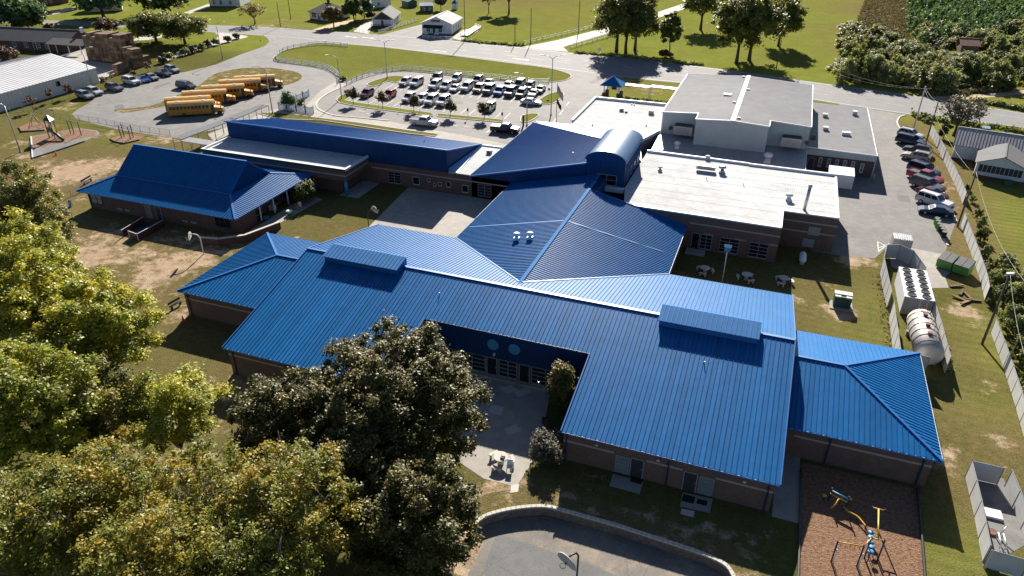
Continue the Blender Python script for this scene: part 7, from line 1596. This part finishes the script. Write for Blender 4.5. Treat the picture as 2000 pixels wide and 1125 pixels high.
# courtyard plants
b = P(1093, 805); tree('columnar_tree', 'slim golden green columnar tree in the front courtyard', b, (b.x, b.y, 2.9), 1.25, 2.7, 9000, .13, 'lf_gold2', 41, k=45, cs=.55, r0=.08, nl=5, bottom=-1)
b = P(1066, 895); tree('grey_bush', 'round grey leaved bush at the corner of the right wing', b, (b.x, b.y, 1.3), 1.5, 1.3, 9000, .12, 'lf_grey', 42, k=40, cs=.5, r0=.06, nl=6, bottom=-.6, fork=.2, cat='bush')
b = P(598, 395); tree('round_shrub', 'dark round shrub at the pavilion porch end', b, (b.x, b.y, 1.7), 1.9, 1.8, 6000, .16, 'lf_mid', 43, k=45, cs=.6, r0=.08, nl=5, bottom=-.9, fork=.2, cat='shrub')
b = P(566, 212); tree('cone_shrub', 'dark green cone-shaped shrub between the picket fences', b, (b.x, b.y, 2.0), 1.8, 2.1, 4000, .22, 'lf_pine', 44, k=45, cs=.7, r0=.08, nl=5, bottom=-.9, fork=.2, cat='shrub')
for q, lab in (((588,203),'low dark shrub beside the cone shrub'),((670,158),'low dark shrub at the gap of the white fences')):
    b = P(*q); tree('low_shrub', lab, b, (b.x, b.y, .55), 1.0, .6, 900, .2, 'lf_mid', int(q[0]), k=14, cs=.4, r0=.04, nl=4, bottom=-.3, fork=.2, cat='shrub')
for i, q in enumerate(((1065,828),(1075,838),(1085,850),(1072,850))):
    b = P(*q); tree('ground_shrub', 'low brown shrub in the bed under the columnar tree, %s' % ('farthest', 'second', 'nearest the eave', 'left one')[i], b, (b.x, b.y, .3), .5, .35, 700, .1, 'lf_russet', 60+i, k=10, cs=.22, r0=.02, nl=4, bottom=-.3, fork=.2, cat='shrub')
# small trees of the lot verge
for i, q in enumerate(((690,203.5),(748,212),(809,219),(880,229),(945,233))):
    b = P(*q); tree('verge_tree', 'small bronze leaved verge tree, %s from the left lamp post' % ('first', 'second', 'third', 'fourth', 'fifth')[i], b, (b.x, b.y, 2.5), 1.45, 1.25, 1500, .24, 'lf_russet2', 70+i, k=24, cs=.5, r0=.07, nl=6, group='small trees along the lot verge')
# bare saplings along warehouse
for i, (q, h) in enumerate((((66,217),3.6),((103,199),3.2),((137,190),3.4),((204,170),2.6),((262,155),2.5),((290,140),2.5))):
    b = P(*q); tree('sapling', 'thin russet sapling by the warehouse fence, %s from the left' % ('first', 'second', 'third', 'fourth', 'fifth', 'sixth')[i], b, (b.x, b.y, h*.65), h*.32, h*.38, 420, .2, 'lf_russet', 80+i, k=14, cs=.35, r0=.05, nl=6, group='thin saplings by the warehouse', fork=.5)
# ---- trees along and beyond the road
def far(name, label, base, top, rpx, n, mat, seed, leaf=.55, trunkfrac=.35, **k):
    """base = trunk foot, top = crown top, rpx = crown half width in photo pixels"""
    b = P(*base); h = max(2.0, hgt(base, top)) if top[1] > -40 else k.pop('h'); k.pop('h', None)
    dist = (b-Vector((0,0,CAM_H))).length; r = rpx*dist/F_PX; z0 = h*trunkfrac
    k['k'] = int(k.get('k', 40)*1.8); k.setdefault('shell', .65); k.setdefault('cs', max(.35, r*.19))
    return tree(name, label, b, (b.x, b.y, (z0+h)/2), r, (h-z0)/2, n, leaf, mat, seed, r0=max(.12, r*.06), **k)
far('round_tree', 'left one of two round green trees by the gravel driveway', (306,82), (300,24), 44, 14000, 'lf_mid3', 101, .42, .16, k=55)
far('round_tree', 'right one of two round green trees by the gravel driveway', (362,86), (366,24), 42, 14000, 'lf_mid3', 102, .42, .16, k=55)
far('plum_tree', 'small purple brown tree on the lawn beside the crate stacks', (211,74), (212,34), 24, 1800, 'lf_russet', 103, .5, .35, k=25)
far('low_tree', 'small russet bush tree near the ranch roof', (98,61), (96,45), 8, 500, 'lf_russet', 104, .5, .3, k=12)
far('dark_tree', 'big dark conifer mass in the top left corner', (30,60), (25,-20), 50, 9000, 'lf_pine', 105, .8, .08, k=60)
far('dark_tree', 'dark tree lower right of the corner conifer', (58,62), (55,20), 22, 3500, 'lf_mid', 106, .7, .15, k=35)
far('dark_tree', 'dark spreading tree across the street at the top left', (203,35), (200,-25), 48, 6500, 'lf_pine', 107, .9, .3, k=50)
far('dark_tree', 'dark rounded tree right of the spreading one at the top', (320,30), (320,-30), 45, 6500, 'lf_mid', 108, .9, .15, k=50)
far('dark_tree', 'slim dark tree by the brick house driveway', (150,14), (150,-30), 18, 2500, 'lf_mid', 109, .9, .25, k=30)
far('bare_tree', 'almost bare tree on the white house lawn', (498,47), (496,5), 27, 700, 'lf_gold', 110, .4, .3, k=30, nl=10, twigs=9, bark='palebark')
far('golden_tree', 'golden brown round tree in front of the old grey house', (652,53), (652,12), 21, 3200, 'lf_gold', 111, .5, .2, k=40)
far('dark_tree', 'dark evergreen right of the golden tree', (692,45), (690,-5), 22, 4200, 'lf_mid', 112, .7, .2, k=45)
far('dark_tree', 'second dark evergreen beside the porch cottage', (712,36), (712,-8), 17, 3600, 'lf_pine', 113, .7, .15, k=40)
far('light_tree', 'pale green thin tree in front of the dark evergreens', (696,44), (694,0), 10, 900, 'lf_grey', 114, .5, .3, k=20)
far('dark_tree', 'bushy reddish shrub left of the porch cottage', (725,37), (724,22), 10, 1200, 'lf_russet', 115, .5, .1, k=18)
far('pale_tree', 'pale grey green tree right of the green shed', (861,20), (861,-12), 13, 1400, 'lf_grey', 116, .6, .2, k=22)
far('shade_tree', 'leafless looking tree behind the shop lawn', (955,26), (955,-25), 15, 1200, 'lf_gold', 117, .5, .35, k=24)
far('shade_tree', 'dark round shade tree on the shop lawn', (994,27), (996,-45), 28, 5000, 'lf_mid', 118, .7, .35, k=40, h=13)
for i, (bs, tp, rp, lab) in enumerate((((1204,100),(1190,-30),50,'tall airy roadside tree leftmost of the cluster over the gravel drive'), ((1222,104),(1232,-35),44,'tall airy roadside tree second of the cluster'), ((1240,98),(1262,-30),42,'tall airy roadside tree third of the cluster'))):
    far('tall_tree', lab, bs, tp, rp*1.12, 14000, 'lf_mid3', 120+i, .42, .12, k=60, h=22, nl=9, twigs=5)
far('magnolia_tree', 'dark upright magnolia between the two tall clusters', (1306,106), (1309,12), 22, 9000, 'lf_mid', 124, .38, .08, k=50)
far('magnolia_bush', 'brown bush at the foot of the dark magnolia', (1300,112), (1300,98), 14, 900, 'lf_russet', 125, .5, .05, k=14)
far('tall_tree', 'round dark tree set back behind the magnolia', (1368,58), (1365,-40), 42, 9000, 'lf_mid3', 126, .45, .2, k=50, h=16)
for i, (bs, tp, rp, lab) in enumerate((((1438,124),(1430,-25),46,'big roadside tree with two trunks, left of the right cluster'), ((1463,118),(1475,-35),48,'biggest leafy tree of the right roadside cluster'), ((1520,90),(1525,-20),32,'lighter tree at the right end of the roadside cluster'))):
    far('tall_tree', lab, bs, tp, rp*1.15, 17000, 'lf_mid3', 130+i, .42, .10, k=70, h=23, nl=9)
far('spreading_tree', 'sparse grey spreading tree beside the white house lane', (1862,265), (1870,184), 42, 2600, 'lf_grey', 140, .28, .28, k=60, nl=12, twigs=9)
far('garden_tree', 'small bush by the car lane fence', (1842,270), (1842,240), 8, 900, 'lf_mid', 141, .35, .1, k=14)
# hedge bushes along left driveway
for i, (q, r_) in enumerate((((331,118),11),((362,108),10),((393,98),9),((422,88),7),((318,124),8),((378,104),8),((445,82),6),((462,76),5),((406,92),6))):
    far('driveway_bush', 'clipped grey green bush in the row along the gravel driveway', q, (q[0], q[1]-r_*1.5), r_, 700, 'lf_thicket' if i < 4 else 'lf_grey', 150+i, .4, .02, k=14, group='bushes along the gravel driveway', cat='bush')
# red bush by ranch
far('russet_bush', 'dark red spreading bush at the left edge below the ranch house', (12,122), (12,92), 26, 2200, 'lf_russet', 165, .5, .03, k=30, cat='bush')
# ---- shared bush meshes for thickets
def bush_proto(seed, mat, n=8000, leaf=.2): return leaf_mesh('bush_leaves', *leaf_cloud(crown_clumps((0,0,.5), .85, .62, 46, .2, seed, -.5, .6), n, leaf/3, seed, .65)), M[mat]
PROTO = [bush_proto(200+i, m_) for i, m_ in enumerate(('lf_thicket','lf_thicket','lf_mid','lf_thicket','lf_mid2','lf_thicket'))]
def bush(name, label, q, r_, h, i, group, cat='bush'):
    b = P(*q); g = random.Random(i); me, m_ = PROTO[i % len(PROTO)]
    t = thing(name, label, cat, b, g.uniform(0, 6.28), group, org=False)
    o = link_mesh('foliage', me, m_, t); o.scale = (r_, r_, h/1.1)
    MB().path([(0,0,-.1),(.05,.05,h*.4),(.1,0,h*.7)], [.09,.07,.03], 6).path([(0,0,.1),(-.3*r_,.2*r_,h*.6)], [.06,.02], 5).path([(0,0,.1),(.3*r_,-.2*r_,h*.6)], [.06,.02], 5).build('stem', M['bark'], t)
g = random.Random(5); idx = 0
# roadside thicket, placed over the polygon of the wood
th = [P(*q) for q in ((1640,150),(1648,120),(1655,85),(1660,60),(1720,72),(1790,95),(1800,60),(1900,75),(1990,60),(2030,90),(2030,165),(1930,176),(1850,182),(1790,178),(1740,160))]
xs = [p.x for p in th]; ys = [p.y for p in th]; pts = []
while len(pts) < 150:
    x, y = g.uniform(min(xs), max(xs)), g.uniform(min(ys), max(ys))
    if inside(th, np.array([x]), np.array([y]))[0] and all((x-a)**2+(y-b_)**2 > 7 for a, b_ in pts): pts.append((x, y))
shack = P(1890,106)
for x, y in pts:
    if abs(x-shack.x) < 6 and -9 < y-shack.y < 9: continue
    near = y < 215; r_ = g.uniform(2.2, 4.6); h = g.uniform(2.0, 5.2)*(1.15 if near else .9)
    px = Vector((x, y, 0)); t = thing('thicket_bush', 'tangled green bush of the roadside thicket', 'bush', px, g.uniform(0, 6.28), 'bushes of the roadside thicket', org=False)
    me, m_ = PROTO[idx % len(PROTO)]; o = link_mesh('foliage', me, m_, t); o.scale = (r_, r_, h/1.05); idx += 1
for i, (q, r_, h) in enumerate((((1652,160),3.5,6),((1675,150),4,7),((1700,160),4,6.5),((1735,168),3.6,5.5),((1660,125),4,6),((1690,120),4.5,6.5),((1790,172),3,4),((1830,176),3,3.5))):
    bush('edge_bush', 'tall bush at the left front of the roadside thicket, %s' % ('first by the road', 'second by the road', 'third by the road', 'fourth by the road', 'farther back left', 'farther back right', 'low one beside the pole', 'low one at the dirt track')[i], q, r_, h, i+3, 'bushes of the roadside thicket')
# scrub behind the right fences
SCR = [((1914, 470), 0.94, 1.87), ((1922, 500), 0.86, 1.72), ((1931, 530), 1.15, 1.72), ((1961, 520), 1.58, 1.72), ((1941, 560), 1.3, 2.18), ((1966, 560), 1.58, 2.34), ((1956, 600), 1.73, 2.81), ((1981, 590), 1.8, 2.65), ((2001, 610), 1.87, 3.12), ((1971, 640), 1.58, 2.96), ((1996, 660), 1.87, 3.28), ((2021, 640), 1.87, 3.28), ((1991, 710), 1.44, 2.81), ((2016, 720), 1.73, 3.12), ((2006, 770), 1.44, 2.65), ((2026, 790), 1.58, 2.81), ((2024, 840), 1.3, 2.34), ((1898, 395), 0.65, 1.25), ((1908, 425), 0.72, 1.4), ((1916, 440), 0.86, 1.56), ((1888, 372), 0.58, 1.09), ((2001, 560), 1.58, 2.34)]
for i, (q, r_, h) in enumerate(SCR): bush('fence_scrub', 'wild scrub bush growing behind the right screen fence', q, r_, h, i+20, 'scrub behind the right fence')
for i, q in enumerate(((1770,166),(1812,238),(1800,232))):
    bush('roadside_shrub', 'small clipped shrub at the service lot entrance, %s' % ('across the road', 'beside the fence end', 'beside the dark pole')[i], q, 1.2, 1.3, i+50, None, 'shrub')
# young pines: a plantation that reads as one mass
pp = [P(*q) for q in ((1795,100),(1772,60),(1775,-10),(1760,-60),(2100,-60),(2040,60),(1995,62),(1900,78))]
rg = np.random.default_rng(9); xs = [p.x for p in pp]; ys = [p.y for p in pp]
X2 = rg.uniform(min(xs), max(xs), 2600); Y2 = rg.uniform(min(ys), max(ys), 2600); ok = inside(pp, X2, Y2); X2, Y2 = X2[ok][:1500], Y2[ok][:1500]
cl = []
for x, y in zip(X2, Y2):
    h = rg.uniform(3.5, 6.5)
    for k in range(3): f = k/3; cl.append(((x+rg.normal()*.2, y+rg.normal()*.2, h*(.2+f*.75)), ((1-f)*1.7+.25, (1-f)*1.7+.25, h*.24)))
v_, q_, r_ = leaf_cloud(cl, 170000, .45, 77, .6, .1, elong=2.6); o = link_mesh('pine_plantation', leaf_mesh('pine_plantation', v_, q_, r_), M['lf_pine']); o['kind'] = 'stuff'; o['label'] = 'dense plantation of young green pines at the top right'; o['category'] = 'pines'
# dry grass in the strip left of the pines and in ditches
dp_ = [P(*q) for q in ((1665,85),(1680,30),(1700,-20),(1775,-20),(1772,60),(1790,95),(1720,72))]
xs = [p.x for p in dp_]; ys = [p.y for p in dp_]; X3 = rg.uniform(min(xs), max(xs), 9000); Y3 = rg.uniform(min(ys), max(ys), 9000); ok = inside(dp_, X3, Y3); X3, Y3 = X3[ok], Y3[ok]
cl = [((x, y, .35), (.9, .9, .55)) for x, y in zip(X3, Y3)]
v_, q_, r_ = leaf_cloud(cl, 26000, .42, 78, .7, -.2, elong=2.2); o = link_mesh('dry_grass', leaf_mesh('dry_grass', v_, q_, r_), M['lf_reed']); o['kind'] = 'stuff'; o['label'] = 'tall dry brown grass between the field and the pines'; o['category'] = 'grass'
# roadside ditch growth (dark weedy lines along the road)
def weeds(name, label, px, wd, n, mat, size, seed, h=.4):
    L = resample(catmull([P(*q) for q in px], 4, False), 1.2); g_ = random.Random(seed); cl = [((p.x+g_.uniform(-wd,wd), p.y+g_.uniform(-wd,wd), h*.5), (1.0, 1.0, h)) for p in L]
    v_, q_, r_ = leaf_cloud(cl, n, size, seed, .7, -.1, elong=2.0); o = link_mesh(name, leaf_mesh(name, v_, q_, r_), M[mat]); o['kind'] = 'stuff'; o['label'] = label; o['category'] = 'weeds'
weeds('ditch_weeds', 'dark weedy ditch line along the far side of the road by the shop', ((908,80.5),(950,84.5),(1000,88.5),(1022,89)), .4, 2600, 'lf_thicket', .4, 301)
weeds('ditch_weeds', 'dark weedy ditch line under the roadside trees', ((1125,103),(1180,107),(1250,115),(1330,124),(1376,128)), .5, 4000, 'lf_thicket', .4, 302)
weeds('ditch_weeds', 'dark weedy ditch beyond the dirt track on the right', ((1912,199),(1950,206),(2010,217)), .5, 2500, 'lf_thicket', .4, 303, .6)
weeds('ditch_weeds', 'weedy ditch in the lawn before the white house', ((1790,226),(1815,231),(1900,246),(1950,250),(2010,262)), .5, 3200, 'lf_thicket', .35, 304, .5)
weeds('fence_weeds', 'weeds along the foot of the chiller screen fence', ((1812,600),(1832,660),(1850,720)), .1, 600, 'lf_thicket', .15, 305, .25)
weeds('fence_weeds', 'weeds along the foot of the tall left screens', ((1716,540),(1733,625),(1748,735)), .1, 500, 'lf_reed', .12, 306, .12)
weeds('roadside_weeds', 'grassy fringe in front of the thicket beside the road', ((1800,183),(1850,185),(1900,181),(1960,174)), .8, 3000, 'lf_reed', .4, 307, .5)
weeds('entrance_weeds', 'reddish plants under the canopy beside the white roof', ((1225,196),(1260,199),(1300,203),(1330,206)), .4, 1500, 'lf_mid', .3, 308, .4)
